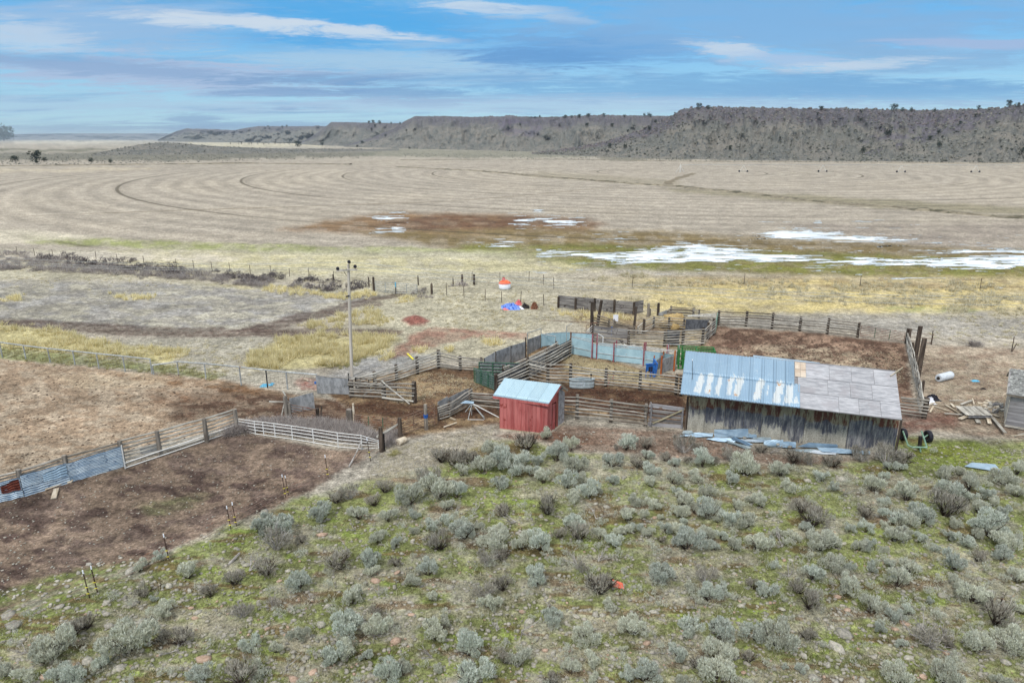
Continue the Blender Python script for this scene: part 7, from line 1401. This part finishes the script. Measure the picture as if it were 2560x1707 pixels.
# dead branches lying about
def dead_branch(seed):
    r = random.Random(seed); mb = MB()
    def grow(p, d_, L, rad, dep):
        q = p+d_*L*.5+Vector((r.uniform(-.1, .1), r.uniform(-.1, .1), r.uniform(-.02, .08)))*L; e = q+d_*L*.5+Vector((r.uniform(-.2, .2), r.uniform(-.2, .2), r.uniform(-.05, .15)))*L
        mb.tube([p, q, e], [rad, rad*.8, rad*.5], 5, False)
        if dep:
            for k in range(r.randint(2, 3)): 
                dd_ = (d_+Vector((r.uniform(-1, 1), r.uniform(-1, 1), r.uniform(-.1, .7)))*.8).normalized(); grow(q if k else e, dd_, L*.6, rad*.55, dep-1)
    for k in range(3): a = r.uniform(0, 6.28); grow(Vector((0, 0, .02)), Vector((math.cos(a), math.sin(a), r.uniform(.1, .6))).normalized(), .45, .022, 2)
    return mb.mesh('branches', 'dead_wood')
DB_ = [dead_branch(k) for k in range(6)]
for c_, x, y, s_, lb in [(t2, 40, 900, 1.3, 'bleached sage skeleton at the left of the middle slope'), (t2, 770, 870, 1.1, 'dark and grey dead branches left of the silvery thicket'), (t3, 700, 640, 1.1, 'dead forked branch below the barn corner'), (t3, 130, 1130, 1.5, 'long bleached fallen branches right of the middle slope'), (t3, 390, 880, 1.0, 'dead crown among the half-dead bush on the right slope'), (t1, 920, 980, .9, 'curled heap of dead twigs below the pen corner'), (t1, 2020, 790, .8, 'short bleached branch below the red shed'), (t1, 830, 1160, .9, 'small bleached branch on the left slope'), (t1, 1830, 800, .7, 'dead stub beside the small bush'), (t4, 2290, 150, 1.3, 'dead branch beside a thick stick on the left slope'), (t4, 1560, 900, .9, 'curved dead branch near the bottom left'), (t4, 1990, 900, .6, 'small dead stub by the pink rock'), (t4, 250, 900, .8, 'bleached stick at the foot of a big bush, far left'), (t5, 150, 480, .9, 'dead twiggy bush at the left bottom'), (t5, 500, 420, .6, 'short pale branch on the moss'), (t5, 1130, 380, .8, 'bleached twigs beside the tall sage'), (t5, 1080, 740, 1.0, 'forked white branch at the big central bush'), (t5, 280, 1030, .9, 'grey twigs at the bottom left'), (t5, 1620, 950, .9, 'dead branches lying at the bottom centre'), (t5, 2210, 700, .7, 'slim dead fork in the open patch'), (t6, 90, 700, 1.1, 'upright dead sage stump left of centre bottom'), (t6, 600, 100, 1.2, 'tangle of grey dead branches on the moss'), (t6, 790, 60, 1.1, 'grey dead branches right of the tangle'), (t6, 1360, 900, .8, 'bleached twigs by the small rocks'), (t6, 1700, 500, .7, 'dark dead trunk under the blue-green bush'), (t7, 190, 200, 1.1, 'spread of bleached twigs at the left of the lower right slope'), (t7, 1490, 850, 1.6, 'big bare sage skeleton at the lower right'), (t7, 1620, 850, 1.0, 'right fork of the bare sage skeleton'), (t7, 560, 350, .9, 'curved dead branch by the pinkish stone'), (t7, 2280, 930, 1.2, 'dead branches under the lower right bush'), (t2, 2060, 690, .7, 'dark dead twigs on the moss right of middle'), (cw, 1200, 420, 1.3, 'bleached stick lying in front of the tin pile')]:
    p = W(*c_(x, y)); o = inst('dead_branch', DB_[random.randrange(6)], None, p, (0, 0, random.uniform(0, 6.28)), (s_*.85,)*3); tag(o, lb, 'dead branch', 'dead branches on the near slope')
for (x0, y0, x1, y1) in [(2100, 95, 2205, 5)]: a, b_ = W(*t4(x0, y0)), W(*t4(x1, y1)); r = thing('thick_stick', a, 'thick straight grey stick standing out on the left slope', 'stick'); beam('stick', a+Z*.03, b_+Z*.12, .05, 'dead_wood', r)
# stones
RK = []
for k in range(8): V, F_ = ico(400+k, .5, .28); RK.append(np_mesh('stone', V, F_, 'stone_pink' if k in (6, 7) else 'stone_grey'))
big_rocks = [(t4, 135, 640, 170, 0), (t4, 550, 480, 90, 0), (t4, 315, 500, 55, 1), (t4, 985, 440, 90, 2), (t4, 1190, 155, 100, 3), (t4, 1005, 140, 55, 0), (t4, 80, 560, 150, 2), (t4, 1880, 960, 150, 6), (t4, 1290, 615, 80, 1), (t4, 1790, 580, 70, 6), (t4, 1750, 490, 60, 7), (t4, 980, 550, 70, 0), (t4, 620, 490, 60, 3), (t4, 400, 1130, 90, 6), (t4, 1100, 1040, 130, 2), (t4, 800, 980, 130, 0), (t4, 1550, 290, 80, 1), (t4, 1230, 450, 90, 0), (t4, 1820, 530, 80, 4), (t4, 620, 290, 50, 1), (t4, 820, 90, 55, 0), (t4, 720, 170, 50, 0), (t4, 1000, 660, 90, 3), (t4, 200, 790, 70, 5), (t4, 2270, 95, 90, 4), (t4, 1390, 80, 40, 1), (t4, 1590, 1110, 70, 1), (t4, 1740, 330, 60, 4), (t4, 1840, 300, 60, 1),
   (t5, 1100, 240, 120, 6), (t5, 300, 150, 60, 4), (t5, 220, 240, 60, 6), (t5, 1300, 160, 70, 6), (t5, 660, 475, 70, 0), (t5, 600, 640, 100, 3), (t5, 1290, 790, 100, 7), (t5, 460, 950, 90, 4), (t5, 520, 1080, 100, 6), (t5, 340, 1145, 100, 7), (t5, 1420, 440, 60, 4), (t5, 1430, 550, 80, 6), (t5, 1510, 590, 50, 1), (t5, 1780, 300, 80, 0), (t5, 1870, 730, 70, 3), (t5, 2190, 760, 50, 1), (t5, 1040, 1050, 70, 3), (t5, 1200, 980, 60, 7), (t5, 2240, 545, 55, 1), (t5, 480, 840, 50, 1), (t5, 100, 680, 60, 6),
   (t6, 160, 615, 90, 1), (t6, 590, 570, 70, 1), (t6, 770, 550, 70, 3), (t6, 830, 555, 70, 0), (t6, 1300, 525, 75, 1), (t6, 1470, 330, 50, 3), (t6, 450, 690, 55, 1), (t6, 1240, 810, 80, 7), (t6, 870, 830, 55, 1), (t6, 920, 940, 60, 1), (t6, 380, 900, 70, 4), (t6, 300, 880, 60, 7), (t6, 2100, 470, 60, 3), (t6, 2130, 1080, 60, 6), (t6, 90, 520, 70, 6), (t6, 1580, 350, 80, 4), (t6, 1550, 90, 40, 3), (t6, 2040, 405, 45, 1), (t6, 1330, 990, 60, 1), (t6, 870, 1140, 50, 3),
   (t7, 690, 720, 180, 2), (t7, 640, 860, 170, 4), (t7, 1250, 625, 100, 6), (t7, 1160, 680, 70, 6), (t7, 940, 650, 70, 2), (t7, 1640, 900, 90, 6), (t7, 640, 385, 70, 7), (t7, 730, 510, 80, 7), (t7, 590, 665, 55, 1), (t7, 1610, 380, 90, 3), (t7, 1400, 670, 110, 4), (t7, 1290, 950, 110, 4), (t7, 1540, 960, 60, 4), (t7, 330, 930, 90, 4), (t7, 300, 1060, 100, 5), (t7, 550, 1010, 80, 4), (t7, 860, 1155, 70, 1), (t7, 2180, 990, 90, 1), (t7, 1940, 225, 60, 3), (t7, 2260, 310, 80, 0), (t7, 2050, 345, 90, 0), (t7, 1430, 215, 60, 2), (t7, 1790, 980, 50, 1), (t7, 210, 50, 50, 3), (t7, 150, 50, 40, 7), (t7, 420, 1130, 120, 0), (t7, 1430, 1120, 80, 7), (t7, 1070, 750, 60, 5), (t7, 20, 440, 45, 7), (t7, 130, 500, 60, 3),
   (t2, 1030, 490, 50, 1), (t2, 770, 735, 50, 1), (t2, 870, 765, 60, 3), (t2, 265, 850, 60, 0), (t2, 970, 700, 40, 1), (t2, 1310, 860, 55, 6), (t2, 2340, 810, 45, 7), (t2, 2080, 590, 45, 0), (t2, 1520, 300, 40, 6), (t2, 1180, 1060, 45, 1), (t2, 1700, 925, 35, 1), (t2, 750, 75, 30, 1), (t2, 1095, 90, 35, 1), (t3, 680, 510, 90, 3), (t3, 1260, 235, 40, 1), (t3, 1740, 215, 45, 1), (t3, 1810, 220, 40, 0), (t3, 1490, 325, 25, 1), (t3, 365, 525, 70, 0), (t3, 700, 1100, 50, 3), (t3, 570, 1050, 55, 3), (t3, 1490, 940, 40, 5), (t3, 1000, 845, 50, 3), (t3, 1750, 270, 30, 1), (t1, 1380, 1065, 45, 1), (t1, 1440, 1070, 45, 1), (t1, 1070, 970, 50, 3), (t1, 600, 1020, 100, 7), (t1, 2080, 725, 35, 1), (t1, 1090, 470, 60, 0), (t1, 1150, 475, 40, 0), (t1, 80, 810, 90, 3)]
RKS = rank([c_(x, y) for c_, x, y, wpx, k in big_rocks], 8)
for ns_, (c_, x, y, wpx, k) in enumerate(big_rocks):
    u, v = c_(x, y); p = W(u, v); s_ = wpx/3.675/ppm(p); col_ = 'pinkish' if k in (6, 7) else 'pale grey'
    lb = '%s %s stone, %s from left in the %s row of stones from the bottom' % (('large' if s_ > .5 else 'small'), col_, ORD[RKS[ns_][1]], ORD[RKS[ns_][0]])
    o = inst('stone', RK[k], None, p+Z*.02, (random.uniform(-.2, .2), random.uniform(-.2, .2), random.uniform(0, 6.28)), (s_*.95, s_*.95, s_*random.uniform(.6, 1.0))); tag(o, lb, 'stone', 'stones on the near slope')
icos = [ico(500+k, .5, .3) for k in range(6)]
for nm, poly, n, m, s0, s1, lb in [('gravel', hill_in, 9000, 'stone_grey', .05, .19, 'scattered small pale stones over the slope'), ('pink_gravel', hill_in, 900, 'stone_pink', .04, .13, 'scattered small pinkish stones over the slope'), ('pen_pebbles', [(0, 1250), (300, 1165), (620, 1085), (930, 1150), (700, 1280), (250, 1440), (0, 1500)], 420, 'stone_grey', .03, .10, 'small pale stones in the brown lower pen'),
        ('yard_pebbles', [(960, 1120), (1240, 1060), (1700, 1090), (2200, 1140), (2560, 1090), (2560, 1200), (2250, 1200), (1400, 1150), (1200, 1150), (900, 1230)], 700, 'stone_grey', .03, .12, 'small pale stones in front of the sheds'), ('edge_stones', [(0, 1470), (260, 1400), (520, 1330), (560, 1350), (300, 1460), (0, 1560)], 90, 'stone_grey', .06, .18, 'pale stones along the wire fence at the lower left')]:
    q = in_poly_samples(poly, n, len(nm)+n); Vv, Ff = scatter(icos, Wn(q, .01), rng.uniform(s0, s1, n)**1.0, rng.uniform(0, 6.28, n)); link(nm, np_mesh(nm, Vv, Ff, m), kind='stuff', label=lb, category='stones')
# clods and litter in the pens
for nm, poly, n, m, s0, s1, lb in [('manure_clods', [(0, 900), (300, 930), (700, 990), (900, 1040), (600, 1070), (300, 1130), (0, 1200)], 500, 'clod', .04, .16, 'dark dung clods trampled over the left pen'), ('corral_clods', [(800, 1000), (1150, 930), (1330, 870), (1640, 940), (1780, 990), (1720, 1050), (1400, 1020), (1000, 1080), (900, 1050)], 1400, 'clod', .04, .18, 'dark clods churned up in the corral'), ('back_clods', [(1790, 825), (2260, 865), (2280, 960), (1900, 930)], 1300, 'clod', .05, .2, 'red-brown clods in the back corral')]:
    q = in_poly_samples(poly, n, len(nm)); Vv, Ff = scatter(icos, Wn(q, .0), rng.uniform(s0, s1, n), rng.uniform(0, 6.28, n)); link(nm, np_mesh(nm, Vv, Ff, m), kind='stuff', label=lb, category='clods')
for nm, poly, n, lb in [('straw_litter', [(1400, 880), (1660, 940), (1560, 965), (1380, 900)], 1500, 'trodden straw on the floor of the front corral'), ('straw_litter', [(1800, 870), (2250, 880), (2270, 960), (1900, 940)], 2000, 'pale straw litter over the back corral'), ('straw_litter', [(900, 960), (1090, 930), (1240, 960), (1000, 1010)], 1500, 'trodden straw in the left corral'), ('straw_litter', [(2290, 880), (2560, 900), (2560, 1060), (2340, 1040)], 1600, 'straw and chips over the right yard'), ('straw_litter', [(960, 1120), (1240, 1070), (1200, 1150), (900, 1230)], 1500, 'pale matted grass left of the red shed')]:
    q = in_poly_samples(poly, n, n+len(lb)); Vv, Ff = scatter([tuft(k+39, 4, .03, .12, .6, 1.0) for k in range(4)], Wn(q, 0.01), rng.uniform(.15, .35, n), rng.uniform(0, 6.28, n)); link(nm, np_mesh(nm, Vv, Ff, 'straw_pale'), kind='stuff', label=lb, category='straw')

# ------------------------------------------------------------------ yellow bunch grass
tf = [tuft(k+70, 26, .032, (1.0, .8, .9, .65, .75, 1.0)[k], .35, (.4, .6, .5, .8, .7, .5)[k]) for k in range(6)]
def grassbed(nm, polys, dens, m, s0, s1, lb, seed, brk=None, asp=.75):
    qs = np.concatenate([in_poly_samples(p_, max(3, int(dens*d_)), seed+i) for i, (p_, d_) in enumerate(polys)])
    qs = qs+np.random.default_rng(seed+5).normal(0, 1, qs.shape)*np.array([9, 3.2])
    if brk is not None: qs = qs[fbm(qs[:, 0]*.03, qs[:, 1]*.09, 3, seed) > brk]
    P_ = Wn(qs, 0); s_ = rng.uniform(s0, s1, len(qs)); Vv, Ff = scatter(tf, P_, np.stack([s_, s_, s_*asp], 1), rng.uniform(0, 6.28, len(qs))); link(nm, np_mesh(nm, Vv, Ff, m), kind='stuff', label=lb, category='grass')
GL = [([(-300, 800), (60, 812), (130, 822), (200, 838), (300, 862), (308, 888), (250, 898), (100, 876), (-300, 850)], 520), ([(330, 885), (380, 872), (458, 874), (440, 893), (350, 900)], 110)]
c8p = lambda *L: [c8(x, y) for x, y in L]
GM = [(c8p((210, 850), (500, 815), (1170, 835), (1100, 935), (860, 1040), (620, 1010), (270, 970)), 620), (c8p((560, 1060), (860, 1010), (880, 1050), (700, 1095), (560, 1110)), 60), (c8p((0, 965), (200, 970), (240, 1060), (200, 1110), (0, 1110)), 110), (c8p((-60, 1020), (0, 965), (0, 1110), (-60, 1090)), 40), (c8p((640, 700), (720, 650), (1060, 600), (1150, 680), (1130, 740), (860, 720), (680, 760)), 150), (c8p((440, 730), (520, 710), (600, 735), (595, 775), (500, 770)), 35), (c8p((240, 960), (480, 985), (440, 1010), (250, 1010)), 30)]
grassbed('bunch_grass', GL+GM, 1.15, 'straw', .45, .95, 'tall golden bunch grass around the utility pole and along the left mesh fence', 700, .42)
GF = [(c8p((570, 470), (780, 475), (780, 505), (580, 500)), 50), (c8p((810, 470), (1000, 450), (1000, 490), (820, 505)), 45), (c8p((110, 400), (560, 440), (560, 480), (90, 450)), 70), (c8p((1250, 500), (1360, 500), (1350, 540), (1260, 540)), 14), (c8p((1940, 870), (2100, 880), (2090, 905), (2000, 905)), 16), (c8p((1100, 1020), (1190, 980), (1190, 1040), (1120, 1040)), 12), (c8p((1385, 940), (1460, 930), (1460, 975), (1390, 975)), 9), (c8p((1620, 940), (1690, 940), (1690, 975), (1620, 975)), 8), ([c1(x, y) for x, y in ((750, 190), (1400, 260), (1330, 290), (800, 240))], 40), ([c7(x, y) for x, y in ((0, 500), (180, 490), (180, 520), (0, 530))], 25), ([c7(x, y) for x, y in ((970, 480), (1340, 490), (1330, 510), (980, 505))], 35)]
grassbed('bunch_grass', GF, 1.0, 'straw', .45, .9, 'golden tufts of bunch grass beyond the corral and the road', 760)
grassbed('green_grass', [([(-300, 850), (0, 862), (300, 890), (560, 930), (540, 948), (300, 922), (0, 897), (-300, 880)], 420), (c8p((560, 1085), (900, 1020), (880, 1060), (700, 1120)), 60), ([c3(x, y) for x, y in ((1060, 1080), (1160, 1070), (1150, 1110), (1070, 1110))], 8)], 1.0, 'straw_green', .3, .6, 'greenish grass along the foot of the mesh fence', 800, None, .5)
grassbed('reed_grass', [([(1480, 700), (1560, 685), (1800, 690), (1830, 712), (1600, 722)], 260), ([(1830, 700), (2560, 705), (2560, 790), (2200, 770), (1900, 745)], 700), ([(1450, 745), (1700, 750), (1760, 770), (1500, 765)], 60)], 1.0, 'straw_pale', .5, 1.0, 'pale straw grass beyond the corral on the right', 820, .45, .6)
grassbed('pale_grass', [([(0, 640), (500, 660), (1200, 700), (1240, 790), (900, 720), (0, 720)], 500), ([(1000, 740), (1500, 720), (1400, 800), (1200, 850), (1100, 800)], 400), ([(300, 860), (700, 850), (700, 930), (500, 940)], 200), ([(2280, 780), (2560, 790), (2560, 870), (2320, 850)], 160)], 1.0, 'straw_pale', .3, .7, 'thin pale grass over the flats', 840, .4, .35)

# ------------------------------------------------------------------ grey brush: the tumbleweed drift and the left hedge
def tangle(seed, n=70):
    r = np.random.default_rng(seed); V, Fc = [], []
    for _ in range(n):
        a = r.uniform(0, 6.28); e = r.uniform(.1, 1.5); p = np.array([math.cos(a)*math.cos(e), math.sin(a)*math.cos(e), math.sin(e)])*r.uniform(.1, .35); d = p/np.linalg.norm(p)+r.normal(0, .5, 3); d /= np.linalg.norm(d); L = r.uniform(.15, .35); s_ = np.cross(d, r.normal(0, 1, 3)); s_ /= np.linalg.norm(s_); s_ *= .009
        i = len(V); V += [p-s_, p+s_, p+d*L]; Fc.append((i, i+1, i+2))
    return np.array(V), np.array(Fc)
TG = [tangle(k, 110) for k in range(5)]
drift = [c3(x, y) for x, y in ((-330, 905), (-100, 840), (200, 820), (450, 830), (700, 850), (900, 900), (1000, 985), (950, 1000), (600, 960), (250, 915), (0, 880), (-330, 940))]
q = in_poly_samples(drift, 620, 9); P_ = Wn(q, .05); s_ = rng.uniform(.7, 1.25, len(q)); Vv, Ff = scatter(TG, P_, s_, rng.uniform(0, 6.28, len(q))); link('tumbleweed_drift', np_mesh('tumbleweed_drift', Vv, Ff, 'grey_brush'), kind='stuff', label='drift of grey tumbleweed piled behind the white pipe fence', category='dry brush')
q = in_poly_samples([c3(x, y) for x, y in ((1040, 880), (1170, 880), (1180, 1000), (1080, 1040), (1040, 1040))], 40, 10); Vv, Ff = scatter(TG, Wn(q, .02), rng.uniform(.4, .8, len(q)), rng.uniform(0, 6.28, len(q))); link('tumbleweed_drift', np_mesh('tumbleweed_drift', Vv, Ff, 'grey_brush'), kind='stuff', label='small drift of dry brush at the heavy corner posts', category='dry brush')
BSH = []
for k in range(4):
    lf, mb = sage_templates(600+k, 150, .6, .7); BSH.append(np_mesh('foliage', lf[0], lf[1], 'grey_brush'))
    V, Fc = TG[k]; 
foliage_mat('dark_brush', lin(84, 78, 80), lin(122, 114, 114), lin(156, 148, 146), 0.2)
BSD = []
for k in range(4): lf, mb = sage_templates(620+k, 170, .6, .75); BSD.append(np_mesh('foliage', lf[0], lf[1], 'dark_brush'))
stm = MB().tube([(0, 0, 0), (.05, .02, .3)], [.03, .01], 4).mesh('stems', 'sage_wood')
hedge = [(60, 240, 120, g), (150, 250, 90, g), (30, 130, 90, g), (210, 135, 90, g), (110, 130, 80, g), (390, 175, 130, d), (300, 265, 90, g), (440, 175, 90, d), (580, 165, 130, d), (500, 180, 110, g), (650, 205, 110, d), (760, 215, 150, d), (700, 235, 100, g), (870, 215, 110, d), (840, 270, 90, g), (950, 205, 90, d), (960, 245, 100, d), (1100, 195, 110, d), (1010, 300, 100, g), (1040, 260, 90, g), (1130, 265, 110, d), (1280, 215, 70, d), (1230, 260, 120, d), (1300, 300, 100, g), (1200, 240, 90, d), (1385, 225, 45, d), (1450, 285, 140, d), (1540, 285, 130, d), (1500, 240, 90, d), (1400, 310, 90, g), (1600, 330, 90, g), (1740, 300, 130, g), (1850, 280, 60, d), (1980, 325, 130, d), (2060, 325, 100, d), (2180, 360, 130, d), (2120, 330, 90, g), (2240, 350, 90, d), (1930, 375, 60, g), (2330, 370, 80, g), (1250, 330, 70, g), (600, 270, 80, g), (520, 250, 90, g), (420, 260, 90, g), (2340, 310, 60, d)]
hedge2 = [(30, 340, 80, d), (150, 320, 110, d), (230, 330, 90, d), (420, 360, 130, d), (480, 350, 90, d), (575, 370, 50, d), (380, 400, 100, g), (540, 440, 130, d), (620, 430, 120, g), (700, 430, 110, d), (480, 420, 90, g), (700, 375, 70, d), (860, 410, 110, d), (920, 410, 110, d), (820, 440, 80, d), (770, 455, 70, g), (640, 350, 60, d), (1420, 470, 120, g), (1440, 495, 60, g), (1760, 400, 110, g), (1500, 500, 50, g), (300, 420, 80, g)]
RKH = rank([c_(x, y) for c_, L in ((c7, hedge), (c8, hedge2)) for (x, y, wpx, ty) in L], 2); nh = 0
for c_, L in ((c7, hedge), (c8, hedge2)):
    for (x, y, wpx, ty) in L:
        u, v = c_(x, y); p = W(u, v); s_ = wpx/S/ppm(p)*1.55; dk = ty == d
        lb = '%s leafless bush, %s from left in the %s row of the brush strip' % ('dark grey' if dk else 'pale grey', ORD[RKH[nh][1]], 'front' if RKH[nh][0] == 0 else 'back'); nh += 1
        r = thing('brush_bush', p, lb, 'bush', 'bushes of the left brush strip'); inst('foliage', (BSD if dk else BSH)[random.randrange(4)], r, p-Z*(.22*s_*.75), (0, 0, random.uniform(0, 6.28)), (s_*1.15, s_*.9, s_*.72)); inst('stems', stm, r, p-Z*.1, (0, 0, 0), (s_*.6,)*3)
q = in_poly_samples([c7(x, y) for x, y in ((-800, 60), (0, 120), (400, 160), (1500, 270), (2345, 340), (2345, 420), (1700, 350), (900, 300), (0, 270), (-800, 200))], 620, 90); Vv, Ff = scatter(TG, Wn(q, 0), rng.uniform(.7, 1.7, len(q))[:, None]*np.array([[1.3, 1.2, .75]]), rng.uniform(0, 6.28, len(q))); link('low_brush', np_mesh('low_brush', Vv, Ff, 'grey_brush'), kind='stuff', label='low tangled grey brush between the bushes of the left strip', category='brush')
q = in_poly_samples([(2360, 850), (2470, 850), (2460, 868), (2380, 868)], 8, 91); q[:, 0] = 2430+(q[:, 0]-2400)*.3; q[:, 1] = 866; Vv, Ff = scatter(TG, Wn(q, 0), rng.uniform(.8, 1.2, len(q)), rng.uniform(0, 6.28, len(q))); link('brush_clump', np_mesh('brush_clump', Vv, Ff, 'grey_brush'), label='pale grey dry bush on the grass between barn and right edge', category='bush')
# sage flat at the far left and the low hill
q = in_poly_samples([(-300, 384), (240, 384), (700, 382), (950, 384), (900, 396), (300, 410), (-300, 418)], 1500, 92); P_ = Wn(q, 0); Vv, Ff = scatter([ico(k+70, .7, .4) for k in range(4)], P_, rng.uniform(.5, 1.5, len(q)), rng.uniform(0, 6.28, len(q))); link('distant_sage', np_mesh('distant_sage', Vv, Ff, 'hill_shrub'), kind='stuff', label='distant sage dotted over the flat beyond the field', category='brush')
q = in_poly_samples([(1000, 382), (1500, 388), (2100, 399), (2900, 404), (2900, 411), (2000, 406), (1400, 400), (1000, 392)], 1500, 93); P_ = Wn(q, 0); Vv, Ff = scatter([ico(k+70, .7, .4) for k in range(4)], P_, rng.uniform(.5, 1.3, len(q)), rng.uniform(0, 6.28, len(q))); link('distant_sage', np_mesh('distant_sage', Vv, Ff, 'hill_shrub'), kind='stuff', label='distant sage along the foot of the big tableland', category='brush')

# ------------------------------------------------------------------ the air
HAZE = 0.00009
mA = bpy.data.materials.new('haze'); mA.use_nodes = True; nt_ = mA.node_tree; nt_.nodes.clear(); out = nt_.nodes.new('ShaderNodeOutputMaterial'); pv = nt_.nodes.new('ShaderNodeVolumePrincipled')
pv.inputs['Color'].default_value = (.74, .86, .98, 1); pv.inputs['Density'].default_value = HAZE; pv.inputs['Anisotropy'].default_value = .2; nt_.links.new(pv.outputs[0], out.inputs['Volume']); MATS['haze'] = mA
hz_ = MB().box(-45000, 45000, -45000, 45000, -8, 110); hb = bpy.data.objects.new('haze', hz_.mesh('haze', mA)); C.objects.link(hb); tag(hb, kind='stuff', label='thin blue air over the plain', category='haze')
